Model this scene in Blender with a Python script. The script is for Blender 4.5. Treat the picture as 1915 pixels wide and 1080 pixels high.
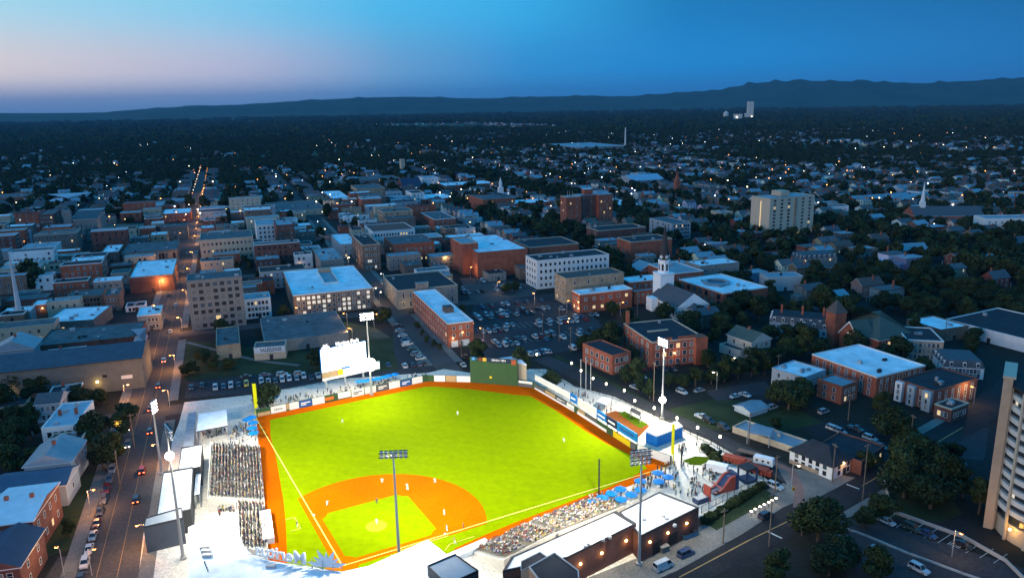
import bpy, bmesh, math, random
import numpy as np
from mathutils import Vector, Matrix
R_ = math.radians
rnd = random.Random(7)
for _o in list(bpy.data.objects): bpy.data.objects.remove(_o)
SC = bpy.context.scene
COL = SC.collection

# ---------------------------------------------------------------- camera
CF, CP, CR, CH = 1428.418, 0.236811, -0.018301, 106.80
_F = np.array([0, math.cos(CP), -math.sin(CP)]); _Rt = np.array([1., 0, 0]); _U = np.cross(_Rt, _F)
_c, _s = math.cos(CR), math.sin(CR)
CRT = _c*_Rt + _s*_U; CUP = -_s*_Rt + _c*_U
cam_d = bpy.data.cameras.new('camera'); cam = bpy.data.objects.new('camera', cam_d); COL.objects.link(cam)
cam_d.sensor_width = 36; cam_d.lens = CF/1915*36; cam_d.clip_start = 1; cam_d.clip_end = 90000
m = Matrix(((CRT[0], CUP[0], -_F[0], 0), (CRT[1], CUP[1], -_F[1], 0), (CRT[2], CUP[2], -_F[2], CH), (0, 0, 0, 1)))
cam.matrix_world = m; SC.camera = cam

def ray(px, py): return _F*CF + CRT*(px-957.5) + CUP*(540-py)
def G(px, py, z=0.0):
    """where the ray of a photo pixel meets the level plane at height z"""
    d = ray(px, py); t = (z-CH)/d[2]; return np.array([d[0]*t, d[1]*t])
def PX(x, y, z=0.0):
    d = np.array([x, y, z-CH]); w = d@_F; return 957.5+CF*(d@CRT)/w, 540-CF*(d@CUP)/w
def height_at(c, by):
    lo, hi = 0., 95.
    for _ in range(36):
        m_ = (lo+hi)/2; g = G(c[0], c[1], m_)
        if PX(g[0], g[1], 0)[1] < by: lo = m_
        else: hi = m_
    return lo
def height_on(base, ty):
    g = G(*base); lo, hi = 0., 95.
    for _ in range(36):
        m_ = (lo+hi)/2
        if PX(g[0], g[1], m_)[1] > ty: lo = m_
        else: hi = m_
    return lo

# ---------------------------------------------------------------- world: dusk sky
W = bpy.data.worlds.new('World'); SC.world = W; W.use_nodes = True
nt = W.node_tree; nt.nodes.clear()
def nn(t, **k):
    n = nt.nodes.new(t)
    for a, b in k.items(): setattr(n, a, b)
    return n
L = nt.links.new
tc = nn('ShaderNodeTexCoord'); sx = nn('ShaderNodeSeparateXYZ'); L(tc.outputs['Generated'], sx.inputs[0])
az = nn('ShaderNodeMath', operation='ARCTAN2'); L(sx.outputs['X'], az.inputs[0]); L(sx.outputs['Y'], az.inputs[1])
azn = nn('ShaderNodeMapRange'); azn.inputs[1].default_value = -math.pi; azn.inputs[2].default_value = math.pi
L(az.outputs[0], azn.inputs[0])
def a01(deg): return (deg+180)/360
def ramp(stops, src):
    r = nn('ShaderNodeValToRGB'); e = r.color_ramp.elements
    while len(e) > 1: e.remove(e[-1])
    e[0].position = stops[0][0]; e[0].color = (*stops[0][1], 1)
    for p, c in stops[1:]:
        q = e.new(p); q.color = (*c, 1)
    L(src, r.inputs[0]); return r
REAR = (.60, .28, .20)
r0 = ramp([(0, REAR), (a01(-110), (.72, .44, .34)), (a01(-50), (.30, .34, .46)), (a01(-33), (.19, .30, .48)), (a01(-17), (.15, .29, .49)), (a01(-5), (.06, .23, .49)), (a01(6), (.025, .19, .46)), (a01(34), (.02, .16, .40)), (a01(60), (.04, .14, .32)), (a01(130), (.34, .19, .20)), (1, REAR)], azn.outputs[0])
r1 = ramp([(0, (.22, .26, .40)), (a01(-50), (.95, .80, .80)), (a01(-33), (.80, .72, .73)), (a01(-18), (.50, .54, .72)), (a01(-8), (.15, .39, .68)), (a01(1), (.034, .31, .70)), (a01(12), (.012, .26, .66)), (a01(34), (.012, .175, .46)), (a01(70), (.02, .16, .38)), (1, (.22, .26, .40))], azn.outputs[0])
r2 = ramp([(0, (.08, .36, .74)), (a01(-50), (.42, .72, .90)), (a01(-33), (.42, .74, .90)), (a01(-20), (.25, .63, .88)), (a01(-9), (.085, .50, .86)), (a01(1), (.040, .42, .82)), (a01(12), (.010, .205, .52)), (a01(34), (.008, .14, .38)), (a01(90), (.04, .24, .55)), (1, (.08, .36, .74))], azn.outputs[0])
def mixc(fac, a, b):
    m_ = nn('ShaderNodeMix', data_type='RGBA'); L(fac, m_.inputs[0]); L(a, m_.inputs[6]); L(b, m_.inputs[7]); return m_.outputs[2]
def band(z0, z1):
    b = nn('ShaderNodeMapRange', interpolation_type='SMOOTHSTEP'); L(sx.outputs['Z'], b.inputs[0])
    b.inputs[1].default_value = z0; b.inputs[2].default_value = z1; return b.outputs[0]
c1 = mixc(band(0.0, .045), r0.outputs[0], r1.outputs[0])
c2 = mixc(band(.045, .12), c1, r2.outputs[0])
zen = nn('ShaderNodeRGB'); zen.outputs[0].default_value = (.026, .37, .86, 1)
c3 = mixc(band(.16, .5), c2, zen.outputs[0])
# soft streaks of thin cloud
no = nn('ShaderNodeTexNoise'); no.inputs['Scale'].default_value = 2.2; no.inputs['Detail'].default_value = 4
mp = nn('ShaderNodeMapping'); mp.inputs['Scale'].default_value = (1, 1, 5); L(tc.outputs['Generated'], mp.inputs[0]); L(mp.outputs[0], no.inputs[0])
mr = nn('ShaderNodeMapRange'); mr.inputs[3].default_value = .93; mr.inputs[4].default_value = 1.07; L(no.outputs[0], mr.inputs[0])
vm = nn('ShaderNodeVectorMath', operation='SCALE'); L(c3, vm.inputs[0]); L(mr.outputs[0], vm.inputs['Scale'])
bg = nn('ShaderNodeBackground'); L(vm.outputs[0], bg.inputs[0]); bg.inputs[1].default_value = 1.0
sky = nn('ShaderNodeTexSky', sky_type='NISHITA', sun_disc=False, sun_elevation=R_(1.0), sun_rotation=R_(-128))
bg2 = nn('ShaderNodeBackground'); L(sky.outputs[0], bg2.inputs[0]); bg2.inputs[1].default_value = 0.004
ad = nn('ShaderNodeAddShader'); L(bg.outputs[0], ad.inputs[0]); L(bg2.outputs[0], ad.inputs[1])
wo = nn('ShaderNodeOutputWorld'); L(ad.outputs[0], wo.inputs[0])

# last light of the set sun, from the left and slightly behind
sl = bpy.data.lights.new('sun', 'SUN'); sl.energy = .85; sl.angle = R_(30); sl.color = (1, .74, .56)
so = bpy.data.objects.new('sun', sl); COL.objects.link(so)
sd = Vector((math.cos(R_(11))*math.sin(R_(52)), math.cos(R_(11))*math.cos(R_(52)), -math.sin(R_(11))))
so.rotation_euler = sd.to_track_quat('-Z', 'Y').to_euler()
SC.view_settings.view_transform = 'Standard'; SC.view_settings.look = 'None'
SC.view_settings.exposure = 0; SC.view_settings.gamma = 1
SC.cycles.max_bounces = 5; SC.cycles.diffuse_bounces = 2; SC.cycles.glossy_bounces = 2
SC.cycles.transmission_bounces = 2; SC.cycles.volume_bounces = 0; SC.cycles.sample_clamp_indirect = 3
SC.cycles.use_light_tree = True; SC.cycles.use_denoising = True

# ---------------------------------------------------------------- materials
MATS = {}
def mat(name, col, rough=.85, var=.18, scale=.35, metal=0, obcol=False, emit=0, kind='noise', sample=True, spec=.3, col2=None):
    if name in MATS: return MATS[name]
    m_ = bpy.data.materials.new(name); m_.use_nodes = True; t = m_.node_tree
    b = t.nodes['Principled BSDF']; b.inputs['Roughness'].default_value = rough; b.inputs['Metallic'].default_value = metal
    b.inputs['Specular IOR Level'].default_value = spec
    b.inputs['Base Color'].default_value = (*col, 1)
    src = None
    if obcol:
        oi = t.nodes.new('ShaderNodeObjectInfo'); src = oi.outputs['Color']
    if var > 0 and not emit:
        tcn = t.nodes.new('ShaderNodeTexCoord'); n = t.nodes.new('ShaderNodeTexNoise'); n.inputs['Scale'].default_value = scale
        n.inputs['Detail'].default_value = 5; n.inputs['Roughness'].default_value = .65
        t.links.new(tcn.outputs['Object'], n.inputs[0])
        mr_ = t.nodes.new('ShaderNodeMapRange'); mr_.inputs[1].default_value = .3; mr_.inputs[2].default_value = .7
        mr_.inputs[3].default_value = 1-var; mr_.inputs[4].default_value = 1+var
        t.links.new(n.outputs[0], mr_.inputs[0])
        if col2:
            mx = t.nodes.new('ShaderNodeMix'); mx.data_type = 'RGBA'; mx.inputs[6].default_value = (*col, 1); mx.inputs[7].default_value = (*col2, 1)
            m2 = t.nodes.new('ShaderNodeMapRange'); m2.inputs[1].default_value = .42; m2.inputs[2].default_value = .58
            t.links.new(n.outputs[0], m2.inputs[0]); t.links.new(m2.outputs[0], mx.inputs[0]); src = mx.outputs[2]
        vm_ = t.nodes.new('ShaderNodeVectorMath'); vm_.operation = 'SCALE'
        if src: t.links.new(src, vm_.inputs[0])
        else: vm_.inputs[0].default_value = col
        t.links.new(mr_.outputs[0], vm_.inputs['Scale']); t.links.new(vm_.outputs[0], b.inputs['Base Color'])
    elif src: t.links.new(src, b.inputs['Base Color'])
    if emit:
        b.inputs['Emission Color'].default_value = (*col, 1); b.inputs['Emission Strength'].default_value = emit
        if not sample: m_.cycles.emission_sampling = 'NONE'
    MATS[name] = m_; return m_
def brick(name, col, scale=1.2):
    if name in MATS: return MATS[name]
    m_ = mat(name, col, .9, 0); t = m_.node_tree; b = t.nodes['Principled BSDF']
    tcn = t.nodes.new('ShaderNodeTexCoord')
    sp = t.nodes.new('ShaderNodeSeparateXYZ'); t.links.new(tcn.outputs['Object'], sp.inputs[0])
    ad_ = t.nodes.new('ShaderNodeMath'); ad_.operation = 'ADD'; t.links.new(sp.outputs[0], ad_.inputs[0]); t.links.new(sp.outputs[1], ad_.inputs[1])
    cb = t.nodes.new('ShaderNodeCombineXYZ'); t.links.new(ad_.outputs[0], cb.inputs[0]); t.links.new(sp.outputs[2], cb.inputs[1])
    br = t.nodes.new('ShaderNodeTexBrick'); br.inputs['Scale'].default_value = scale
    br.inputs['Color1'].default_value = (*[c*1.15 for c in col], 1); br.inputs['Color2'].default_value = (*[c*.82 for c in col], 1)
    br.inputs['Mortar'].default_value = (*[min(.6, c*.9+.06) for c in col], 1); br.inputs['Mortar Size'].default_value = .012
    t.links.new(cb.outputs[0], br.inputs[0])
    n = t.nodes.new('ShaderNodeTexNoise'); n.inputs['Scale'].default_value = .25; n.inputs['Detail'].default_value = 6; t.links.new(tcn.outputs['Object'], n.inputs[0])
    mr_ = t.nodes.new('ShaderNodeMapRange'); mr_.inputs[1].default_value = .3; mr_.inputs[2].default_value = .7; mr_.inputs[3].default_value = .72; mr_.inputs[4].default_value = 1.25
    t.links.new(n.outputs[0], mr_.inputs[0])
    vm_ = t.nodes.new('ShaderNodeVectorMath'); vm_.operation = 'SCALE'; t.links.new(br.outputs[0], vm_.inputs[0]); t.links.new(mr_.outputs[0], vm_.inputs['Scale'])
    t.links.new(vm_.outputs[0], b.inputs['Base Color']); return m_
BR = brick('red_brick', (.34, .095, .052)); BRD = brick('dark_brick', (.16, .065, .048)); BRB = brick('brown_brick', (.22, .14, .10)); BRT = brick('tan_brick', (.42, .30, .20))
WHT = mat('white_paint', (.74, .74, .73), .7, .08); CRM = mat('cream_stucco', (.50, .41, .30), .85, .1)
STN = mat('grey_stone', (.27, .25, .225), .9, .2, .6); CON = mat('concrete', (.42, .40, .37), .9, .15, .3)
BLP = mat('pale_blue_siding', (.33, .38, .42), .8, .1); GRN = mat('grey_green_render', (.14, .145, .135), .9, .15)
RFW = mat('white_membrane', (.80, .82, .84), .7, .26, .14); RFM = mat('pale_grey_membrane', (.30, .33, .36), .75, .35, .2)
RFG = mat('grey_roofing', (.11, .115, .12), .9, .4, .25); RFD = mat('dark_roofing', (.030, .032, .038), .9, .3, .2)
SLT = mat('slate', (.085, .09, .10), .75, .25, .8); SHG = mat('brown_shingle', (.11, .085, .075), .9, .25, .9); GSH = mat('green_shingle', (.07, .10, .085), .9, .2, .9)
MTL = mat('standing_seam_metal', (.24, .29, .33), .4, .15, .3, metal=.3)
TRW = mat('white_trim', (.7, .7, .68), .6, 0); TRD = mat('dark_trim', (.04, .04, .045), .6, 0); TRT = mat('tan_trim', (.5, .42, .32), .8, 0)
GLS = mat('window_glass', (.015, .02, .03), .12, 0, spec=.6)
LIT = mat('lit_window', (1, .66, .28), .5, 0, emit=.75, sample=False); LITW = mat('lit_window_white', (1, .88, .66), .5, 0, emit=.55, sample=False)
WOBJ = mat('wall_paint', (1, 1, 1), .9, .16, .5, obcol=True)
STL = mat('galvanised_steel', (.42, .43, .44), .5, .05, metal=.4); BLK = mat('black_metal', (.02, .02, .022), .5, 0); WOD = mat('weathered_wood', (.16, .12, .09), .9, .2)

# ---------------------------------------------------------------- mesh helpers
class MB:
    def __init__(s): s.v = []; s.f = []; s.m = []
    def face(s, pts, mi=0):
        i = len(s.v); s.v += [tuple(p) for p in pts]; s.f.append(tuple(range(i, i+len(pts)))); s.m.append(mi); return s
    def box(s, x0, x1, y0, y1, z0, z1, mi=0, bottom=True):
        i = len(s.v); s.v += [(x0,y0,z0),(x1,y0,z0),(x1,y1,z0),(x0,y1,z0),(x0,y0,z1),(x1,y0,z1),(x1,y1,z1),(x0,y1,z1)]
        fs = [(0,1,5,4),(1,2,6,5),(2,3,7,6),(3,0,4,7),(4,5,6,7)] + ([(3,2,1,0)] if bottom else [])
        s.f += [tuple(i+k for k in q) for q in fs]; s.m += [mi]*len(fs); return s
    def prism(s, poly, z0, z1, mi=0, top=True, mtop=None):
        n = len(poly); i = len(s.v)
        s.v += [(p[0], p[1], z0) for p in poly] + [(p[0], p[1], z1) for p in poly]
        for k in range(n): s.f.append((i+k, i+(k+1) % n, i+n+(k+1) % n, i+n+k)); s.m.append(mi)
        if top: s.f.append(tuple(i+n+k for k in range(n))); s.m.append(mi if mtop is None else mtop)
        s.f.append(tuple(i+k for k in reversed(range(n)))); s.m.append(mi); return s
    def cone(s, p0, p1, r0, r1, n=8, mi=0, caps=True):
        p0 = Vector(p0); p1 = Vector(p1); d = (p1-p0)
        if d.length < 1e-6: return s
        d.normalize(); a = d.orthogonal().normalized(); b = d.cross(a); i = len(s.v)
        for p, r in ((p0, r0), (p1, r1)):
            for k in range(n):
                t = 2*math.pi*k/n; s.v.append(tuple(p+(a*math.cos(t)+b*math.sin(t))*r))
        for k in range(n): s.f.append((i+k, i+(k+1) % n, i+n+(k+1) % n, i+n+k)); s.m.append(mi)
        if caps:
            s.f.append(tuple(i+k for k in reversed(range(n)))); s.m.append(mi); s.f.append(tuple(i+n+k for k in range(n))); s.m.append(mi)
        return s
    def ball(s, c, r, n=8, mi=0, sz=1):
        rows = n//2; i = len(s.v)
        for a in range(rows+1):
            t = math.pi*a/rows
            for k in range(n):
                q = 2*math.pi*k/n; s.v.append((c[0]+r*math.sin(t)*math.cos(q), c[1]+r*math.sin(t)*math.sin(q), c[2]+r*sz*math.cos(t)))
        for a in range(rows):
            for k in range(n): s.f.append((i+a*n+k, i+(a+1)*n+k, i+(a+1)*n+(k+1) % n, i+a*n+(k+1) % n)); s.m.append(mi)
        return s
    def mesh(s, name, mats):
        me = bpy.data.meshes.new(name); me.from_pydata(s.v, [], s.f); me.update()
        for q in (mats if isinstance(mats, (list, tuple)) else [mats]): me.materials.append(q)
        if any(s.m): me.polygons.foreach_set('material_index', s.m)
        return me
    def build(s, name, mats, parent=None, loc=None, rz=0, smooth=False):
        me = s.mesh(name, mats)
        if smooth: me.polygons.foreach_set('use_smooth', [True]*len(me.polygons))
        return ob(name, me, parent, loc, rz)
def ob(name, data, parent=None, loc=None, rz=0):
    o = bpy.data.objects.new(name, data); COL.objects.link(o)
    if parent: o.parent = parent
    if loc is not None: o.location = loc if len(loc) == 3 else (loc[0], loc[1], 0)
    if rz: o.rotation_euler.z = rz
    return o
def tag(o, label=None, cat=None, group=None, kind=None):
    if label: o['label'] = label
    if cat: o['category'] = cat
    if group: o['group'] = group
    if kind: o['kind'] = kind
    return o
def thing(name, label, cat, loc=(0, 0, 0), rz=0, group=None):
    return tag(ob(name, None, None, loc, rz), label, cat, group)
def struct(o): o['kind'] = 'structure'; return o
KIDS = {}
def kids(o):
    return [c for c in o.children]
def dup(o, loc, rz=None, label=None, group=None, scale=None, color=None, tree=None):
    """copy a thing with its parts (tree = [(part, parentindex)])"""
    src = tree or KIDS[o.name]
    new = {}
    r = o.copy(); COL.objects.link(r); new[o.name] = r
    r.location = loc if len(loc) == 3 else (loc[0], loc[1], 0)
    if rz is not None: r.rotation_euler.z = rz
    if scale: r.scale = scale if hasattr(scale, '__len__') else (scale,)*3
    if color: r.color = (*color, 1)
    if label: r['label'] = label
    if group: r['group'] = group
    for c in src:
        k = c.copy(); COL.objects.link(k); k.parent = new[c.parent.name]; new[c.name] = k
        if color: k.color = (*color, 1)
    return r
def reg(o):
    """remember the tree of parts of a prototype so that copying never searches the scene"""
    out = []; 
    def rec(a):
        for c in a.children: out.append(c); rec(c)
    rec(o); KIDS[o.name] = out; return o

# occupancy grid (2 m cells) so that filler houses and trees keep clear of what is placed by hand
OX, OY, ON = -1100, 60, 1100
OCC = np.zeros((ON, ON), np.uint8)
_gx = OX+2*np.arange(ON)+1; _gy = OY+2*np.arange(ON)+1
def occ(poly, val=1, pad=0):
    poly = np.array(poly, float)
    if pad:
        c = poly.mean(0); d = poly-c; l = np.linalg.norm(d, axis=1, keepdims=True)+1e-6; poly = c+d*(1+pad/l)
    i0, i1 = [int((v-OX)//2) for v in (poly[:, 0].min(), poly[:, 0].max())]; j0, j1 = [int((v-OY)//2) for v in (poly[:, 1].min(), poly[:, 1].max())]
    i0 = max(i0, 0); j0 = max(j0, 0); i1 = min(i1+1, ON); j1 = min(j1+1, ON)
    if i1 <= i0 or j1 <= j0: return
    X, Y = np.meshgrid(_gx[i0:i1], _gy[j0:j1], indexing='ij'); ins = np.zeros(X.shape, bool)
    n = len(poly)
    for k in range(n):
        x1, y1 = poly[k]; x2, y2 = poly[(k+1) % n]
        cnd = ((y1 > Y) != (y2 > Y)) & (X < (x2-x1)*(Y-y1)/(y2-y1+1e-12)+x1); ins ^= cnd
    OCC[i0:i1, j0:j1][ins] |= val
def occ_hit(pts, mask=255):
    for x, y in pts:
        i = int((x-OX)//2); j = int((y-OY)//2)
        if 0 <= i < ON and 0 <= j < ON and OCC[i, j] & mask: return True
    return False
# ---------------------------------------------------------------- ground, hills
def noise_mix(name, c1, c2, scale, rough=.95, lo=.42, hi=.58, var=.25, vs=3.0, obj=False):
    m_ = bpy.data.materials.new(name); m_.use_nodes = True; t = m_.node_tree; b = t.nodes['Principled BSDF']; b.inputs['Roughness'].default_value = rough
    b.inputs['Specular IOR Level'].default_value = .2
    tcn = t.nodes.new('ShaderNodeTexCoord'); n = t.nodes.new('ShaderNodeTexNoise'); n.inputs['Scale'].default_value = scale; n.inputs['Detail'].default_value = 6
    t.links.new(tcn.outputs['Object'], n.inputs[0]); m2 = t.nodes.new('ShaderNodeMapRange'); m2.inputs[1].default_value = lo; m2.inputs[2].default_value = hi
    t.links.new(n.outputs[0], m2.inputs[0]); mx = t.nodes.new('ShaderNodeMix'); mx.data_type = 'RGBA'; mx.inputs[6].default_value = (*c1, 1); mx.inputs[7].default_value = (*c2, 1)
    t.links.new(m2.outputs[0], mx.inputs[0]); n2 = t.nodes.new('ShaderNodeTexNoise'); n2.inputs['Scale'].default_value = scale*vs*8; n2.inputs['Detail'].default_value = 5
    t.links.new(tcn.outputs['Object'], n2.inputs[0]); mr_ = t.nodes.new('ShaderNodeMapRange'); mr_.inputs[1].default_value = .3; mr_.inputs[2].default_value = .7
    mr_.inputs[3].default_value = 1-var; mr_.inputs[4].default_value = 1+var; t.links.new(n2.outputs[0], mr_.inputs[0])
    vm_ = t.nodes.new('ShaderNodeVectorMath'); vm_.operation = 'SCALE'; t.links.new(mx.outputs[2], vm_.inputs[0]); t.links.new(mr_.outputs[0], vm_.inputs['Scale'])
    t.links.new(vm_.outputs[0], b.inputs['Base Color']); MATS[name] = m_; return m_
LAND = noise_mix('far_land', (.035, .06, .03), (.07, .09, .05), .0012, lo=.55, hi=.62, vs=1.2)
CITYG = noise_mix('city_ground', (.024, .023, .024), (.016, .019, .013), .03)
ASP = noise_mix('asphalt', (.060, .058, .058), (.078, .074, .072), .05); ASPN = noise_mix('new_asphalt', (.022, .022, .025), (.030, .030, .032), .05)
LOTA = noise_mix('lot_asphalt', (.046, .048, .052), (.034, .036, .040), .04)
PAV = noise_mix('pavement', (.15, .142, .13), (.20, .19, .172), .08); LAWN = noise_mix('lawn', (.022, .036, .012), (.036, .050, .018), .08)
DIRTG = noise_mix('bare_earth', (.11, .09, .06), (.06, .07, .03), .06)
PNT = mat('road_paint', (.62, .60, .55), .7, .1); PNTY = mat('yellow_road_paint', (.36, .22, .08), .7, .1)
S = 24000
struct(MB().face([(-S, -3000, 0), (S, -3000, 0), (S, 1.2*S, 0), (-S, 1.2*S, 0)]).build('ground', LAND))
def sheet(name, pts, m_, z=.03, stuff=None, lab=None):
    o = MB().face([(p[0], p[1], z) for p in pts]).build(name, m_); return struct(o)
def gp(*px): return [G(*p) for p in px]
cg = [(-620, 130), (430, 110), (700, 420), (760, 900), (560, 1350), (-700, 1500), (-900, 900)]
sheet('city_ground', cg, CITYG, .02)
def ccw(p):
    a = sum(p[i][0]*p[(i+1) % len(p)][1]-p[(i+1) % len(p)][0]*p[i][1] for i in range(len(p)))
    return p if a > 0 else p[::-1]
def slab(name, pts, m_, h=.14, z=0.0):
    return struct(MB().prism(ccw([tuple(p) for p in pts]), z, z+h).build(name, m_))
def strip(name, pts, w, m_, z=.05, off=0):
    pts = [np.array(p, float) for p in pts]; Lf = []; Rg = []
    for i, p in enumerate(pts):
        a = pts[max(i-1, 0)]; b = pts[min(i+1, len(pts)-1)]; d = (b-a)/np.linalg.norm(b-a); n = np.array([-d[1], d[0]])
        Lf.append(p+n*(off+w/2)); Rg.append(p+n*(off-w/2))
    mb = MB()
    for i in range(len(pts)-1): mb.face([(*Rg[i], z), (*Rg[i+1], z), (*Lf[i+1], z), (*Lf[i], z)])
    if name != 'road_marking':
        for i in range(len(pts)-1): occ([Rg[i], Rg[i+1], Lf[i+1], Lf[i]], 2)
    return struct(mb.build(name, m_))
def kerbed(name, pts, w, h=.14, off=0, m_=None):
    pts = [np.array(p, float) for p in pts]; Lf = []; Rg = []
    for i, p in enumerate(pts):
        a = pts[max(i-1, 0)]; b = pts[min(i+1, len(pts)-1)]; d = (b-a)/np.linalg.norm(b-a); n = np.array([-d[1], d[0]])
        Lf.append(p+n*(off+w/2)); Rg.append(p+n*(off-w/2))
    mb = MB()
    for i in range(len(pts)-1):
        a, b, c, d = Rg[i], Rg[i+1], Lf[i+1], Lf[i]
        mb.face([(*a, h), (*b, h), (*c, h), (*d, h)]); mb.face([(*a, 0), (*b, 0), (*b, h), (*a, h)]); mb.face([(*c, 0), (*d, 0), (*d, h), (*c, h)])
        occ([a, b, c, d], 2)
    return struct(mb.build(name, m_ or PAV))
TH = R_(110.3); GA = R_(20.3)
ud = np.array([math.cos(TH), math.sin(TH)]); ua = np.array([math.cos(GA), math.sin(GA)])
def tn(t, n): return ud*t+ua*n                      # town-grid coordinates: t up the streets, n across
NS = [-35.5+115*k for k in range(-7, 9)]; TS = [290, 395, 522, 651, 780, 905, 1035, 1165, 1300, 1440]
def vis(p, z=0, mx=80, my=1200):
    w = np.array([p[0], p[1], z-CH])@_F
    if w < 5: return False
    x, y = PX(p[0], p[1], z); return -mx < x < 1915+mx and y < my
for k, n in enumerate(NS):
    t0 = {-35.5: 95, 79.5: 285}.get(n, 395)
    if n > 200: t0 = 522
    nm = 'street'
    seg = [tn(t, n) for t in np.arange(t0, 1520, 60)]
    seg = [p for p in seg if vis(p, mx=400, my=2600)]
    if len(seg) < 2: continue
    w = 14 if n == -35.5 else 10
    strip(nm, seg, w, ASP, .05)
    if n in (-35.5, 79.5):
        cuts = [95, 284, 296, 388, 402, 516, 528, 645, 657, 775]
        for side in (-1, 1):
            for a, b in zip(cuts[::2], cuts[1::2]):
                if a < t0: continue
                kerbed('pavement', [tn(a+4, n), tn(b-4, n)], 3.4, off=side*(w/2+1.7))
for t in TS:
    lo, hi = (-400, 79.5) if t == 290 else (-900, 900)
    if t == 395: hi = 190
    if t == 522: hi = 330
    seg = [tn(t, n) for n in np.arange(lo, hi, 55)]; seg = [p for p in seg if vis(p, mx=400)]
    if len(seg) > 1: strip('street', seg, 10, ASP, .054)
# centre lines of the western street
mk = MB()
for off in (-2.3, 2.3):
    a, b = tn(95, -35.5+off), tn(640, -35.5+off); d = (b-a)/np.linalg.norm(b-a)*.06; n_ = np.array([-d[1], d[0]])
    mk.face([(*(a-n_), .075), (*(b-n_), .075), (*(b+n_), .075), (*(a+n_), .075)][::1])
struct(mk.build('road_marking', PNTY))
# road along the right field wall and the curved junction at the corner
S5 = [G(1010, 668), G(1060, 690), G(1150, 735), G(1270, 790), G(1360, 832), G(1440, 868), G(1500, 900)]
strip('road', S5, 9, LOTA, .06)
S6 = [G(1120, 1130), G(1290, 1062), G(1400, 1008), G(1540, 938), G(1700, 852), G(1800, 793), G(1880, 735), G(1990, 650)]
strip('road', S6, 11, ASPN, .065)
strip('road_marking', [G(1270, 1079), G(1400, 1010), G(1478, 972)], .35, PNTY, .085)
strip('road_marking', [G(1612, 908), G(1700, 858), G(1800, 799)], .35, PNTY, .085)
strip('road_marking', [G(1583, 905), G(1607, 914)], .5, PNT, .085); strip('road_marking', [G(1437, 994), G(1462, 1006)], .5, PNT, .085)
for k in range(4): strip('road_marking', [G(1490+k*3.5, 951+k*5), G(1502+k*3.5, 946+k*5)], .6, PNT, .085)
kerbed('pavement', [G(1100, 1108), G(1240, 1050), G(1360, 985), G(1440, 935), G(1490, 915)], 9, off=0)
strip('path', [G(1380, 858), G(1440, 862), G(1480, 880), G(1495, 915), G(1492, 950)], 2.6, mat('red_paving', (.20, .12, .10)), .16)
slab('pavement', gp((1452, 872), (1560, 885), (1600, 893), (1540, 925), (1500, 945), (1478, 915)), PAV, .13)
kerbed('pavement', [G(1578, 965), G(1668, 912), G(1700, 893)], 2.5)
kerbed('pavement', [G(1700, 818), G(1775, 775), G(1800, 758)], 3.2)
# parking lots, lawns and bare ground, each as a sheet
def lot(name, px, m_, z=.035, mark=2):
    p = gp(*px); sheet(name, p, m_, z)
    if mark: occ(p, mark)
lot('parking_lot', [(350, 715), (480, 700), (610, 690), (800, 690), (812, 700), (640, 712), (480, 735), (345, 745)], LOTA)
lot('parking_lot', [(735, 605), (762, 606), (815, 690), (750, 700), (735, 650)], LOTA, .045)
lot('parking_lot', [(888, 565), (1040, 548), (1120, 600), (1135, 640), (1000, 668), (880, 668), (876, 610)], LOTA, .045)
lot('parking_lot', [(1005, 535), (930, 520), (860, 520), (880, 560), (1000, 556)], ASP, .04)
lot('lawn', [(345, 635), (480, 650), (620, 660), (640, 695), (480, 700), (345, 712)], LAWN, .036)
lot('lawn', [(655, 640), (735, 630), (745, 690), (700, 695)], LAWN, .036)
lot('bare_ground', [(640, 600), (700, 612), (730, 630), (655, 640)], DIRTG, .034)
lot('lawn', [(1040, 662), (1150, 716), (1250, 770), (1240, 776), (1130, 728), (1030, 680)], LAWN, .04)
lot('lawn', [(1250, 765), (1340, 745), (1480, 760), (1540, 790), (1440, 812), (1300, 800)], LAWN, .036)
lot('parking_lot', [(1320, 730), (1430, 712), (1450, 735), (1340, 750)], LOTA, .045)
lot('parking_lot', [(1540, 790), (1660, 800), (1680, 850), (1600, 860), (1500, 800)], ASPN, .04)
lot('parking_lot', [(1572, 968), (1640, 975), (1915, 1062), (1960, 1130), (1760, 1120), (1560, 1000)], LOTA, .04)
lot('parking_lot', [(1740, 800), (1850, 800), (1840, 860), (1720, 850)], LOTA, .04)
lot('parking_lot', [(1560, 1010), (1700, 1060), (1760, 1130), (1600, 1120)], LOTA, .03)
lot('lawn', [(1600, 955), (1680, 905), (1760, 900), (1800, 960), (1760, 975), (1640, 965)], LAWN, .045)
lot('lawn', [(60, 930), (205, 870), (215, 930), (180, 1010), (90, 1040)], LAWN, .036, 4)
lot('parking_lot', [(110, 1040), (190, 1040), (170, 1120), (60, 1120)], ASP, .045)
lot('parking_lot', [(180, 420), (270, 418), (262, 440), (160, 445)], mat('worn_paving', (.17, .13, .10)), .06)
lot('parking_lot', [(482, 372), (600, 385), (600, 412), (482, 415)], LOTA, .06, 0)
occ(gp((480, 778), (625, 750), (800, 713), (975, 722), (1075, 770), (1255, 868), (1540, 905), (1320, 1130), (200, 1130), (345, 740)), 1)
occ(gp((1040, 662), (1250, 755), (1500, 860), (1400, 900), (1000, 700)), 2)
occ(gp((600, 640), (735, 620), (800, 700), (600, 720)), 2)
occ(gp((0, 1120), (0, 740), (120, 740), (300, 740), (210, 1120)), 4)
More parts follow.
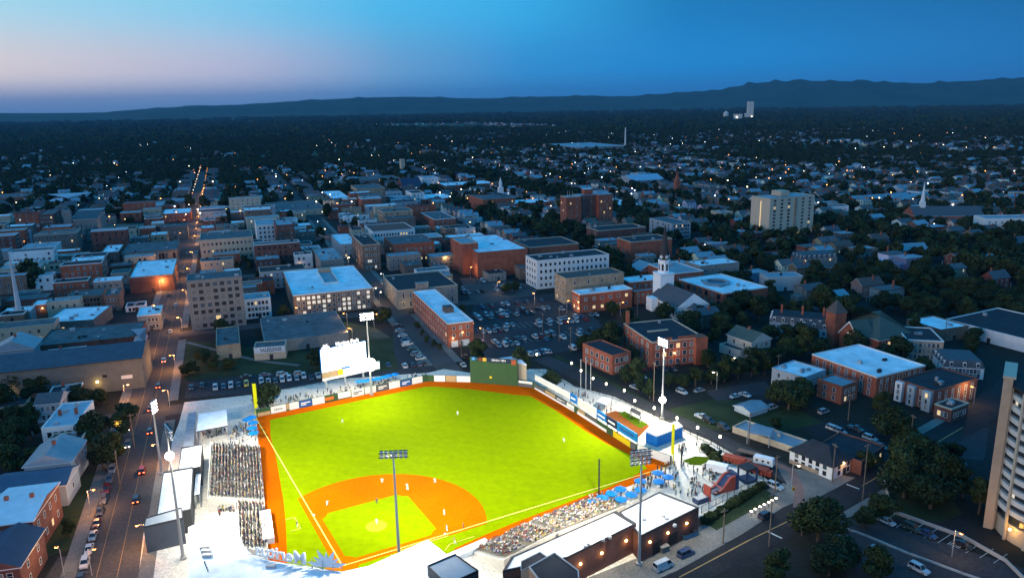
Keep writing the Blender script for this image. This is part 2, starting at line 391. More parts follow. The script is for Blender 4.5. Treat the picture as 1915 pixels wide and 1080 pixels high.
def lowwall(label, px, h=.9, th=.35, m_=None):
    pts = [G(*p) for p in px]; o_ = pts[0]; t = MB()
    for a, b in zip(pts, pts[1:]):
        d = (b-a)/np.linalg.norm(b-a); n = np.array([-d[1], d[0]])*th/2; q = [a-o_-n-d*.1, b-o_-n+d*.1, b-o_+n+d*.1, a-o_+n-d*.1]; t.prism([tuple(x) for x in q], 0, h)
    return tag(t.build('retaining_wall', m_ or CON, None, (*o_, .03)), label, 'wall')
lowwall('long pale retaining wall above the tower car park', [(1650, 884), (1662, 935), (1668, 958), (1730, 980), (1800, 1005), (1880, 1050), (1915, 1085)])
lowwall('low kerb wall between the two car parks by the round tower', [(1571, 985), (1620, 1003), (1700, 1036), (1800, 1073), (1880, 1100)], .5)
for k in range(9):
    a = np.array((1650+k*26, 976+k*9.5)); strip('road_marking', [G(*a), G(a[0]+26, a[1]-17)], .14, PNT, .06)
for k in range(6): strip('road_marking', [G(1772+k*4, 1017+k*1.5), G(1784+k*4, 1009+k*1.5)], .18, PNT, .06)
for t_ in (318, 341, 364):
    for n_ in range(0, 26): 
        p_ = tn(t_, 104+n_*2.9+1.4); x_, y_ = PX(*p_)
        if 890 < x_ < 1110 and 565 < y_ < 665: strip('road_marking', [p_-ud*4.5, p_+ud*4.5], .1, PNT, .06)
# bricks of the outfield road pavement
kerbed('pavement', [G(350, 640), G(480, 674), G(560, 683)], 2)

# ridge of hills on the horizon
prof = [(-300, 212), (100, 211.5), (190, 210.5), (240, 206), (300, 202), (350, 199), (380, 197.5), (430, 197), (480, 194), (540, 190), (600, 186.5), (660, 183.5), (700, 182), (760, 181), (830, 182), (860, 184), (920, 184), (970, 181.5), (1040, 180.5), (1100, 179), (1165, 181), (1220, 177), (1290, 171.5), (1340, 170), (1360, 166), (1400, 157), (1440, 153), (1500, 151.5), (1560, 151.5), (1640, 153.5), (1700, 155), (1730, 156), (1790, 152), (1830, 151), (1870, 147), (1915, 147), (2100, 150), (2400, 160)]
def ridge(name, D, f, prof, m_, base, rows=9, seed=1):
    rr = np.random.RandomState(seed); xs = np.linspace(prof[0][0], prof[-1][0], 160); ys = np.interp(xs, [p[0] for p in prof], [p[1] for p in prof])
    V = []
    for j in range(rows):
        q = j/(rows-1)          # 0 front foot, crest at .6
        for x, y in zip(xs, ys):
            d = ray(x, y); h = math.hypot(d[0], d[1]); el = d[2]/h; top = max(CH+D*el, 0)*f
            dist = D*(1-.28*(.6-q)/.6) if q < .6 else D*(1+.3*(q-.6)/.4)
            s = math.sin(min(q/.6, 1)*math.pi/2)**1.5 if q < .6 else math.cos((q-.6)/.4*math.pi/2)
            V.append((d[0]/h*dist, d[1]/h*dist, max(top*s*(1+(.0 if abs(q-.6) < .06 else rr.uniform(-.12, .12))), -2) if s > .01 else -2))
    n = len(xs); F_ = [(j*n+i, j*n+i+1, (j+1)*n+i+1, (j+1)*n+i) for j in range(rows-1) for i in range(n-1)]
    me = bpy.data.meshes.new(name); me.from_pydata(V, [], F_); me.materials.append(m_); me.polygons.foreach_set('use_smooth', [True]*len(F_))
    return struct(ob(name, me))
HILLM = noise_mix('wooded_hill', (.03, .05, .028), (.045, .065, .04), .002)
ridge('hills', 11500, 1.0, prof, HILLM, 0, rows=11)
# ---------------------------------------------------------------- ball park: field
HP = np.array([-41.834, 162.531]); FT = 0.502307
fu = np.array([math.cos(FT), math.sin(FT)]); fv = np.array([-fu[1], fu[0]])
def FP(a, b): return HP+fu*a+fv*b
def fieldmat(name, c1, c2, sc, stripes=False):
    m_ = noise_mix(name, c1, c2, sc, .95, .35, .65, .10, 2.0)
    if stripes:
        t = m_.node_tree; b = t.nodes['Principled BSDF']; src = b.inputs['Base Color'].links[0].from_socket
        tcn = t.nodes.new('ShaderNodeTexCoord'); mp_ = t.nodes.new('ShaderNodeMapping'); mp_.inputs['Rotation'].default_value = (0, 0, -FT-R_(45))
        t.links.new(tcn.outputs['Object'], mp_.inputs[0]); wv = t.nodes.new('ShaderNodeTexWave'); wv.inputs['Scale'].default_value = .055; wv.wave_profile = 'SIN'
        t.links.new(mp_.outputs[0], wv.inputs[0]); mr_ = t.nodes.new('ShaderNodeMapRange'); mr_.inputs[1].default_value = .35; mr_.inputs[2].default_value = .65
        mr_.inputs[3].default_value = .985; mr_.inputs[4].default_value = 1.015; t.links.new(wv.outputs['Fac'], mr_.inputs[0])
        vm_ = t.nodes.new('ShaderNodeVectorMath'); vm_.operation = 'SCALE'; t.links.new(src, vm_.inputs[0]); t.links.new(mr_.outputs[0], vm_.inputs['Scale']); t.links.new(vm_.outputs[0], b.inputs['Base Color'])
    m_.node_tree.nodes['Principled BSDF'].inputs['Specular IOR Level'].default_value = 0
    return m_
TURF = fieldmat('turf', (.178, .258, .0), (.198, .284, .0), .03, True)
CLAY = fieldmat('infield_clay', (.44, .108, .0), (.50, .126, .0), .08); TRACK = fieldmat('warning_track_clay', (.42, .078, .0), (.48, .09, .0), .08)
CHALK = mat('chalk', (.75, .62, .12), .9, 0); BASEW = mat('base_white', (.85, .85, .8), .8, 0); MND = fieldmat('mound_clay', (.40, .36, .02), (.44, .40, .02), .1)
WALLPX = [(480, 780), (625, 750), (800, 713), (880, 715), (968, 722), (998, 726), (1075, 771), (1190, 845), (1255, 869)]
FLD = WALLPX + [(1186, 905), (1120, 931), (1060, 953), (975, 988), (913, 1021), (863, 1040), (800, 1120), (520, 1120), (500, 1035), (497, 975), (490, 920), (485, 860)]
prec = [(470, 738), (640, 708), (800, 697), (830, 690), (900, 700), (985, 690), (1020, 690), (1075, 722), (1150, 742), (1250, 790), (1330, 825), (1390, 860), (1445, 905), (1310, 965), (1205, 1050), (1060, 1150), (250, 1160), (268, 1000), (300, 880), (335, 790), (345, 752)]
PLZ = noise_mix('plaza_concrete', (.64, .59, .49), (.70, .65, .56), .06)
slab('pavement', gp(*prec), PLZ, .10)
Z0 = .12
def fsheet(name, pts, m_, z): return struct(MB().face([(p[0], p[1], z) for p in ccw([tuple(q) for q in pts])]).build(name, m_))
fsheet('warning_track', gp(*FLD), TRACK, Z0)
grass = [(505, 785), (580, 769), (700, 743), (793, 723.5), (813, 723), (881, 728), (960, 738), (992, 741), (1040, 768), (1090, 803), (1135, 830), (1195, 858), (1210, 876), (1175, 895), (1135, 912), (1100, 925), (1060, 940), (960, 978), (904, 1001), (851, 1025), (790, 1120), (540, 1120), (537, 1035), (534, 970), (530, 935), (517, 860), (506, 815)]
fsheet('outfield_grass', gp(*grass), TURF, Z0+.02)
dirt = []
mc = (13.04, 13.04)
for k in range(0, 61):
    a = R_(-60+k*3.5); p = (mc[0]+28.96*math.cos(a), mc[1]+28.96*math.sin(a))
    if p[0] > -1.2 and p[1] > -1.2: dirt.append(p)
dirt = [(-1.5, -1.5), (26, -1.6)] + [p for p in dirt if p[0] > 27 or p[1] > 5] + [(-1.6, 26)]
def fpoly(name, pts, m_, z): return fsheet(name, [FP(*p) for p in pts], m_, z)
dirt2 = [(-1.5, -1.5)]
for k in range(0, 90):
    a = R_(-50+k*2.15); p = (mc[0]+28.96*math.cos(a), mc[1]+28.96*math.sin(a))
    if p[1] >= -1.6 and p[0] >= -1.6: dirt2.append(p)
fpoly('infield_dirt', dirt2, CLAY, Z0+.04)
c = 1.6; e = 27.43-1.4; rr = 3.4; ing = []
def arc(cx, cy, r, a0, a1, n=8): return [(cx+r*math.cos(R_(a0+(a1-a0)*i/n)), cy+r*math.sin(R_(a0+(a1-a0)*i/n))) for i in range(n+1)]
ing = arc(0, 0, 4.1, 65, 25)+arc(27.43, 0, 4.0, 155, 110)+arc(27.43, 27.43, 4.0, 250, 200)+arc(0, 27.43, 4.0, -20, -65)
fpoly('infield_grass', ing, TURF, Z0+.06)
fpoly('home_plate_circle', arc(0, 0, 3.96, 0, 360, 24)[:-1], CLAY, Z0+.075)
md = MB(); ringp = arc(13.04, 13.04, 2.74, 0, 360, 24)[:-1]
for i in range(24):
    a, b = FP(*ringp[i]), FP(*ringp[(i+1) % 24]); c0 = FP(13.04, 13.04); a2 = c0+(a-c0)*.25; b2 = c0+(b-c0)*.25
    md.face([(*a, Z0+.065), (*b, Z0+.065), (*b2, Z0+.28), (*a2, Z0+.28)]); md.face([(*a2, Z0+.28), (*b2, Z0+.28), (*c0, Z0+.28)])
struct(md.build('pitchers_mound', MND))
def chalk(a0, b0, a1, b1, w=.16, z=Z0+.09):
    p, q = FP(a0, b0), FP(a1, b1); d = (q-p)/np.linalg.norm(q-p)*1; n = np.array([-d[1], d[0]])*w/2
    fsheet('chalk_line', [p-n, q-n, q+n, p+n], CHALK, z)
chalk(0, .3, 0, 105, .34); chalk(.3, 0, 101.5, 0, .34); chalk(13.7, -.9, 27.4, -.9, .22)
chalk(33, -4.6, 26, -4.6); chalk(26, -4.6, 24, -6.5); chalk(-4.5, 22, -4.5, 28.5); chalk(-4.5, 28.5, -7, 28.5); chalk(-4.5, 22, -7, 22)
for k, (a, b, nm) in enumerate([(27.0, .3, 'first'), (27.43, 27.43, 'second'), (.3, 27.0, 'third')]):
    tag(MB().box(-.25, .25, -.25, .25, 0, .1).build('base_bag', BASEW, None, (*FP(a, b), Z0+.06), FT), 'white square bag at %s base on the orange infield clay' % nm, 'base')

# ---------------------------------------------------------------- lettering
def text(body, size, M4, m_, parent=None, depth=.05, name='lettering', sx_=1):
    cu = bpy.data.curves.new(name, 'FONT'); cu.body = body; cu.size = size; cu.extrude = depth; cu.align_x = 'CENTER'; cu.align_y = 'CENTER'; cu.resolution_u = 2
    cu.offset = size*.012; cu.materials.append(m_); o_ = bpy.data.objects.new(name, cu); COL.objects.link(o_)
    dg = bpy.context.evaluated_depsgraph_get(); me = bpy.data.meshes.new_from_object(o_.evaluated_get(dg)); bpy.data.objects.remove(o_); me.name = name; o = ob(name, me)
    if parent: o.parent = parent
    o.matrix_local = M4 @ Matrix.Diagonal((sx_, 1, 1, 1)); return o
def upright(x, y, z, rz=0): return Matrix.Translation((x, y, z)) @ Matrix.Rotation(rz, 4, 'Z') @ Matrix.Rotation(R_(90), 4, 'X')
INK = mat('black_ink', (.02, .02, .02), .7, 0); INKW = mat('white_lettering', (.85, .85, .85), .6, 0); BLUE = mat('sign_blue', (.02, .09, .30), .6, .05); BLU2 = mat('bright_blue', (.0, .16, .50), .6, .05)
NAVY = mat('navy_panel', (.008, .02, .06), .6, .05); ADW = mat('white_board', (.78, .77, .72), .7, .06); ADG = mat('grey_board', (.10, .10, .11), .7, .1); ADY = mat('yellow_board', (.75, .52, .0), .7, .05); ADGR = mat('green_wall_paint', (.035, .085, .03), .8, .1)
ADT = mat('tan_board', (.45, .30, .15), .8, .3, 2); ORG = mat('orange_paint', (.6, .16, .02), .7, .05)
def seg_frame(p, q):
    d = np.array(q)-np.array(p); L_ = np.linalg.norm(d); return L_, math.atan2(d[1], d[0])
# outfield wall: one thing per run, each advert panel a part
def wallrun(label, pts_px, h, panels, zb=Z0, cat='wall', cap=True, th=.25, grp=None):
    """panels: (x pixel start, x pixel end, material, z0, z1, text, text material)"""
    a, b = G(*pts_px[0]), G(*pts_px[1]); L_, rz = seg_frame(a, b)
    t = thing('outfield_wall', label, cat, (*a, zb), rz, grp)
    MB().box(0, L_, 0, th, 0, h).build('wall', ADGR, t)
    for (x0, x1, m_, z0, z1, tx, tm) in panels:
        f0 = (x0-pts_px[0][0])/(pts_px[1][0]-pts_px[0][0])*L_; f1 = (x1-pts_px[0][0])/(pts_px[1][0]-pts_px[0][0])*L_
        pn = MB().box(f0+.06, f1-.06, -.09, -.012, z0, z1).build('advert_panel', m_, t)
        if tx == '=':
            for q in (.30, .55): MB().box(f0+(f1-f0)*.15, f1-(f1-f0)*(.15+.3*(q < .4)), -.11, -.093, z0+(z1-z0)*q, z0+(z1-z0)*(q+.14)).build('lettering', tm, pn)
        elif tx: text(tx, min((z1-z0)*.6, (f1-f0)/max(len(tx), 3)*1.35), upright((f0+f1)/2, -.10, (z0+z1)/2), tm, pn, .02)
    return t
wallrun('long left field wall of white, blue and grey advert boards', [(480, 780), (625, 750)], 2.9, [
 (506, 534, ADW, .1, 2.8, 'Liberty', INK), (534, 540, ADT, .5, 2.8, '', None), (540, 558, ADW, .1, 2.8, '', None), (558, 583, BLUE, .1, 2.8, '=', INKW),
 (583, 607, ADW, .1, 2.8, '', None), (607, 625, ORG, .8, 2.0, '', None), (482, 505, ADT, 0.1, 1.4, '', None)])
wallrun('left centre wall of white advert boards beside the green gate', [(625, 750), (800, 713)], 2.9, [
 (632, 655, ADW, .5, 2.8, '', None), (656, 679, ADW, .1, 2.8, '=', INK), (680, 701, ADW, .1, 2.8, '', None), (702, 724, ADG, .1, 2.8, '=', INKW), (725, 746, ADW, .1, 2.8, '', None),
 (747, 768, BLUE, .1, 2.6, '=', INKW), (769, 790, ADW, .1, 2.8, '', None), (791, 799, ADGR, .1, 2.4, '', None)])
wallrun('low white wall with small posters left of the tall green screen', [(800, 713), (880, 715)], 2.6, [
 (812, 833, ADW, .1, 2.6, '', None), (834, 853, ADT, .1, 2.6, '', None), (854, 880, ADW, .1, 2.6, '', None)])
be = wallrun('tall dark green screen wall in centre field with a row of signs along its top', [(880, 715), (968, 722)], 10.6, [
 (883, 891, BLU2, 9.3, 10.7, 'N', INKW), (892, 896, NAVY, 9.3, 10.7, 'C', INKW), (897, 903, mat('maroon', (.2, .03, .02), .6, .05), 9.3, 10.7, '', None), (904, 911, mat('gold', (.8, .42, .05), .6, .05), 9.3, 10.7, '', None),
 (912, 956, NAVY, 9.0, 10.9, 'SEVEN TEN', INKW), (957, 966, mat('brown_red', (.35, .07, .03), .6, .05), 8.6, 10.6, '', None), (916, 921, ADY, 2.4, 3.2, '', None)], th=.5)
wallrun('short grey and white board fence right of the tall green screen', [(968, 722), (998, 726)], 2.6, [(970, 996, ADG, .2, 1.4, '', None), (970, 996, ADW, 1.5, 2.5, '', None)])
wallrun('right centre wall of dark posters below a long white board', [(998, 726), (1075, 771)], 2.4, [
 (1000, 1020, ADG, .9, 2.2, '', None), (1021, 1040, ADT, .9, 2.2, '', None), (1041, 1060, ADG, .9, 2.2, '=', INKW), (1061, 1074, ADW, .9, 2.2, '', None), (1000, 1074, ADW, .05, .7, '', None)])
wallrun('right field wall with white kickboard and yellow panel below the bright blue board', [(1075, 771), (1190, 845)], 2.4, [
 (1080, 1138, ADW, .1, 1.1, '', None), (1082, 1096, ADT, 1.2, 2.3, '', None), (1098, 1120, ADG, 1.2, 2.3, '', None), (1150, 1180, ADY, .2, 2.3, '', None), (1122, 1148, ADGR, 1.2, 2.3, '', None), (1181, 1189, ADG, .2, 2.3, '', None)])
wallrun('plain white corner wall beside the right field foul pole', [(1190, 845), (1255, 869)], 2.8, [(1192, 1253, ADW, .05, 2.75, '', None)])
def upper(label, p0, p1, z0, z1, m_, tx=None, tm=None, off=.9):
    a, b = G(*p0), G(*p1); L_, rz = seg_frame(a, b)
    t = thing('advert_board', label, 'board', (*a, Z0), rz)
    MB().box(0, L_, off, off+.3, z0, z1).build('panel', m_, t)
    k = MB()
    n = max(2, int(L_/4))
    for i in range(n+1): t2 = MB().box(i*(L_-.2)/n, i*(L_-.2)/n+.2, off+.3, off+.5, 0, z1-.2).build('post', STL, t)
    if tx == '=': MB().box(L_*.14, L_*.86, off-.03, off-.003, z0+(z1-z0)*.36, z0+(z1-z0)*.62).build('lettering', tm, t)
    elif tx: text(tx, min((z1-z0)*.55, L_/len(tx)*1.3), upright(L_/2, off-.03, (z0+z1)/2), tm, t, .02)
upper('long plain white board above the right centre wall', (997, 727), (1061, 763), 3.3, 5.6, ADW)
upper('small deep blue board between two white boards on the outfield wall', (1062, 764), (1074, 771), 2.9, 5.8, BLU2, '=', INKW)
upper('white board above the kickboard in right field', (1077, 773), (1110, 794), 3.0, 5.5, ADW)
upper('blue board with white wording in right field', (1111, 795), (1129, 807), 3.0, 5.6, BLU2, '=', INKW)
upper('dark blue board with white figures beside the bright blue board', (1130, 807), (1148, 819), 2.8, 5.6, NAVY, '=', INKW)
upper('longest bright blue board in right field', (1149, 819), (1186, 843), 2.6, 5.5, mat('sky_blue_board', (.0, .22, .55), .6, .05), '=', BLUE)
# bull pen behind the right field wall
lotb = gp((1128, 775), (1150, 768), (1170, 772), (1215, 796), (1200, 812), (1188, 822), (1160, 806)); fsheet('bullpen_dirt', lotb, fieldmat('bullpen_clay', (.15, .048, .012), (.18, .06, .016), .1), Z0+.01)
fsheet('bullpen_grass', gp((1156, 773), (1168, 769), (1212, 793), (1197, 801), (1174, 786)), fieldmat('bullpen_turf', (.045, .085, .004), (.06, .10, .005), .1), Z0+.03)
fsheet('plaza_lawn', gp((1277, 861), (1300, 853), (1338, 856), (1310, 870), (1290, 869)), MATS['bullpen_turf'], Z0+.02)
# hall behind the green screen
a0, b0 = G(880, 715), G(968, 722)
pp = [G(915, 671, 9), G(967, 676, 9), G(984.5, 680, 9), G(967, 664, 9)]
hb = thing('screen_building', 'cream walled wedge building with white roof behind the tall green screen', 'building', (*pp[1], 0))
q = [(p-pp[1]) for p in pp]
MB().prism(ccw([tuple(x) for x in q]), 0, 8.4).build('wall', CRM, hb)
MB().prism(ccw([tuple(x*1.03) for x in q]), 8.4, 8.8).build('roof', RFW, hb)
# foul poles
for (bx, by, ty, nm) in ((478, 777, 717, 'left'), (1259, 868, 793, 'right')):
    t = thing('foul_pole', 'tall bright yellow foul pole at the %s' % ('corner beside the first advert boards' if nm == 'left' else 'white corner wall near the blue building'), 'foul pole', (*G(bx, by), Z0))
    YEL = mat('foul_pole_yellow', (.75, .72, .0), .5, .05)
    h = height_on((bx, by), ty); MB().cone((0, 0, 0), (0, 0, h), .17, .14, 10).build('pole', YEL, t)
    sc = MB().box(.15, 1.1, -.03, .03, 2.9, h-.2).build('screen', YEL, t); sc.rotation_euler.z = FT+R_(90 if nm == 'right' else 0)
# net poles
def netpole(px, py, ty, label):
    g = G(px, py); h = height_on((px, py), ty); t = thing('net_pole', label, 'pole', (*g, 0)); MB().cone((0, 0, 0), (0, 0, h), .26, .22, 10).build('pole', BLK, t); MB().ball((0, 0, h), .28, 8).build('cap', BLK, t)
netpole(1120, 928, 859, 'black net pole standing among the blue umbrellas by the first base stand')
netpole(1274, 870, 833, 'thin dark pole on the pale plaza beyond the right foul pole')

# ---------------------------------------------------------------- scoreboard
pL, pR = (605, 730), (688, 711)
a, b = G(*pL), G(*pR); L_, rz = seg_frame(a, b); zt = height_on(pL, 654); zm = height_on(pL, 697); zb_ = height_on(pL, 711)
sb = thing('scoreboard', 'huge glowing white video scoreboard with lit name letters and a flower emblem above it', 'scoreboard', (*a, 0), rz)
for x in (1.5, L_/2, L_-1.5): MB().box(x-.3, x+.3, .6, 1.2, 0, zt-.3).build('post', STL, sb)
MB().box(-.2, L_+.2, .1, .6, zm-.1, zt+.15).build('frame', BLU2, sb)
MB().box(0.1, L_-.1, -.02, .098, zm+.1, zt-.1).build('screen', mat('video_screen', (1, .99, .97), .5, 0, emit=3.2), sb)
MB().box(0, L_*.34, -.02, .4, zb_+.7, zm-.15).build('advert_panel', ADT, sb); MB().box(L_*.35, L_*.45, -.02, .4, zb_+.7, zm-.15).build('advert_panel', ADY, sb); MB().box(L_*.46, L_+5.5, -.02, .4, zb_+.7, zm-.15).build('advert_panel', ADW, sb)
MB().box(L_*.42, L_*.62, -.06, -.025, zm-.1, zm+.7).build('advert_panel', BLU2, sb); MB().box(0, L_+5.5, -.02, .35, zb_-.4, zb_+.62).build('lower_board', ADW, sb)
GLW = mat('lit_letters', (1, .97, .95), .5, 0, emit=1.6, sample=False)
text('Meritus Park', 2.0, upright(L_*.60, .3, zt+.95), GLW, sb, .1, sx_=.92)
def lotus(r):
    m_ = MB()
    for k in range(7):
        an = R_(12+26*k); l = r*(1 if k % 2 == 0 else .82); w = .22
        m_.face([(0, 0, 0), (l*.55*math.cos(an-w), 0, l*.55*math.sin(an-w)), (l*math.cos(an), 0, l*math.sin(an)), (l*.55*math.cos(an+w), 0, l*.55*math.sin(an+w))])
        m_.face([(0, .2, 0), (l*.55*math.cos(an+w), .2, l*.55*math.sin(an+w)), (l*math.cos(an), .2, l*math.sin(an)), (l*.55*math.cos(an-w), .2, l*.55*math.sin(an-w))])
    return m_
lotus(1.9).build('emblem', GLW, sb, (2.2, .2, zt+.15))

# ---------------------------------------------------------------- floodlight poles and their lamps
LAMPF = mat('floodlight_lens', (1, .97, .9), .4, 0, emit=14, sample=False); HOT = mat('uplight_lens_and_glare', (1, .90, .66), .4, 0, emit=60, sample=False)
FC = FP(32, 32)
def flood(base, h, rows, cols, label, low=None, low_r=1.0, aim=None, power=1, seeback=False, aims=(), spill=90000, srot=None, side=(4, 158), extra=()):
    d = FC-np.array(base); rz = math.atan2(d[1], d[0])-math.pi/2 if srot is None else srot      # local +y looks at the field
    t = thing('floodlight_pole', label, 'light pole', (*base, 0), rz)
    MB().cone((0, 0, 0), (0, 0, h), .42, .17, 12).build('pole', STL, t)
    MB().cone((0, 0, 0), (0, 0, .8), .75, .75, 10).build('footing', CON, t)
    for r in range(rows):
        z = h-.2-r*1.0; MB().box(-cols*.55, cols*.55, -.08, .08, z-.07, z+.07).build('crossarm', BLK, t)
        for c in range(cols):
            x = (c-(cols-1)/2)*1.05
            f = MB(); f.cone((0, .1, 0), (0, .62, -.16), .30, .44, 10, 1); f.box(-.46, .46, .45, .95, .22, .28, 0)
            fl_ = f.build('floodlight', [BLK, TRW], t, (x, 0, z)); MB().cone((0, .622, -.161), (0, .64, -.165), .40, .40, 10).build('lens', LAMPF, fl_)
    if low:
        # uplights half way down the pole; the emitting ball is enlarged to imitate glare
        k = MB()
        for i in range(8):
            an = 2*math.pi*i/8; k.cone((.35*math.cos(an), .35*math.sin(an), 0), (.75*math.cos(an), .75*math.sin(an), .12), .24, .40, 10, 0)
        k.ball((0, 0, .15), low_r, 14)
        k.build('uplights_and_glare', HOT, t, (0, 0, low))
        pl = bpy.data.lights.new('uplight_lamp', 'POINT'); pl.energy = 9000*low_r; pl.color = (1, .86, .62); pl.shadow_soft_size = 1.0
        po = ob('uplight_lamp', pl, t, (0, 1.4, low))
    dn = d/np.linalg.norm(d)
    def spot(tx, ty, e_, size, off=1.4):
        sp = bpy.data.lights.new('floodlight_lamp', 'SPOT'); sp.energy = e_; sp.color = (1, .92, .76); sp.spot_size = R_(size); sp.spot_blend = 1; sp.shadow_soft_size = 1.6
        so_ = bpy.data.objects.new('floodlight_lamp', sp); COL.objects.link(so_); so_.location = (base[0]+dn[0]*off, base[1]+dn[1]*off, h-1)
        so_.rotation_euler = Vector((tx-base[0], ty-base[1], -(h-1))).to_track_quat('-Z', 'Y').to_euler()
    for (fa, fb, e_) in aims: tgt = FP(fa, fb); spot(tgt[0], tgt[1], e_*1000, 96)
    if spill: spot(base[0]+dn[0]*side[0], base[1]+dn[1]*side[0], spill*.75, side[1])
    for (x_, y_, e_, s_) in extra: spot(x_, y_, e_*780, s_)
    return t
flood(G(735, 845, 33), 33, 2, 6, 'floodlight pole in front of the infield with two dark rows of lamps seen from behind', aims=((45, 55, 150), (28, 28, 40)), spill=120000, extra=((-45, 132, 90, 110),))
flood(G(1195, 1056), height_on((1195, 1056), 843), 4, 5, 'floodlight pole beside the white roofed brick stadium building with four rows of lamps', aims=((60, 20, 130), (35, 35, 110)), spill=80000, srot=R_(12), extra=((62, 190, 85, 80), (0, 158, 90, 80)))
flood(G(1238, 784), height_on((1238, 784), 632), 3, 5, 'floodlight pole behind the blue building with a bright uplight half way down', low=height_on((1238, 784), 748), low_r=1.15, aims=((75, 45, 120), (50, 30, 110), (100, 12, 110)), spill=80000, extra=((66, 200, 85, 90), (-82, 205, 130, 22), (20, 270, 70, 80)))
flood(G(695, 738), height_on((695, 738), 584), 3, 5, 'floodlight pole beside the glowing scoreboard', low=height_on((695, 738), 682), low_r=2.4, aims=((50, 75, 80), (25, 50, 110), (80, 80, 30), (10, 95, 50)), spill=45000, side=(-6, 140), extra=((0, 160, 260, 36), (-80, 262, 70, 70)))
flood(G(343, 1045), height_on((343, 1045), 798), 3, 5, 'floodlight pole rising through the white plaza by the street with a bright uplight', low=height_on((343, 1045), 853), aims=((12, 30, 110), (40, 45, 120)), spill=120000, side=(16, 120), extra=((-78, 190, 80, 64), (0, 158, 150, 40), (-62, 140, 80, 70)))
flood((-107, 212), height_on((310, 878), 742), 4, 3, 'slimmer floodlight pole farther up the western street pavement', aims=((15, 75, 110), (-10, 45, 60)), spill=60000, side=(14, 110), extra=((-93, 240, 80, 70),))

# ---------------------------------------------------------------- stands and stadium roofs
SEAT = mat('seat_plastic', (.34, .30, .23), .5, 0); TER = noise_mix('terrace_concrete', (.62, .58, .50), (.70, .66, .58), .2)
ROWS = []          # (point, facing angle) of each place in the stands
def stand(name, label, p0, p1, rows, dep=.88, rise=.24, z0=.8, cat='seating', skip=.30, seatstep=.62):
    a, b = np.array(p0), np.array(p1); L_, rz = seg_frame(a, b); t = thing(name, label, cat, (*a, 0), rz)
    m_ = MB(); m_.box(0, L_, -.2, 0, .1, z0+.5)
    for r in range(rows):
        m_.box(0, L_, r*dep, (r+1)*dep, .1, z0+r*rise)
    m_.box(0, L_, rows*dep, rows*dep+.2, .1, z0+rows*rise+.2); m_.build('terrace', TER, t)
    for r in range(rows): MB().box(.6, L_-.6, r*dep+.38, r*dep+.44, z0+r*rise+.42, z0+r*rise+.85).box(.6, L_-.6, r*dep+.05, r*dep+.42, z0+r*rise+.38, z0+r*rise+.44).build('seat_row', SEAT, t)
    cs, sn = math.cos(rz), math.sin(rz)
    for r in range(rows):
        n = int((L_-1.4)/seatstep)
        for i in range(n):
            x = .9+i*seatstep+rnd.uniform(-.16, .16)
            if (x % 9) < 1.1 or rnd.random() < skip+.25*math.sin(x*.9+r): continue
            y = r*dep+.28+rnd.uniform(-.10, .14); ROWS.append((a[0]+x*cs-y*sn, a[1]+x*sn+y*cs, z0+r*rise+.02, rz+math.pi, r))
    return t
# third base side: field is on the right, so the rows climb to the left
A3 = [G(487.5, 868), G(492, 925), G(498, 985)]
stand('seating_terrace', 'packed stepped seating bank along the left foul line north of the white roof', G(493.5, 940), G(485, 838), 16, seatstep=.7)
stand('seating_terrace', 'packed stepped seating bank by the third base dugout below the white roof edge', G(500, 1032), G(494, 944), 8, seatstep=.7)
# first base side: rows climb towards the camera
stand('seating_terrace', 'packed stepped seating bank along the right foul line beside the long white roof', G(1112, 936), G(990, 983), 14, seatstep=.66, skip=.2)
stand('seating_terrace', 'packed stepped seating bank by the first base dugout next to the grey cube', G(987, 985), G(885, 1036), 13, seatstep=.66, skip=.2)
tag(MB().box(0, 17, -1.1, 1.3, 0, 1.5).build('dugout_roof', RFW, None, (*G(912, 1019), .1), seg_frame(G(912, 1019), G(863, 1040))[1]), 'white flat dugout roof in front of the first base crowd', 'dugout')
tag(MB().box(0, 15, -.4, 2.4, 0, 1.6).build('dugout_roof', RFW, None, (*G(489, 965), .1), seg_frame(G(489, 965), G(497, 1030))[1]), 'white flat dugout roof beside the left warning track', 'dugout')
def slabroof(name, label, px, z, th, m_roof, m_edge, down=None, cat='roof', wall=None, extra=None):
    pts = [G(*p, z) for p in px]; o0 = pts[0]; q = ccw([tuple(p-o0) for p in pts]); t = thing(name, label, cat, (*o0, 0))
    MB().prism(q, z-th, z, 0, True, 1).build('roof', [m_edge, m_roof], t)
    if wall:
        c_ = np.mean(np.array(q), 0); q2 = [tuple(c_+(np.array(p)-c_)*.985) for p in q]; MB().prism(q2, .1, z-th-.003).build('wall', wall, t)
    if down:
        for p in q[::down]: MB().cone((p[0]*.97, p[1]*.97, .1), (p[0]*.97, p[1]*.97, z-th), .16, .16, 8).build('column', STL, t)
    return t
gr = slabroof('grandstand', 'vast curved white grandstand roof behind home plate', [(352, 985), (383, 972), (446, 955), (448, 1000), (457, 1022), (474, 1038), (500, 1046), (560, 1056), (640, 1068), (690, 1057), (745, 1033), (800, 1008), (852, 1048), (865, 1090), (850, 1200), (330, 1200), (352, 1080)], 12, .7, RFW, mat('fascia_white', (.7, .7, .7), .6, 0), 2, 'grandstand')
o0 = G(352, 985, 12)
def rl(px, py, z=12): return G(px, py, z)-o0
for (x, y) in ((507, 1060), (386, 1032), (383, 1025), (388, 1040)):
    p = rl(x, y); MB().box(p[0]-1, p[0]+1, p[1]-.4, p[1]+.4, 12.003, 12.7).build('roof_unit', STL, gr)
for k in range(4):
    p = rl(383+k*2, 1052+k*5); MB().cone((p[0], p[1], 12.003), (p[0], p[1], 12.5), .14, .14, 6).build('roof_vent', BLK, gr)
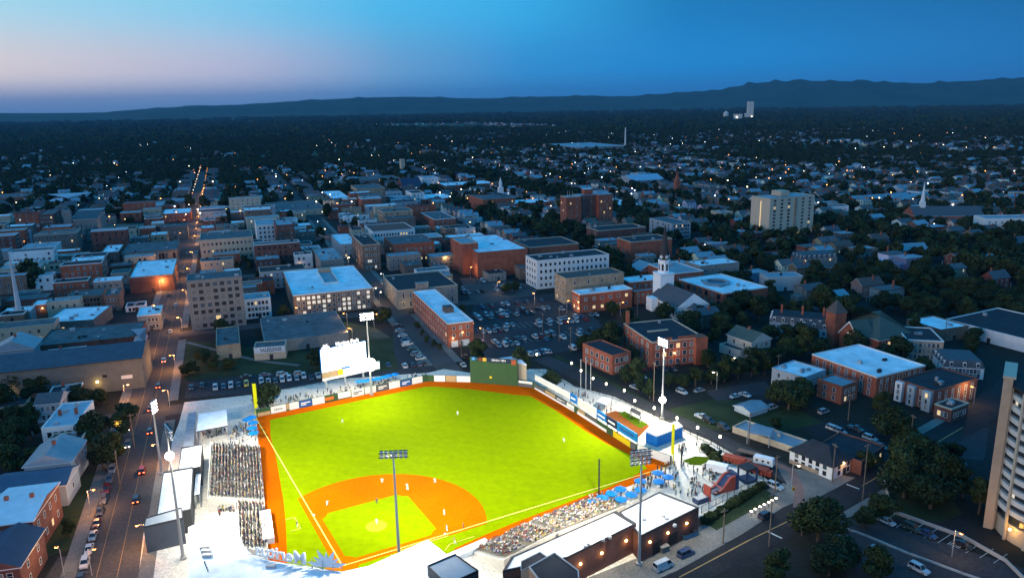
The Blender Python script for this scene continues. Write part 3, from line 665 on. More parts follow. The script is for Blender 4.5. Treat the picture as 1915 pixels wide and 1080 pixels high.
# name letters and emblem on the roof edge, facing the field
e0, e1 = G(508, 1044, 12.3), G(578, 1058, 12.3); L_, rz = seg_frame(e0, e1)
ns = thing('roof_name_sign', 'white name letters on a rail along the grandstand roof edge, seen from behind', 'sign', (*e0, 12), rz)
MB().box(-6, L_+6, .1, .2, .25, .35).build('rail', STL, ns)
for i in range(9): MB().box(-5.9+i*(L_+11.8)/8-.05, -5.9+i*(L_+11.8)/8+.05, .1, .2, 0, 2.2).build('bracket', STL, ns)
LETW = mat('sign_letter_white', (.88, .88, .88), .6, 0)
text('Meritus', 4.0, Matrix.Translation((L_/2-2.2, -.1, 1.9)) @ Matrix.Rotation(math.pi, 4, 'Z') @ Matrix.Rotation(R_(90), 4, 'X'), LETW, ns, .2, sx_=1.05)
f0, f1 = G(583, 1060, 12.3), G(640, 1063, 12.3); L2, rz2 = seg_frame(f0, f1)
em = thing('roof_emblem_sign', 'large white pointed flower emblem on the grandstand roof edge, seen from behind', 'sign', (*((f0+f1)/2), 12), rz2)
lotus(L2*.66).build('emblem', LETW, em, (0, 0, .6)); MB().box(-L2/2, L2/2, .25, .35, .3, .4).build('rail', STL, em)
for i in range(4): MB().box(-L2/2+i*L2/3.1, -L2/2+i*L2/3.1+.1, .25, .35, 0, 2).build('bracket', STL, em)
# grey cube and dark boxes on the first base side
GRY = mat('grey_panel_roof', (.40, .42, .44), .6, .1); CHR = mat('charcoal_cladding', (.05, .052, .058), .6, .15)
def boxroof(name, label, px, z, m_roof, m_wall, m_cop, z0=.1, cat='building'):
    pts = [G(*p, z) for p in px]; o_ = pts[0]; q = [tuple(p-o_) for p in pts]; q = ccw(q); t = thing(name, label, cat, (*o_, 0))
    c_ = np.mean(np.array(q), 0); MB().prism(q, z0, z-.5).build('wall', m_wall, t)
    q2 = [tuple(c_+(np.array(p)-c_)*.95) for p in q]; MB().prism(q2, z-.5, z-.3).build('roof', m_roof, t)
    k = MB(); n = len(q)
    for i in range(n):
        a, b, c2, d2 = q[i], q[(i+1) % n], q2[(i+1) % n], q2[i]
        k.face([(*a, z), (*b, z), (*c2, z), (*d2, z)]); k.face([(*a, z-.5), (*b, z-.5), (*b, z), (*a, z)]); k.face([(*d2, z), (*c2, z), (*c2, z-.3), (*d2, z-.3)])
    k.build('parapet', m_cop, t); return t
boxroof('stair_tower', 'grey roofed dark cube rising beside the grandstand roof', [(799, 1056), (851, 1034), (895, 1065), (836, 1092)], 14.5, GRY, CHR, BLK)
boxroof('stair_tower', 'black flat roofed box at the end of the long white stadium roof', [(1008, 1083), (989, 1058), (1037, 1031), (1082, 1064), (1085, 1100)], 10.5, RFD, BRB, STL)
boxroof('stair_tower', 'smaller black roofed box with tan side wall near the bottom edge', [(974, 1066), (974, 1048), (1010, 1030), (1025, 1040), (990, 1058)], 9, RFD, TRT, STL)
pb = boxroof('concession_building', 'brick stadium building with bright white roof and service doors near the blue umbrellas', [(1307, 947), (1233, 918), (1158, 956), (1198, 1001)], 7.1, RFW, BRD, TRD)
pa = boxroof('concession_building', 'long dark brick stadium building with white roof behind the first base crowd', [(1190, 977), (1152, 954), (956, 1040), (940, 1066), (1060, 1041)], 7.9, RFW, BRD, TRD)
def onwall(t, o_, p, q_, f, z, mbf, name, mats_):
    """hang a part on the outer wall p->q of a building whose base point is o_"""
    a, b = p-o_, q_-o_; L_, rz = seg_frame(a, b); P_ = a+(b-a)*f; o = mbf.build(name, mats_, t, (P_[0], P_[1], z), rz); return o
WARM = mat('warm_wall_lamp', (1, .72, .28), .5, 0, emit=9, sample=False)
def walllamp(t, o_, p, q_, f, z, e=120):
    o = onwall(t, o_, p, q_, f, z, MB().box(-.25, .25, -.32, -.02, -.2, .25), 'wall_lamp', WARM)
    l = bpy.data.lights.new('wall_lamp_glow', 'POINT'); l.energy = e; l.color = (1, .62, .22); l.shadow_soft_size = .3
    lo_ = ob('wall_lamp_glow', l, t, (0, 0, 0)); lo_.location = o.matrix_basis @ Vector((0, -.7, -.2))
w0, w1, wo_ = G(1198, 1001, 7.1), G(1307, 947, 7.1), G(1307, 947, 7.1)
for f, e in ((.15, 60), (.45, 60), (.78, 90)): walllamp(pb, wo_, w0, w1, f, 4.3, e)
for f in (.28, .55): onwall(pb, wo_, w0, w1, f, .1, MB().box(-1.6, 1.6, -.06, .02, 0, 3.2), 'service_door', BLK)
w0, w1, wo2 = G(1060, 1041, 7.9), G(1190, 977, 7.9), G(1190, 977, 7.9)
for f in (.18, .48, .84): walllamp(pa, wo2, w0, w1, f, 4.6, 130)
for (x, y) in ((1127, 1010), (1140, 1005), (1262, 983), (1247, 970), (1205, 972), (1095, 1022), (1100, 1018), (1240, 965)):
    tgt, o_, z = (pb, wo_, 6.81) if x > 1160 else (pa, wo2, 7.61)
    p = G(x, y, z)-o_; MB().cone((p[0], p[1], z), (p[0], p[1], z+.5), .55, .45, 10).build('roof_fan', STL, tgt)
# west side buildings by the street
wb = boxroof('stadium_office', 'slate grey flat roofed block between the western street and the white plaza', [(268, 984), (342, 967), (340, 947), (272, 967)], height_at((268, 984), 1034), GRY, mat('slate_blue_cladding', (.07, .09, .12), .6, .12), TRD)
boxroof('stadium_office', 'long white roofed stadium building along the western street', [(292, 966), (357, 952), (361, 871), (305, 881)], 6.5, RFW, CHR, TRD)
boxroof('stadium_office', 'white roofed block with corner lamp pole beside the crowd', [(333, 880), (375, 872), (378, 829), (339, 836)], 6.0, RFW, CHR, TRD)
slabroof('food_pavilion', 'open white roofed pavilion on columns at the north end of the crowd', [(367, 806), (425, 795), (424, 765), (372, 773)], 5.0, .3, RFW, TRD, 1, 'pavilion')
slabroof('awning', 'narrow white awning along the concourse side of the long stadium building', [(363, 926), (373, 923), (376, 880), (367, 881)], 4.0, .2, RFW, TRD, 1, 'awning')
slabroof('awning', 'low grey deck roof at the north west corner of the plaza', [(352, 772), (367, 769), (362, 832), (342, 835)], 3.2, .25, RFM, TRD, 1, 'awning')
bb = boxroof('blue_clubhouse', 'bright blue box building with white roof by the right field corner', [(1229, 814), (1277, 796), (1266, 786), (1208, 806)], height_at((1229, 814), 836), RFW, BLU2, TRW)
slabroof('bullpen_shelter', 'small white roofed shelter beside the bullpen', [(1134, 757), (1144, 745), (1126, 741), (1117, 750)], 3.0, .25, RFW, STL, 1, 'shelter')
slabroof('bullpen_shelter', 'dark roofed bench shelter beyond the bullpen grass', [(1197, 777), (1199, 770), (1181, 761), (1178, 767)], 2.6, .2, RFD, STL, 1, 'shelter')
# iron fence along the right side road, planters wall along the left
def fence(label, pts, h=2.2, m_=None, step=.5, posts=3.0, z=.1):
    pts = [np.array(p) for p in pts]; o_ = pts[0]; t = thing('metal_fence', label, 'fence', (*o_, z)); rl_ = MB(); 
    for a, b in zip(pts, pts[1:]):
        L_ = np.linalg.norm(b-a); d = (b-a)/L_; n = int(L_/step)
        for i in range(n):
            p = a+d*i*step-o_; rl_.box(p[0]-.025, p[0]+.025, p[1]-.025, p[1]+.025, .1, h)
        a_, b_ = a-o_, b-o_; nrm = np.array([-d[1], d[0]])*.03
        for zz in (.25, h-.15):
            rl_.face([(*(a_-nrm), zz), (*(b_-nrm), zz), (*(b_-nrm), zz+.07), (*(a_-nrm), zz+.07)]); rl_.face([(*(a_-nrm), zz+.07), (*(b_-nrm), zz+.07), (*(b_+nrm), zz+.07), (*(a_+nrm), zz+.07)])
        for i in range(int(L_/posts)+1):
            p = a+d*min(i*posts, L_)-o_; MB().box(p[0]-.07, p[0]+.07, p[1]-.07, p[1]+.07, 0, h+.15).build('post', m_ or BLK, t)
    rl_.build('railing', m_ or BLK, t); return t
fence('black iron railing between the ball park and the right side road', gp((1000, 692), (1075, 724), (1160, 750), (1255, 796), (1330, 832), (1375, 860)))
fence('black railing above the planted bank at the stadium corner', gp((1312, 960), (1360, 935), (1400, 915), (1438, 900)), z=.15)
fence('black railing along the car park behind the left field terrace', gp((345, 748), (480, 737), (600, 718), (655, 712)), 1.3)
# low terraces behind the left field wall, with umbrellas
UMB = mat('umbrella_blue', (.0, .20, .55), .7, .05)
def umbrella_proto():
    t = thing('patio_umbrella', 'x', 'umbrella', (0, 0, 0)); MB().cone((0, 0, 0), (0, 0, 2.6), .05, .05, 6).build('pole', STL, t)
    m_ = MB(); r = 1.75
    for i in range(8):
        a, b = 2*math.pi*i/8, 2*math.pi*(i+1)/8
        m_.face([(0, 0, 2.85), (r*math.cos(a), r*math.sin(a), 2.25), (r*math.cos(b), r*math.sin(b), 2.25)]); m_.face([(r*math.cos(a), r*math.sin(a), 2.25), (r*math.cos(a), r*math.sin(a), 2.05), (r*math.cos(b), r*math.sin(b), 2.05), (r*math.cos(b), r*math.sin(b), 2.25)])
    m_.build('canopy', UMB, t)
    MB().cone((0, 0, .72), (0, 0, .76), .6, .6, 12).build('table', RFW, t); return reg(t)
up = umbrella_proto()
lab = 'blue patio umbrella over a table %s'
ups = [((590, 505), 'nearest the net pole and crowd front'), ((665, 470), 'just right of the black net pole'), ((733, 437), 'third along the field edge'), ((800, 405), 'fourth along the field edge'), ((948, 345), 'crossed by the tall light pole, field side'), ((1080, 285), 'farthest along the field edge near the foul pole'),
 ((1155, 315), 'outermost beside the open plaza'), ((1085, 348), 'behind the farthest field edge one'), ((950, 410), 'crossed by the tall light pole, roof side'), ((880, 445), 'back row just left of the tall light pole'), ((805, 480), 'mid back row'), ((660, 540), 'in the back row nearest the crowd')]
for i, (c_, tx) in enumerate(ups):
    g = G(960+c_[0]/3.99, 810+c_[1]/3.99, 2.6)
    if i == 0: up.location = (*g, .1); up['label'] = lab % tx; up['group'] = 'blue umbrellas'
    else: dup(up, (*g, .1), rnd.random(), lab % tx, 'blue umbrellas')
for c_ in [(489, 744), (501, 741.5), (513, 739), (470, 778), (473, 788), (471, 798), (474, 807), (462, 782)]: dup(up, (*G(*c_, 2.6), .1), rnd.random(), lab % 'in the cluster beside the left foul pole', 'blue umbrellas by the left foul pole')
for c_ in [(672, 711), (681, 710), (693, 708), (706, 706), (718, 703), (727, 700.5), (738, 698)]: dup(up, (*G(*c_, 2.6), .1), rnd.random(), lab % 'in the row below the scoreboard', 'blue umbrellas below the scoreboard')
# flag poles and globe lamps on the right side
for k, (x, y0, y1) in enumerate([(503, 570, 332), (541, 560, 318), (577, 560, 362)]):
    b = (960+x/3.99, 590+y0/3.99); t = thing('flagpole', 'white flagpole %s beside the right side railing' % ['nearest the green screen', 'in the middle of the three', 'nearest the bullpen'][k], 'flagpole', (*G(*b), .1), 0, 'three flagpoles')
    h = height_on(b, 590+y1/3.99); MB().cone((0, 0, 0), (0, 0, h), .09, .06, 8).build('pole', TRW, t); MB().ball((0, 0, h+.1), .16, 8).build('finial', TRW, t)
GLOBE = mat('globe_lamp', (1, .84, .60), .5, 0, emit=7, sample=False)
def globe_proto():
    t = thing('globe_lamp', 'x', 'lamp post'); MB().cone((0, 0, 0), (0, 0, 4), .10, .06, 8).cone((0, 0, 0), (0, 0, .5), .18, .12, 8).build('post', BLK, t); MB().ball((0, 0, 4.2), .42, 10, sz=1.3).build('globe', GLOBE, t)
    return reg(t)
gl = globe_proto()
for i, (x, y) in enumerate([(175, 290), (435, 355), (505, 410), (595, 468), (693, 510), (828, 558), (906, 635), (1051, 690), (1222, 765), (1375, 835), (1543, 903)]):
    g = G(960+x/3.99, 590+y/3.99, 4.2); o_n = ['%s globe lamp post from the green screen along the right side railing' % w for w in 'first second third fourth fifth sixth seventh eighth ninth tenth last'.split()][i]
    if i == 0: gl.location = (*g, .1); gl['label'] = o_n; gl['group'] = 'globe lamps on the right side railing'
    else: dup(gl, (*g, .1), 0, o_n, 'globe lamps on the right side railing')
    if i % 2 == 0:
        l = bpy.data.lights.new('globe_glow', 'POINT'); l.energy = 70; l.color = (1, .78, .5); l.shadow_soft_size = .4; ob('globe_glow', l, None, (*g, 4.9))
for i, (x, y) in enumerate([(1775, 587), (1805, 570), (1840, 553), (1872, 537), (1905, 520), (1930, 505), (1960, 490)]):
    g = G(960+x/3.99, 810+y/3.99, 1.1); dup(gl, (*g, .1), 0, 'short glowing globe bollard in the row beside the planted bank', 'globe bollards at the bank', scale=(.9, .9, .32))
for x, y in ((1418, 955), (1436, 945), (1454, 935)):
    l = bpy.data.lights.new('globe_glow', 'POINT'); l.energy = 60; l.color = (1, .85, .6); l.shadow_soft_size = .3; ob('globe_glow', l, None, (*G(x, y, 1.8), 1.9))
# ---------------------------------------------------------------- buildings set by hand
PANES = [GLS, GLS, GLS, mat('drawn_blind', (.20, .19, .17), .8, 0), mat('sky_reflection_glass', (.05, .09, .13), .2, 0, spec=.5)]  # last pane has a blue-grey sky reflection put into its base colour
WIN = {}
def winmesh(trim, pane, w, h, sill=True):
    k = (trim.name, pane.name, w, h)
    if k in WIN: return WIN[k]
    m_ = MB(); t = .09*min(1.3, w)
    m_.box(-w/2-t, -w/2, -.07, -.003, -t, h+t).box(w/2, w/2+t, -.07, -.003, -t, h+t).box(-w/2, w/2, -.07, -.003, h, h+t).box(-w/2, w/2, -.10, -.003, -t, 0)
    m_.box(-w/2, w/2, -.022, -.003, 0, h, 1); m_.box(-w/2, w/2, -.05, -.024, h*.48, h*.48+.07)
    WIN[k] = m_.mesh('window', [trim, pane]); return WIN[k]
def add_win(t, trim, pane, w, h, x, y, z, rz):
    return ob('window', winmesh(trim, pane, w, h), t, (x, y, z), rz)
def face(t, p, q, z0, z1, floors, cols, trim=TRW, w=1.1, h=1.6, lit=0., litm=None, glass=None, skip=0., margin=1.2, base=1.0):
    """rows of windows on the wall p->q (outside on the right hand of p->q)"""
    p = np.array(p, float); q = np.array(q, float); L_, rz = seg_frame(p, q); d = (q-p)/L_; fh = (z1-z0)/floors
    if cols < 1: return
    for f in range(floors):
        for c_ in range(cols):
            if rnd.random() < skip: continue
            x = p+d*(margin+(L_-2*margin)*((c_+.5)/cols)); pane = (litm or LIT) if rnd.random() < lit else (glass or rnd.choice(PANES))
            add_win(t, trim, pane, w, h, x[0], x[1], z0+f*fh+(fh-h)*.5, rz)
BL = []            # (label, centre, height) of the landmarks, used to word the labels of nearby houses
def bld(name, label, c, L_, R_px, h=None, by=None, wall=BR, roof='flat', rm=RFG, trim=TRW, fl=3, cf=6, cs=3, ww=1.1, wh=1.6, lit=.06, litm=None, snap=True, cop=None,
        units=3, ridge='x', rise=3.0, z0=0.0, chim=0, cat='building', glass=None, top=.6, skipw=0., depth=None, width=None, eave=.5, orient='R', case=None, noside=False, par=.55):
    if h is None: h = height_at(c, by)
    C0 = G(*c, h); A = G(*L_, h); B = G(*R_px, h); caseA = (c[0] > 460) if case is None else case == 'A'
    if not snap: pass
    if caseA: org = C0; xv = B-C0; yv = A-C0
    else: org = A; xv = C0-A; yv = B-C0
    if snap:
        gx = ua if snap is True else np.array([math.cos(R_(snap)), math.sin(R_(snap))]); gy = np.array([-gx[1], gx[0]])
        Wd = abs(xv@gx); Dp = abs(yv@gy)
        if not caseA: org = C0-gx*Wd
    else:
        Wd = np.linalg.norm(xv); gx = xv/Wd; gy = np.array([-gx[1], gx[0]]); Dp = abs(yv@gy)
        if orient == 'L': Dp = np.linalg.norm(yv); gy = yv/Dp; gx = np.array([gy[1], -gy[0]]); Wd = abs(xv@gx)
    if depth: Dp = depth
    if width:
        Wd = width
        if not caseA: org = C0-gx*Wd
    Dp = max(Dp, 4); Wd = max(Wd, 4); rz = math.atan2(gx[1], gx[0])
    t = thing(name, label, cat, (*org, z0), rz); hw = h-z0
    fp = [org, org+gx*Wd, org+gx*Wd+gy*Dp, org+gy*Dp]; occ(fp, 8, 2); BL.append((label, org+gx*Wd/2+gy*Dp/2, h, t))
    side = not caseA
    if roof == 'flat':
        MB().box(0, Wd, 0, Dp, 0, hw-par).build('wall', wall, t); i = .35
        k = MB(); k.box(-.05, Wd+.05, -.05, i, hw-par, hw).box(-.05, Wd+.05, Dp-i, Dp+.05, hw-par, hw).box(-.05, i, i, Dp-i, hw-par, hw).box(Wd-i, Wd+.05, i, Dp-i, hw-par, hw); k.build('parapet', cop or wall, t)
        MB().box(i, Wd-i, i, Dp-i, hw-par+.005, hw-par+.12).build('roof', rm, t)
        for u in range(units):
            x, y = rnd.uniform(2, max(Wd-3, 2.1)), rnd.uniform(2, max(Dp-3, 2.1)); a, b, e = rnd.uniform(.8, 2.2), rnd.uniform(.8, 1.8), rnd.uniform(.6, 1.5)
            MB().box(x, min(x+a, Wd-.5), y, min(y+b, Dp-.5), hw-par+.12, hw-par+.12+e).build('roof_unit', rnd.choice([STL, MTL, RFM, RFD]), t)
        ht_ = hw-par
    elif roof in ('gable', 'hip'):
        hy = hw; MB().box(0, Wd, 0, Dp, 0, hy).build('wall', wall, t); m_ = MB(); e = eave
        X0, X1, Y0, Y1 = -e, Wd+e, -e, Dp+e
        if ridge == 'x':
            ins = (Dp/2 if roof == 'hip' else 0); r0_, r1_ = (X0+ins, Dp/2, hy+rise), (X1-ins, Dp/2, hy+rise)
            for (a, b, c2, d2) in (((X0, Y0, hy), (X1, Y0, hy), r1_, r0_), ((X1, Y1, hy), (X0, Y1, hy), r0_, r1_)):
                m_.face([a, b, c2, d2]); 
            m_.face([(X1, Y0, hy), (X1, Y1, hy), r1_], 1 if roof == 'gable' else 0); m_.face([(X0, Y1, hy), (X0, Y0, hy), r0_], 1 if roof == 'gable' else 0)
        else:
            ins = (Wd/2 if roof == 'hip' else 0); r0_, r1_ = (Wd/2, Y0+ins, hy+rise), (Wd/2, Y1-ins, hy+rise)
            m_.face([(X0, Y1, hy), (X0, Y0, hy), r0_, r1_]); m_.face([(X1, Y0, hy), (X1, Y1, hy), r1_, r0_])
            m_.face([(X0, Y0, hy), (X1, Y0, hy), r0_], 1 if roof == 'gable' else 0); m_.face([(X1, Y1, hy), (X0, Y1, hy), r1_], 1 if roof == 'gable' else 0)
        m_.face([(X0, Y1, hy-.0), (X1, Y1, hy), (X1, Y0, hy), (X0, Y0, hy)], 1)
        m_.box(X0, X1, Y0, Y0+.12, hy-.25, hy-.003, 2).box(X0, X1, Y1-.12, Y1, hy-.25, hy-.003, 2).box(X0, X0+.12, Y0+.12, Y1-.12, hy-.25, hy-.003, 2).box(X1-.12, X1, Y0+.12, Y1-.12, hy-.25, hy-.003, 2)
        m_.build('roof', [rm, wall, trim], t); ht_ = hy
    elif roof == 'mansard':
        hm = hw-2.6; MB().box(0, Wd, 0, Dp, 0, hm).build('wall', wall, t); m_ = MB(); i = .9
        a = [(-.2, -.2), (Wd+.2, -.2), (Wd+.2, Dp+.2), (-.2, Dp+.2)]; b = [(i, i), (Wd-i, i), (Wd-i, Dp-i), (i, Dp-i)]
        for k in range(4): m_.face([(*a[k], hm), (*a[(k+1) % 4], hm), (*b[(k+1) % 4], hw), (*b[k], hw)])
        m_.face([(*p, hw) for p in b], 1); m_.face([(*p, hm) for p in a[::-1]], 2); m_.build('roof', [SLT, rm, trim], t)
        n = max(2, int(Wd/3.5))
        for k in range(n): dm = MB().box(-.6, .6, -.15, 1.0, 0, 1.7).face([(-.7, -.2, 1.703), (.7, -.2, 1.703), (0, -.2, 2.1)]).build('dormer', trim, t, (Wd*(k+.5)/n, .05, hm+.3)); MB().box(-.45, .45, -.18, -.152, .25, 1.45).build('pane', GLS, dm)
        n = max(1, int(Dp/4)); xx = 0.05 if caseA else Wd-.05
        for k in range(n): MB().box(-.6, .6, -.15, 1.0, 0, 1.7).box(-.45, .45, -.18, -.152, .25, 1.45, 1).build('dormer', [trim, GLS], t, (xx, Dp*(k+.5)/n, hm+.3), R_(-90 if caseA else 90))
        ht_ = hm
    z_a = base_ = .9 if fl > 1 else .6
    face(t, (0, 0), (Wd, 0), .4, ht_-top+.2, fl, cf, trim, ww, wh, lit, litm, glass, skipw)
    if cs and not noside:
        if caseA: face(t, (0, Dp), (0, 0), .4, ht_-top+.2, fl, cs, trim, ww, wh, lit, litm, glass, skipw)
        else: face(t, (Wd, 0), (Wd, Dp), .4, ht_-top+.2, fl, cs, trim, ww, wh, lit, litm, glass, skipw)
    for k in range(chim):
        x = Wd*(k+.5)/chim; MB().box(x-.45, x+.45, Dp*.5-.4, Dp*.5+.4, hw-.5, hw+rise+1.0 if roof != 'flat' else hw+1.6).build('chimney', BR, t)
    if cat == 'building' and Wd > 6: MB().box(Wd*.48, Wd*.48+1.5, -.08, -.003, 0, 2.3).build('door', TRD, t)
    t['W'] = Wd; t['D'] = Dp; t['H'] = hw; t['rz'] = rz
    return t
def part(t, name, mb, m_, loc=(0, 0, 0), rz=0): return mb.build(name, m_, t, loc, rz)

# -- the downtown block behind the ball park
t = bld('mill_building', 'wide four storey brick mill with bright blue roof, open court and rows of lit windows', (548, 552), (531, 507), (697, 538), by=592, wall=BRB, rm=RFW, fl=4, cf=15, cs=0, lit=.5, litm=LITW, cop=TRW, units=1, ww=1.5, wh=1.5)
W_, D_, H_ = t['W'], t['D'], t['H']; zr = H_-.43
k = MB(); x0, x1, y0, y1 = W_*.46, W_*.64, D_*.32, D_*.86
k.box(x0, x1, y0-.4, y0, zr, zr+1.0).box(x0, x1, y1, y1+.4, zr, zr+1.0).box(x0-.4, x0, y0-.4, y1+.4, zr, zr+1.0).box(x1, x1+.4, y0-.4, y1+.4, zr, zr+1.0); part(t, 'court_parapet', k, TRW)
part(t, 'court_well', MB().box(x0+.02, x1-.02, y0+.02, y1-.02, zr+.003, zr+.03), RFM); part(t, 'court_facade', MB().box(x0+.3, x1-.3, y1-3.2, y1-.05, zr+.035, zr+2.4), BRT)
t = bld('library', 'grey brick hall with flat black roof and stone clock bay', (743, 543), (716, 515.5), (856, 532), by=579, wall=STN, rm=RFD, cop=TRT, fl=2, cf=8, cs=4, units=1, wh=2.6, lit=.0, ww=1.0)
W_, H_ = t['W'], t['H']; part(t, 'clock_bay', MB().box(W_*.31, W_*.50, -1.6, 1.5, 0, H_+2.6).box(W_*.30, W_*.51, -1.9, 1.8, H_+2.6, H_+3.2), STN)
part(t, 'round_window', MB().cone((W_*.405, -1.75, H_*.72), (W_*.405, -1.603, H_*.72), .95, .95, 20), GLS); part(t, 'entrance_glass', MB().box(W_*.33, W_*.48, -1.68, -1.603, .2, 3.6), LIT)
l = bpy.data.lights.new('entrance_glow', 'POINT'); l.energy = 300; l.color = (1, .65, .2); l.shadow_soft_size = .5; ob('entrance_glow', l, t, (W_*.42, -4.5, 3.0)); ob('entrance_glow', l, t, (W_*.12, -4.5, 3.0))
t = bld('warehouse', 'long narrow red brick warehouse with bright blue roof and boarded garage doors', (837, 604.5), (783, 543), (884, 598), by=650, wall=BR, rm=RFW, cop=TRW, fl=3, cf=3, cs=15, units=0, lit=.05, skipw=.0)
W_, D_, H_ = t['W'], t['D'], t['H']; part(t, 'lift_house', MB().box(W_*.35, W_*.7, D_*.28, D_*.36, H_-.43, H_+2.2), SHG); 
for x in (.25, .68): part(t, 'garage_door', MB().box(W_*x-1.6, W_*x+1.6, -.08, -.003, 0, 3), TRW)
for (x, z) in ((.18, 4.2), (.56, 6.5)):
    part(t, 'wall_lamp', MB().box(W_*x-.2, W_*x+.2, -.5, -.05, z, z+.35), WARM); l = bpy.data.lights.new('wall_lamp_glow', 'POINT'); l.energy = 130; l.color = (1, .6, .22); ob('wall_lamp_glow', l, t, (W_*x, -1.4, z-.3))
t = bld('theatre', 'largest brick theatre block with bright blue roof and windowless walls', (893, 472), (840, 427), (978, 460), by=520, wall=BR, rm=RFW, fl=1, cf=0, cs=0, units=5, cop=BR, depth=62)
bld('fly_tower', 'tall brick corner block with cream cornice in front of the big theatre', (863.5, 455), (843.5, 447.5), (893, 452), by=514, wall=BR, rm=RFM, cop=TRT, fl=1, cf=0, cs=0, units=0, depth=22)
bld('warehouse', 'brick store with black roof beside the big theatre', (990, 462), (982, 447), (1077, 452), by=505, wall=BR, rm=RFD, cop=TRT, fl=2, cf=0, cs=0, units=1)
bld('small_building', 'low dark roofed shed with a white lamp below the big theatre', (914, 512), (906, 501), (945, 508), h=5, wall=STN, rm=RFD, fl=1, cf=4, cs=2, units=1)
bld('small_building', 'small brick wing at the car park end of the theatre', (947, 488), (941, 483), (1000, 482), by=508, wall=BR, rm=RFM, fl=2, cf=0, cs=0, units=1)
bld('apartment_building', 'long white fronted four storey apartment building with brick end', (1004, 487), (994, 476), (1146, 477), by=541, wall=WHT, rm=RFD, fl=4, cf=15, cs=4, lit=.0, trim=TRD, units=7, cop=TRW)
bld('old_building', 'tan sided half ruined brick building with sagging dark roof', (1058, 520), (1048, 509), (1150, 502), by=570, wall=BRT, rm=SHG, fl=3, cf=4, cs=3, units=1, lit=.1)
t = bld('office_building', 'two storey red brick office with white roof and square windows by the car park', (1084, 549.7), (1069, 542.5), (1178, 536.7), by=586, wall=BR, rm=RFW, cop=TRW, fl=2, cf=6, cs=2, ww=1.5, wh=1.5, units=4, lit=.15)
for z in (2.5, 5.8): l = bpy.data.lights.new('wall_lamp_glow', 'POINT'); l.energy = 110; l.color = (1, .85, .6); ob('wall_lamp_glow', l, t, (-1.2, 1, z)); part(t, 'wall_lamp', MB().box(-.4, -.05, .8, 1.2, z, z+.4), WARM)
bld('office_building', 'low brick annexe with white roof lit by two lamps behind the square windowed office', (1178, 527), (1158, 519), (1229, 517), h=9, wall=BR, rm=RFW, cop=TRW, fl=2, cf=5, cs=2, units=2)
bld('house', 'narrow brick house with front porch between the office and the white church', (1186, 545), (1182, 541), (1228, 540), h=7.5, wall=BR, rm=MTL, fl=2, cf=4, cs=1, units=0)
# twin brick hotel
t = bld('hotel', 'tall twin brick hotel blocks with pale cornice and antennas', (1059, 368.5), (1042, 366.5), (1082, 365.5), by=427, wall=BR, rm=RFM, cop=TRT, fl=8, cf=2, cs=3, units=1, trim=TRT, depth=13, lit=.03)
W_, D_, H_ = t['W'], t['D'], t['H']
for (x0, x1, y0, y1, hh, wl) in ((W_+.05, W_+17, 5, 16, H_*.99, BRD), (W_+17.05, W_+31, 0, 15, H_, BR)):
    part(t, 'wing', MB().box(x0, x1, y0, y1, 0, hh), wl); part(t, 'wing_roof', MB().box(x0-.2, x1+.2, y0-.2, y1+.2, hh, hh+.5), RFM)
face(t, (W_+17.05, 0), (W_+31, 0), .5, H_-1, 8, 4, TRT, 1.1, 1.6, .05); face(t, (W_+.05, 5), (W_+17, 5), 1, H_-1, 8, 2, TRT, 1.1, 1.6, .02)
part(t, 'penthouse', MB().box(W_+6, W_+14, 6, 12, H_+.6, H_+5), BR); part(t, 'penthouse_roof', MB().box(W_+5.8, W_+14.2, 5.8, 12.2, H_+5, H_+5.3), RFW)
for x in (3, 5, 8): part(t, 'antenna', MB().cone((x, 4, H_), (x, 4, H_+5), .12, .08, 6), TRW)
# cream high rise
t = bld('apartment_tower', 'cream eleven storey apartment tower, the tallest pale block on the right', (1441, 371), (1417, 365), (1520, 363.5), by=446, wall=mat('cream_concrete', (.58, .48, .36), .85, .08), rm=RFM, cop=TRT, fl=11, cf=6, cs=0, ww=2.2, wh=1.2, trim=TRD, units=0, lit=.04, snap=24)
W_, D_, H_ = t['W'], t['D'], t['H']; part(t, 'lift_house', MB().box(W_*.36, W_*.55, D_*.3, D_*.8, H_, H_+4), CRM)
part(t, 'stair_strip', MB().box(W_*.54, W_*.60, -.35, -.003, 0, H_-1), BRT)
part(t, 'stair_lights', MB().box(-.12, -.003, D_*.46, D_*.50, 3, H_-3), LIT)
for i in range(4): part(t, 'entrance_lamp', MB().box(W_*(.1+.27*i), W_*(.1+.27*i)+.8, -.6, -.1, 2.6, 3.2), WARM)
# white church
CHW = mat('church_white', (.90, .90, .90), .7, .04)
C0, A0, B0 = (1267, 575), (1217, 553), (1335, 572)
t = bld('white_church', 'white church with slate roof, tall clock tower and dark needle spire', C0, A0, B0, by=598, wall=CHW, roof='gable', rm=SLT, ridge='y', rise=6.5, snap=False, orient='L', fl=1, cf=0, cs=5, ww=1.3, wh=4.4, lit=0, trim=TRW)
W_, D_, H_ = t['W'], t['D'], t['H']
ap = MB(); ap.prism(arc(W_*.5, -1.2, 4.2, 180, 360, 8), 0, 5.4); part(t, 'apse', ap, CHW); ar = MB(); q = arc(W_*.5, -1.2, 4.6, 180, 360, 8)
for i in range(8): ar.face([(*q[i], 5.4), (*q[i+1], 5.4), (W_*.5, -.4, 8.2)])
part(t, 'apse_roof', ar, SLT)
for a in (215, 270, 325): x, y = W_*.5+4.2*math.cos(R_(a)), -1.2+4.2*math.sin(R_(a)); add_win(t, TRW, GLS, 1.1, 3.2, x, y, 1.4, R_(a+90))
part(t, 'porch', MB().box(-3.5, -.05, D_*.72, D_*.95, 0, 7), CHW)
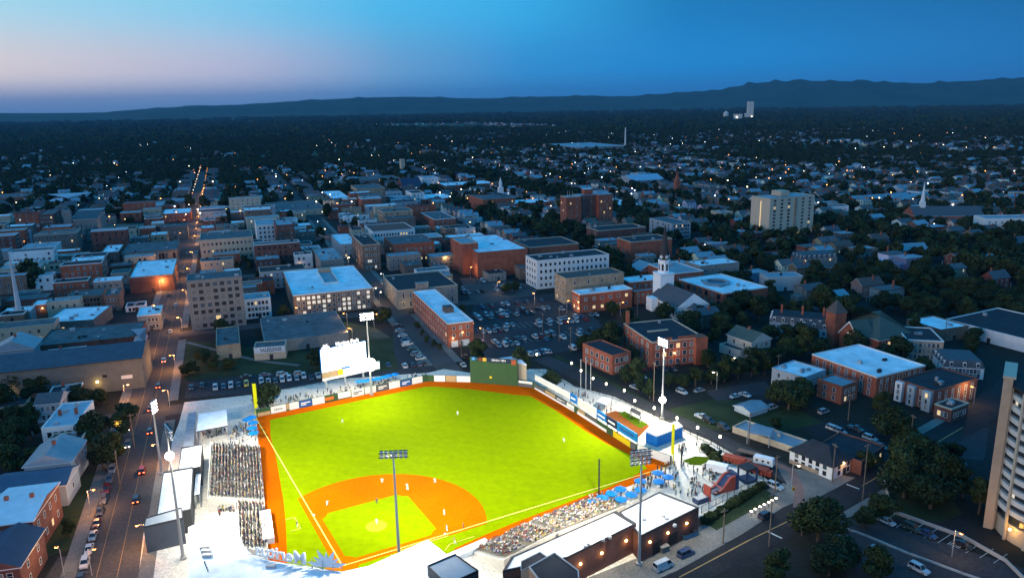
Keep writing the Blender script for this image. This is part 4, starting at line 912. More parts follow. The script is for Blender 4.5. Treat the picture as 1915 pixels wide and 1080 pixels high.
g = G(1245.5, 560, 4)-np.array(t.location[:2]); rz = t['rz']; lx, ly = g[0]*math.cos(rz)+g[1]*math.sin(rz), -g[0]*math.sin(rz)+g[1]*math.cos(rz)
lx = W_*.5; ly = D_+2.5; TWH = 0
hh = H_+11
part(t, 'tower_base', MB().box(lx-4.1, lx+4.1, ly-3.7, ly+4.1, 0, hh).box(lx-4.4, lx+4.4, ly-4.0, ly+4.4, hh, hh+.5), CHW)
bf_ = part(t, 'belfry', MB().prism([(lx+3.1*math.cos(R_(a+22.5)), ly+3.1*math.sin(R_(a+22.5))) for a in range(0, 360, 45)], hh+.5, hh+7), CHW)
for a in range(180, 405, 45): add_win(t, TRW, GLS, 1.1, 3.4, lx+2.9*math.cos(R_(a)), ly+2.9*math.sin(R_(a)), hh+2, R_(a+90))
part(t, 'belfry_cornice', MB().prism([(lx+3.3*math.cos(R_(a+22.5)), ly+3.3*math.sin(R_(a+22.5))) for a in range(0, 360, 45)], hh+7, hh+7.6), CHW)
part(t, 'spire', MB().prism([(lx+2.5*math.cos(R_(a+22.5)), ly+2.5*math.sin(R_(a+22.5))) for a in range(0, 360, 45)], hh+7.6, hh+10.8).cone((lx, ly, hh+10.8), (lx, ly, hh+27), 2.3, .12, 8), mat('spire_slate', (.05, .045, .045), .8, .2))
for a in (200, 270, 340, 60): part(bf_, 'clock', MB().cone((lx+2.3*math.cos(R_(a)), ly+2.3*math.sin(R_(a)), hh+9.3), (lx+2.75*math.cos(R_(a)), ly+2.75*math.sin(R_(a)), hh+9.3), .9, .9, 14), TRW)
# old brick school behind the right side road
t = bld('school', 'large red brick former school with navy roof, raised gables and white windows', (1219, 639), (1141, 606), (1317, 629), by=688, wall=BR, rm=RFD, cop=TRT, fl=3, cf=7, cs=5, ww=1.6, wh=1.9, trim=TRW, units=1, snap=False, lit=.05)
W_, D_, H_ = t['W'], t['D'], t['H']
part(t, 'stair_wing', MB().box(W_*.80, W_+.5, -2.2, 3, 0, H_+.5), BR); part(t, 'chimney', MB().box(.5, 1.8, D_-2.4, D_-1.0, H_-.5, H_+6), BR)
for x in (.1, .5): part(t, 'gable_parapet', MB().box(W_*x, W_*x+W_*.28, -.12, .3, H_, H_+1.2), BR)
part(t, 'ridge', MB().box(W_*.2, W_*.6, D_*.48, D_*.5, H_-.4, H_+.2), TRT)
part(t, 'wall_lamp', MB().box(W_*.42, W_*.42+.5, -.5, -.05, 5.4, 5.8), WARM); l = bpy.data.lights.new('wall_lamp_glow', 'POINT'); l.energy = 220; l.color = (1, .42, .1); ob('wall_lamp_glow', l, t, (W_*.44, -1.8, 5.4))
bld('school', 'low navy roofed wing at the street end of the red brick school', (1145, 664), (1103, 638), (1180, 656), by=701, wall=BR, rm=RFD, cop=BR, fl=2, cf=3, cs=5, ww=1.5, wh=1.9, snap=False, units=0, lit=.1)
bld('house', 'two storey off-white house with slate gable roof right of the brick school', (1406, 640), (1368, 623), (1442, 632), by=672, wall=mat('off_white_render', (.50, .47, .41), .9, .1), roof='gable', rm=GSH, ridge='y', rise=3.4, fl=2, cf=3, cs=2, snap=False, chim=1, lit=.05)
bld('house', 'single storey pale wing with dark roof beside the off-white gable house', (1385, 655), (1350, 641), (1400, 651), by=671, wall=MATS['off_white_render'], rm=RFD, fl=1, cf=2, cs=1, snap=False, units=0)
bld('arts_school', 'brick and glass arts school with round skylight ring and white roof', (1353, 548), (1281, 520), (1436, 536), by=577, wall=BR, rm=RFW, cop=TRW, fl=2, cf=0, cs=7, snap=False, units=6, ww=2.6, wh=2.4, trim=TRD)
t = BL[-1][3]; W_, D_, H_ = t['W'], t['D'], t['H']; rg = MB()
for i in range(24):
    a, b = 2*math.pi*i/24, 2*math.pi*(i+1)/24
    for (r0_, r1_, z0_, z1_) in ((5.5, 7.5, 1.3, 1.3),): rg.face([(r0_*math.cos(a), r0_*math.sin(a), 1.3), (r1_*math.cos(a), r1_*math.sin(a), 1.3), (r1_*math.cos(b), r1_*math.sin(b), 1.3), (r0_*math.cos(b), r0_*math.sin(b), 1.3)])
    for r in (5.5, 7.5): rg.face([(r*math.cos(a), r*math.sin(a), 0), (r*math.cos(b), r*math.sin(b), 0), (r*math.cos(b), r*math.sin(b), 1.3), (r*math.cos(a), r*math.sin(a), 1.3)])
part(t, 'skylight_ring', rg, RFM, (W_*.42, D_*.55, H_-.4)); part(t, 'skylight_glass', MB().cone((W_*.42, D_*.55, H_-.4), (W_*.42, D_*.55, H_+.3), 5.4, 5.0, 20), GLS)
for z in (1.2, 5.0): part(t, 'glazing_band', MB().box(2, W_*.6, -.05, -.003, z, z+2.4), GLS)
bld('modern_hall', 'pale panelled modern hall with curved end above the parked cars', (1436, 518), (1420, 510), (1495, 512), by=545, wall=mat('pale_panel', (.42, .46, .48), .6, .1), rm=MTL, fl=2, cf=0, cs=0, units=1, snap=5)
bld('modern_hall', 'brick hall with pale roof behind the white church tower', (1262, 511), (1215, 493), (1315, 505), h=10, wall=BR, rm=RFM, cop=TRW, fl=2, cf=6, cs=2, units=2)
bld('modern_hall', 'flat white roofed block between the high rise and the arts school', (1310, 497), (1290, 487), (1378, 488), h=11, wall=STN, rm=RFW, fl=2, cf=5, cs=2, units=6)
# centre, behind the theatre and the mill
bld('bank_building', 'stone fronted brick bank with three tall arched windows', (1180, 452), (1161, 456), (1260, 446), by=492, wall=BR, rm=RFD, cop=TRT, fl=1, cf=0, cs=3, ww=1.4, wh=4, trim=TRT, units=3, depth=20)
bld('warehouse', 'brown brick building with dark roof right of the twin hotel blocks', (1119, 431), (1095, 424), (1205, 423), by=462, wall=BRD, rm=RFD, cop=TRT, fl=3, cf=0, cs=2, units=2)
bld('church_hall', 'steep roofed brick hall glowing orange beside the bank', (1198, 506), (1180, 498), (1231, 500), h=6, wall=BR, roof='gable', rm=MTL, ridge='y', rise=4, fl=1, cf=3, cs=0, lit=.5)
bld('apartment_building', 'white sided five storey walk up right of the theatre', (1257, 418), (1233, 406), (1291, 415), by=448, wall=BLP, rm=RFG, fl=4, cf=8, cs=4, units=1, trim=TRD)
bld('bank_building', 'old stone bank with ribbed dark roof left of the theatre', (735, 457), (725, 443), (817, 454), by=497, wall=BR, rm=RFG, cop=BR, fl=2, cf=8, cs=2, units=2, lit=.18)
bld('commercial_building', 'four storey dark roofed building with banded white windows', (678, 458), (663, 438), (712, 457), by=507, wall=BRB, rm=RFD, cop=TRT, fl=4, cf=6, cs=4, units=5, lit=.05, litm=LITW)
bld('commercial_building', 'pale blue sided building with bright blue roof behind the mill', (636, 457), (622, 438), (665, 450), by=483, wall=BLP, rm=RFW, fl=3, cf=2, cs=0, units=1)
bld('commercial_building', 'low building with cluttered white roof just behind the mill', (600, 487), (590, 465), (643, 484), h=11, wall=STN, rm=RFM, fl=1, cf=0, cs=0, units=9)
bld('row_building', 'long white front with rusty red tin roof in the middle of town', (697, 433), (690, 420), (772, 425), by=458, wall=WHT, rm=mat('rust_roof', (.20, .07, .05), .8, .2), fl=2, cf=14, cs=0, trim=TRD, units=0)
bld('commercial_building', 'brick block with white cornice band in front of the theatre roof', (812, 410), (790, 397), (852, 407), by=432, wall=BR, rm=RFG, cop=TRW, fl=2, cf=4, cs=0, units=2)
bld('commercial_building', 'white five storey block with square dark windows at the town centre', (479, 421), (476, 410), (516, 418), by=457, wall=WHT, rm=RFM, fl=4, cf=4, cs=0, trim=TRD, units=2)
bld('commercial_building', 'dark brick block with orange cornice attached to the white five storey block', (517, 421), (513, 410), (549, 418), by=470, wall=BRD, rm=RFM, fl=5, cf=5, cs=0, trim=TRT, units=3)
bld('hotel', 'cream hotel front with dark cupola roof beside the western street', (473, 442), (373, 449), (477, 428), case='B', by=484, wall=CRM, rm=RFG, fl=3, cf=12, cs=2, trim=TRD, units=4)
t = bld('office_tower', 'grey stone eight storey office building beside the western street', (452, 516), (349, 521), (457, 502), by=607, wall=STN, rm=RFG, fl=7, cf=7, cs=3, ww=2.2, wh=1.9, trim=TRT, units=3, lit=.03, depth=17)
bld('row_building', 'white three storey building attached to the grey stone office block', (456, 560), (455, 549), (505, 553), case='A', by=597, wall=WHT, rm=RFM, fl=3, cf=6, cs=0, trim=TRD, units=2)
t = bld('showroom', 'low grey flat roofed building with a sale board on its end wall', (495, 639), (515, 592), (652, 622), by=661, wall=STN, rm=RFG, fl=1, cf=0, cs=0, units=3, par=.3)
t = bld('showroom', 'tan showroom entrance block carrying the blue sale board', (474, 650), (470, 634), (534, 642), by=674, wall=CRM, rm=RFG, fl=1, cf=0, cs=0, units=0, snap=12, depth=9)
part(t, 'sign_board', MB().box(.2, t['W']-.2, -.25, -.02, t['H']-2.6, t['H']-.1), mat('sign_pale_blue', (.55, .62, .70), .6, .05)); text('SALE/LEASE', 2.3, upright(t['W']*.54, -.27, t['H']-1.35), INK, t, .02, sx_=.78)
bld('showroom', 'brown blank walled block with grey roof left of the sale board', (449, 641), (404, 646), (449, 588), by=668, wall=BRT, rm=RFG, fl=1, cf=0, cs=0, units=1, depth=30)
# left of the western street
t = bld('depot', 'long low depot with ribbed dark roof, small high windows and two warm lamps', (264, 668), (-30, 706), (272, 630), by=724, wall=GRN, roof='gable', rm=mat('blue_slate', (.06, .085, .11), .7, .2), ridge='x', rise=3.5, fl=1, cf=6, cs=0, trim=TRD, ww=1.4, wh=.8, top=0, snap=18, depth=24)
W_ = t['W']
for x in (W_-16.5, W_-47):
    part(t, 'wall_lamp', MB().box(x-.4, x+.4, -.6, -.05, 4.4, 5.0), WARM); l = bpy.data.lights.new('wall_lamp_glow', 'POINT'); l.energy = 420; l.color = (1, .55, .12); ob('wall_lamp_glow', l, t, (x, -1.6, 4.3))
part(t, 'sign_board', MB().box(W_-8, W_-4, -.15, -.01, 4.6, 6.0), ADW)
bld('depot', 'second long dark roofed depot behind the lamp lit one', (258, 628), (60, 655), (262, 600), h=9, wall=BRD, rm=RFG, fl=1, cf=0, cs=0, units=5, snap=18)
bld('corner_turret_house', 'small brick house with conical blue turret beside the western street', (268, 640), (250, 643), (271, 627), h=10, wall=BRB, roof='hip', rm=MTL, rise=5, fl=2, cf=3, cs=1)
bld('garage', 'open garage with bright blue flat roof and dark patch left of the street', (175, 597), (82, 601), (189, 571), by=622, wall=GRN, rm=RFW, fl=1, cf=4, cs=0, units=4, snap=11)
bld('row_building', 'brick row with dark red windows above the blue roofed garage', (190, 551), (125, 555), (192, 538), by=573, wall=BRB, rm=RFG, fl=2, cf=9, cs=0, lit=.02, trim=BRD)
bld('row_building', 'taller brown brick row building right of the dark red windowed row', (222, 550), (194, 553), (224, 538), by=580, wall=BRB, rm=RFG, fl=2, cf=3, cs=0)
bld('row_building', 'white washed low building with four dark windows', (271, 570), (234, 574), (273, 562), by=580, wall=WHT, rm=RFD, fl=1, cf=4, cs=0, trim=TRD)
bld('corner_house', 'turreted stone corner house with bright blue roof by the street', (300, 586), (256, 590), (303, 570), by=615, wall=STN, rm=RFW, fl=2, cf=5, cs=2, cop=TRW)
bld('commercial_building', 'brick building with wide white roof and parapet beside the western street', (324, 512), (243, 515), (333, 482), by=542, wall=BRD, rm=RFW, fl=2, cf=0, cs=2, cop=BRB, units=5)
bld('commercial_building', 'arcaded building with pale columns along its front', (331, 466), (229, 471), (336, 448), by=485, wall=GRN, rm=RFG, fl=1, cf=14, cs=0, ww=2.4, wh=4, trim=TRT)
bld('commercial_building', 'small brick tower block with bright white roof left of the arcade', (222, 470), (188, 473), (226, 456), by=489, wall=BRB, rm=RFW, fl=1, cf=3, cs=0)
bld('commercial_building', 'moss green sided hall beyond the arcade', (350, 421), (300, 424), (352, 416), by=445, wall=GRN, rm=RFG, fl=1, cf=5, cs=0)
bld('commercial_building', 'orange brick building with white roof at the street bend', (356, 397), (304, 399), (358, 388), by=413, wall=BR, rm=RFW, fl=2, cf=7, cs=0)
bld('stone_church', 'stone church with square tower and pale roof left of town', (182, 408), (134, 412), (186, 396), by=437, wall=STN, roof='gable', rm=SLT, ridge='x', rise=4, fl=1, cf=5, cs=0, wh=4, ww=1)
t = BL[-1][3]; part(t, 'tower', MB().box(-7, -1, 0, 6, 0, t['H']+8).box(-6.8, -6, 0, 1, t['H']+8, t['H']+10).box(-2, -1.2, 0, 1, t['H']+8, t['H']+10), STN)
bld('commercial_building', 'dark brick five storey block left of the stone church', (100, 400), (70, 402), (103, 392), by=443, wall=BRD, rm=RFG, fl=5, cf=5, cs=1, units=1, lit=.05)
bld('commercial_building', 'wide brick store at the left edge of the picture', (45, 368), (-20, 370), (48, 360), by=383, wall=BR, rm=RFG, fl=2, cf=10, cs=0)
bld('market_hall', 'hall with bright pale blue hipped roof on the left', (150, 374), (88, 378), (148, 362), h=6, wall=GRN, roof='hip', rm=mat('pale_blue_metal', (.36, .42, .48), .5, .1), ridge='x', rise=5, fl=1, cf=6, cs=0, lit=.3)
bld('loft_building', 'white pillared showroom front at the left', (100, 463), (35, 468), (103, 452), by=491, wall=WHT, rm=RFM, fl=1, cf=8, cs=0, ww=3, wh=3.6, trim=TRW, units=3)
bld('loft_building', 'pale flat roofed store with lamp posts beyond the parking court', (305, 384), (262, 388), (312, 374), h=6, wall=STN, rm=RFM, fl=1, cf=5, cs=0)
bld('loft_building', 'beige flat long store above the white five storey block', (505, 396), (484, 380), (606, 388), h=6, wall=CRM, rm=RFG, fl=1, cf=8, cs=0, units=5)
bld('commercial_building', 'low store with bright blue roof and glowing yellow entrance', (620, 371), (608, 357), (652, 367), h=6, wall=BRB, rm=RFW, fl=1, cf=4, cs=1, lit=.5)
# town hall and farther blocks
t = bld('town_hall', 'brick town hall with white domed cupola', (903, 373), (893, 363), (952, 366), by=397, wall=BR, rm=RFG, cop=TRT, roof='hip', rise=4, fl=2, cf=9, cs=2, trim=TRT)
W_, D_, H_ = t['W'], t['D'], t['H']; part(t, 'cupola', MB().box(W_*.8-2.4, W_*.8+2.4, D_*.5-2.4, D_*.5+2.4, H_+1, H_+9).prism([(W_*.8+1.8*math.cos(R_(a)), D_*.5+1.8*math.sin(R_(a))) for a in range(0, 360, 45)], H_+9.003, H_+13).cone((W_*.8, D_*.5, H_+13), (W_*.8, D_*.5, H_+19), 1.9, .1, 8), WHT)
bld('commercial_building', 'long brick factory with many narrow windows below the square church tower', (676, 337), (672, 330), (753, 334), by=347, wall=BRB, rm=RFG, fl=2, cf=16, cs=0, units=0)
bld('commercial_building', 'tan brick department store left of the dark pitched roof', (668, 353), (658, 346), (728, 354), by=373, wall=BRT, rm=RFG, fl=2, cf=0, cs=0, units=2)
bld('commercial_building', 'brown brick hall with warm lamps at its foot', (681, 370), (674, 362), (724, 368), by=393, wall=BRB, rm=RFG, fl=2, cf=6, cs=0, lit=.2)
bld('commercial_building', 'orange brick building with round arched windows', (735, 375), (724, 366), (768, 372), by=391, wall=BRT, rm=RFM, fl=2, cf=7, cs=0, roof='hip', rise=2)
bld('hall', 'hall with steep dark blue roof in the distance', (755, 352), (749, 346), (791, 350), h=5, wall=BRD, roof='gable', rm=mat('navy_roof', (.03, .045, .08), .8, .1), ridge='x', rise=11, fl=1, cf=4, cs=0)
bld('commercial_building', 'white distant block with three rows of windows', (793, 333), (790, 329), (821, 332), by=354, wall=WHT, rm=RFM, fl=3, cf=4, cs=0, units=1)
bld('commercial_building', 'narrow white block with two columns of windows', (770, 361), (767, 356), (790, 358), by=383, wall=WHT, rm=RFD, fl=3, cf=3, cs=0, units=1, trim=TRD)
bld('commercial_building', 'brick hall with sloping front gable beside the narrow white block', (789, 372), (785, 364), (838, 365), by=383, wall=BR, rm=RFW, fl=1, cf=0, cs=0, cop=TRW)
bld('warehouse', 'very long low building with pale blue roof and brick side', (832, 347), (828, 341), (930, 343), by=357, wall=BR, rm=RFW, fl=1, cf=10, cs=0, units=8)
bld('warehouse', 'long low pale roofed brick store left of the twin hotel', (960, 381), (985, 372), (1034, 377), by=395, wall=BR, rm=RFW, fl=1, cf=0, cs=0, units=2)
bld('stone_church', 'pale square church tower in the distance', (750, 298), (749, 297), (758, 298), by=325, wall=CRM, rm=RFM, fl=3, cf=1, cs=0, cat='church', units=0)
bld('brick_church', 'small red church with slender pinnacled tower', (1262, 356), (1252, 352), (1288, 354), h=8, wall=BR, roof='gable', ridge='y', rm=SLT, rise=7, fl=1, cf=2, cs=1, wh=4)
t = BL[-1][3]; part(t, 'tower', MB().box(-1, 4, -4, 1, 0, 20).cone((1.5, -1.5, 20), (1.5, -1.5, 31), 2.6, .1, 4), BR)
bld('hall', 'barn like hall with bright blue roof and stepped gables', (1183, 338), (1169, 333), (1212, 330), h=9, wall=BLP, roof='gable', ridge='x', rm=mat('blue_metal_roof', (.30, .42, .52), .5, .1), rise=6, fl=2, cf=6, cs=1)
bld('commercial_building', 'pale blue cube with rounded roof right of the twin hotel', (1152, 385), (1147, 369), (1183, 378), by=389, wall=BLP, rm=RFW, fl=1, cf=0, cs=0)
bld('commercial_building', 'cream block with flat roof and tall windows left of the cream tower', (1262, 391), (1259, 387), (1297, 389), by=404, wall=CRM, rm=RFM, fl=1, cf=7, cs=0, wh=3)
bld('commercial_building', 'tan store with dark roof near the cream tower', (1348, 397), (1345, 392), (1385, 398), by=419, wall=CRM, rm=RFM, fl=1, cf=0, cs=0)
# right: far
bld('factory', 'low wide factory with grey blue roof and tall bare chimney', (1080, 276), (1073, 267), (1150, 270), h=9, wall=STN, rm=RFM, fl=1, cf=6, cs=0, units=0)
t = BL[-1][3]; part(t, 'chimney', MB().cone((t['W']-4, 8, 0), (t['W']-4, 8, 50), 1.8, 1.3, 10), TRW)
bld('apartment_building', 'wide grey blue four storey apartment block on the far right', (1650, 372), (1597, 366), (1752, 360), by=383, wall=BLP, rm=MTL, fl=3, cf=18, cs=0, units=4)
bld('warehouse', 'long low white building with dark roof behind the cream tower', (1522, 385), (1515, 380), (1577, 392), h=7, wall=WHT, rm=SLT, fl=1, cf=9, cs=0, snap=-8, units=0, width=32, depth=16)
bld('brick_church', 'broad brick church with dark roof and thin white steeple on the right', (1711, 404), (1700, 397), (1805, 395), h=8, wall=BR, roof='gable', ridge='x', rm=SLT, rise=7, fl=1, cf=7, cs=1, lit=.1, snap=-6, width=56, depth=24)
t = BL[-1][3]; part(t, 'steeple', MB().box(8, 12, 10, 14, 12, 19).cone((10, 12, 19), (10, 12, 36), 2, .1, 8), WHT)
bld('apartment_building', 'long white rendered apartment building at the right edge', (1843, 408), (1841, 402), (1935, 402), by=435, wall=WHT, rm=MTL, fl=2, cf=12, cs=0, units=3, snap=-4, width=60)
bld('mansion', 'pale stone mansion with steep dormered roof and chimneys', (1500, 477), (1480, 470), (1556, 470), by=499, wall=STN, roof='mansard', rm=SLT, fl=2, cf=9, cs=3, snap=10, units=0)
bld('courthouse', 'brick gabled building with bright blue roof among trees on the right', (1690, 468), (1671, 463), (1722, 462), by=477, wall=BR, roof='gable', ridge='x', rm=MTL, rise=4, fl=1, cf=7, cs=2, snap=10)
bld('house', 'small brick bungalow with brown hipped roof and white trim', (1548, 500), (1537, 492), (1584, 500), h=4.5, wall=BR, roof='hip', rm=SHG, rise=3, fl=1, cf=5, cs=1, snap=8)
bld('row_building', 'brick row building with dark roof and white bay left of the mansion', (1435, 478), (1428, 470), (1482, 480), by=493, wall=BR, rm=RFD, fl=2, cf=6, cs=0, snap=5)
bld('commercial_building', 'brown brick block with white porch right of the mansion', (1600, 466), (1590, 460), (1640, 463), by=482, wall=BRB, rm=RFM, fl=2, cf=6, cs=0, snap=10)
bld('warehouse', 'huge dark roofed warehouse with a long pale side wall at the right edge', (1768, 596), (1768, 588), (1945, 640), h=6, wall=WHT, rm=RFD, fl=1, cf=0, cs=0, snap=False, depth=40, units=2)
bld('row_building', 'row of grey mansard houses with dormers and slender chimneys', (1440, 590), (1418, 570), (1560, 600), h=10.5, wall=BLP, roof='mansard', rm=RFD, fl=2, cf=14, cs=2, snap=False, depth=14, units=0, chim=3)
bld('row_building', 'mansard fronted house at the near end of the grey terrace', (1494, 598), (1484, 590), (1552, 607), by=636, wall=BLP, roof='mansard', rm=RFD, fl=2, cf=5, cs=2, snap=False, depth=12, units=0)
# big brick church
t = bld('brick_church', 'big red brick church with pyramid roofed tower and green slate hall', (1644, 636), (1590, 622), (1712, 626), by=668, wall=BR, roof='hip', rm=GSH, ridge='x', rise=8.5, fl=1, cf=6, cs=3, ww=1.3, wh=5, snap=False, depth=26)
W_, D_, H_ = t['W'], t['D'], t['H']
part(t, 'front_gable', MB().box(-6, -.05, D_*.2, D_*.62, 0, H_).face([(-6, D_*.2, H_), (-6, D_*.62, H_), (-6, D_*.41, H_+6)][::-1]), BR)
gr_ = MB().face([(-6.4, D_*.2-.5, H_-.1), (3, D_*.2-.5, H_-.1), (3, D_*.41, H_+6.4), (-6.4, D_*.41, H_+6.4)]).face([(3, D_*.62+.5, H_-.1), (-6.4, D_*.62+.5, H_-.1), (-6.4, D_*.41, H_+6.4), (3, D_*.41, H_+6.4)]); part(t, 'gable_roof', gr_, GSH)
part(t, 'gable_trim', MB().face([(-6.45, D_*.2-.5, H_-.1), (-6.45, D_*.41, H_+6.4), (-6.45, D_*.41, H_+5.6), (-6.45, D_*.2-.5, H_-.9)]).face([(-6.45, D_*.62+.5, H_-.1), (-6.45, D_*.62+.5, H_-.9), (-6.45, D_*.41, H_+5.6), (-6.45, D_*.41, H_+6.4)]), TRW)
add_win(t, TRW, LITW, 2.2, 5.0, -6, D_*.41, 3.5, R_(-90))
part(t, 'tower', MB().box(-8, -2, D_*.66, D_*.66+6, 0, H_+8), BR); part(t, 'tower_roof', MB().cone((-5, D_*.66+3, H_+8), (-5, D_*.66+3, H_+13.5), 4.8, .1, 4), SHG)
bld('church_hall', 'flat bright blue roofed hall behind the big brick church', (1760, 616), (1712, 594), (1800, 605), h=6, wall=BRB, rm=RFW, fl=1, cf=0, cs=0, snap=20, units=1)
bld('apartment_building', 'tan brick apartment building with bay windows and white cornice', (1696, 634), (1690, 627), (1770, 642), by=672, wall=BRT, rm=RFD, fl=3, cf=7, cs=0, cop=TRW, snap=-14, depth=20, trim=TRW)
bld('apartment_building', 'white mansard building with round corner bay and dormers on the right', (1768, 673), (1765, 664), (1850, 684), by=705, wall=WHT, roof='mansard', rm=SLT, fl=2, cf=9, cs=1, snap=-14, depth=16, units=0)
bld('apartment_building', 'sprawling apartment block with bright blue membrane roof', (1640, 704), (1521, 660), (1731, 682), by=745, wall=BR, rm=RFW, fl=3, cf=8, cs=8, cop=TRW, snap=False, depth=30, units=3)
bld('apartment_building', 'low blue roofed extension left of the sprawling apartment block', (1505, 705), (1461, 692), (1545, 690), h=7, wall=BLP, rm=RFW, fl=2, cf=4, cs=3, snap=False, depth=14)
bld('house', 'small lean-to house with porch between the blue roofed blocks', (1575, 722), (1545, 710), (1605, 712), h=7, wall=BR, rm=MTL, fl=2, cf=3, cs=2, snap=False, depth=10, units=0)
t = bld('apartment_building', 'white and brown three storey apartment house with navy roof', (1748, 730), (1660, 713), (1829, 706), by=770, wall=BRD, rm=RFD, fl=3, cf=6, cs=0, snap=False, depth=None, units=3, lit=.03)
W_, D_, H_ = t['W'], t['D'], t['H']
for (y0, y1, m2) in ((D_*.02, D_*.24, BLP), (D_*.46, D_*.66, BLP), (D_*.80, D_, WHT)):
    part(t, 'white_bay', MB().box(-1.5, -.05, y0, y1, 0, H_-.6), m2); face(t, (-1.5, y1), (-1.5, y0), .4, H_-1, 3, 1, TRW, .9, 1.5, .05, margin=.3)
face(t, (0, D_*.44), (0, D_*.26), .4, H_-1, 3, 1, TRW, 1, 1.6, .05, margin=.3)
bld('apartment_building', 'low brick front wing with dark roof below the white and brown apartments', (1780, 764), (1747, 754), (1812, 752), by=790, wall=BRD, rm=RFD, fl=1, cf=4, cs=3, snap=False, cop=TRT)
# bottom right corner shop and sheds
t = bld('corner_shop', 'white painted corner shop with navy hipped roof and an orange lamp', (1557, 872), (1486, 836), (1600, 852), by=898, wall=WHT, rm=RFD, roof='hip', rise=3.2, ridge='y', fl=2, cf=2, cs=5, snap=False, depth=None, ww=1.0, wh=1.2, trim=TRD, top=.3, lit=0)
W_, D_, H_ = t['W'], t['D'], t['H']; part(t, 'stone_base', MB().box(-.08, -.003, D_*.3, D_-.1, 0, 1.3), BRT)
part(t, 'corner_lamp', MB().box(W_*.4, W_*.4+.5, -.6, -.05, 4, 4.5), WARM); l = bpy.data.lights.new('wall_lamp_glow', 'POINT'); l.energy = 260; l.color = (1, .42, .10); ob('wall_lamp_glow', l, t, (W_*.44, -1.6, 4.2))
bld('shop', 'low dark shop row right of the white corner shop', (1612, 862), (1590, 845), (1655, 832), h=4.5, wall=BRD, rm=RFD, fl=1, cf=4, cs=2, snap=False, trim=TRW, units=0, depth=14)
bld('shed', 'pale blue metal shed on the grass beyond the right side road', (1404, 770), (1375, 757), (1436, 760), by=780, wall=mat('pale_blue_metal_wall', (.42, .50, .56), .5, .1), roof='gable', ridge='x', rm=MTL, rise=1.2, fl=1, cf=0, cs=0, snap=False, cat='shed')
bld('shed', 'long cream walled shed with blue roof left of the corner shop', (1486, 836), (1432, 812), (1510, 822), by=848, wall=CRM, rm=MTL, fl=1, cf=0, cs=0, snap=False, cat='shed', depth=22)
slabroof('canopy', 'grey canopy roof on steel posts beyond the right side road', [(1398, 808), (1440, 815), (1448, 800), (1411, 792)], 4, .25, MTL, STL, 1, 'canopy')
# houses at the left bottom corner
bld('house', 'large house with bright blue metal roof and brick front beside the left lawn', (60, 972), (-60, 1010), (95, 925), h=10, wall=BRD, roof='gable', ridge='x', rm=mat('bright_metal_roof', (.66, .72, .76), .5, .12), rise=1.5, fl=2, cf=4, cs=4, snap=14, depth=20, chim=2)
bld('house', 'navy roofed brick house end at the lower left corner', (36, 1058), (-70, 1085), (72, 1010), h=8, wall=BRD, roof='gable', ridge='y', rm=mat('navy_roof2', (.035, .06, .10), .7, .15), rise=2.5, fl=2, cf=4, cs=2, snap=14, depth=16)
bld('house', 'house with pale blue double gable and shed roof among the left trees', (132, 862), (30, 890), (146, 838), h=8, wall=BLP, roof='gable', ridge='y', rm=MTL, rise=3, fl=2, cf=4, cs=2, snap=14, depth=15, chim=1)
bld('house', 'dark blue roofed rear wing below the pale double gable', (122, 905), (-30, 935), (134, 885), h=6.5, wall=BLP, roof='gable', ridge='x', rm=mat('dark_blue_roof', (.05, .10, .16), .7, .15), rise=2, fl=1, cf=0, cs=1, snap=14, depth=12)
bld('house', 'light blue flat roofed row house with white bay and dark porch roof', (140, 793), (72, 805), (150, 765), h=8.5, wall=WHT, rm=MATS['pale_blue_metal'], fl=2, cf=4, cs=3, snap=14, trim=TRD, depth=22, chim=2)
bld('house', 'dark roofed row house directly below the light blue flat roof', (150, 822), (80, 835), (158, 797), h=6.5, wall=BRD, rm=RFD, fl=1, cf=3, cs=1, snap=14, cop=TRT, depth=8)
bld('house', 'house with pale shed roof and porch at the far left bottom', (110, 752), (60, 762), (122, 735), h=7, wall=BLP, roof='gable', ridge='x', rm=SLT, rise=2.5, fl=2, cf=3, cs=1, snap=14, depth=10)
bld('tall_house', 'pale gabled house left of the long depot roof', (62, 650), (-20, 660), (72, 625), h=11, wall=BLP, roof='gable', ridge='y', rm=MTL, rise=4, fl=2, cf=4, cs=2, snap=18, depth=14, chim=1)
# round balcony tower at the right edge
bs = (1838, 985); g0 = G(*bs); hT = height_on(bs, 706)
t = thing('round_tower', 'tall round residential tower with curved white balcony bands and a tan slab side', 'tower', (*g0, 0), R_(0))
d0 = ray(1846, 985)[:2]; d0 = d0/np.linalg.norm(d0); rgt = np.array([d0[1], -d0[0]]); cen = rgt*(1.6+13.2)+d0*5
TAN = mat('tan_concrete', (.50, .36, .25), .85, .1)
s0, s1 = rgt*.0, rgt*5.4+d0*-0.5
part(t, 'stair_slab', MB().prism(ccw([tuple(s0), tuple(rgt*2.0), tuple(rgt*2.0+d0*12), tuple(d0*12)]), 0, hT), TAN); part(t, 'slab_cap', MB().prism(ccw([tuple(rgt*-.2-d0*.2), tuple(rgt*2.5-d0*.2), tuple(rgt*2.5+d0*12.2), tuple(-rgt*.2+d0*12.2)]), hT, hT+.6), TRT)
nf = 11; zb2 = 7.0; zt2 = hT-2.2; fh = (zt2-zb2)/nf; RR = 13.2
cyl = lambda r, z0, z1: MB().prism([(cen[0]+r*math.cos(2*math.pi*i/40), cen[1]+r*math.sin(2*math.pi*i/40)) for i in range(40)], z0, z1)
part(t, 'core', cyl(RR-.9, 0, zt2), mat('dark_glazing', (.03, .035, .04), .25, .3, 1.5, spec=.5)); part(t, 'roof', cyl(RR+.3, zt2, zt2+.7), RFD)
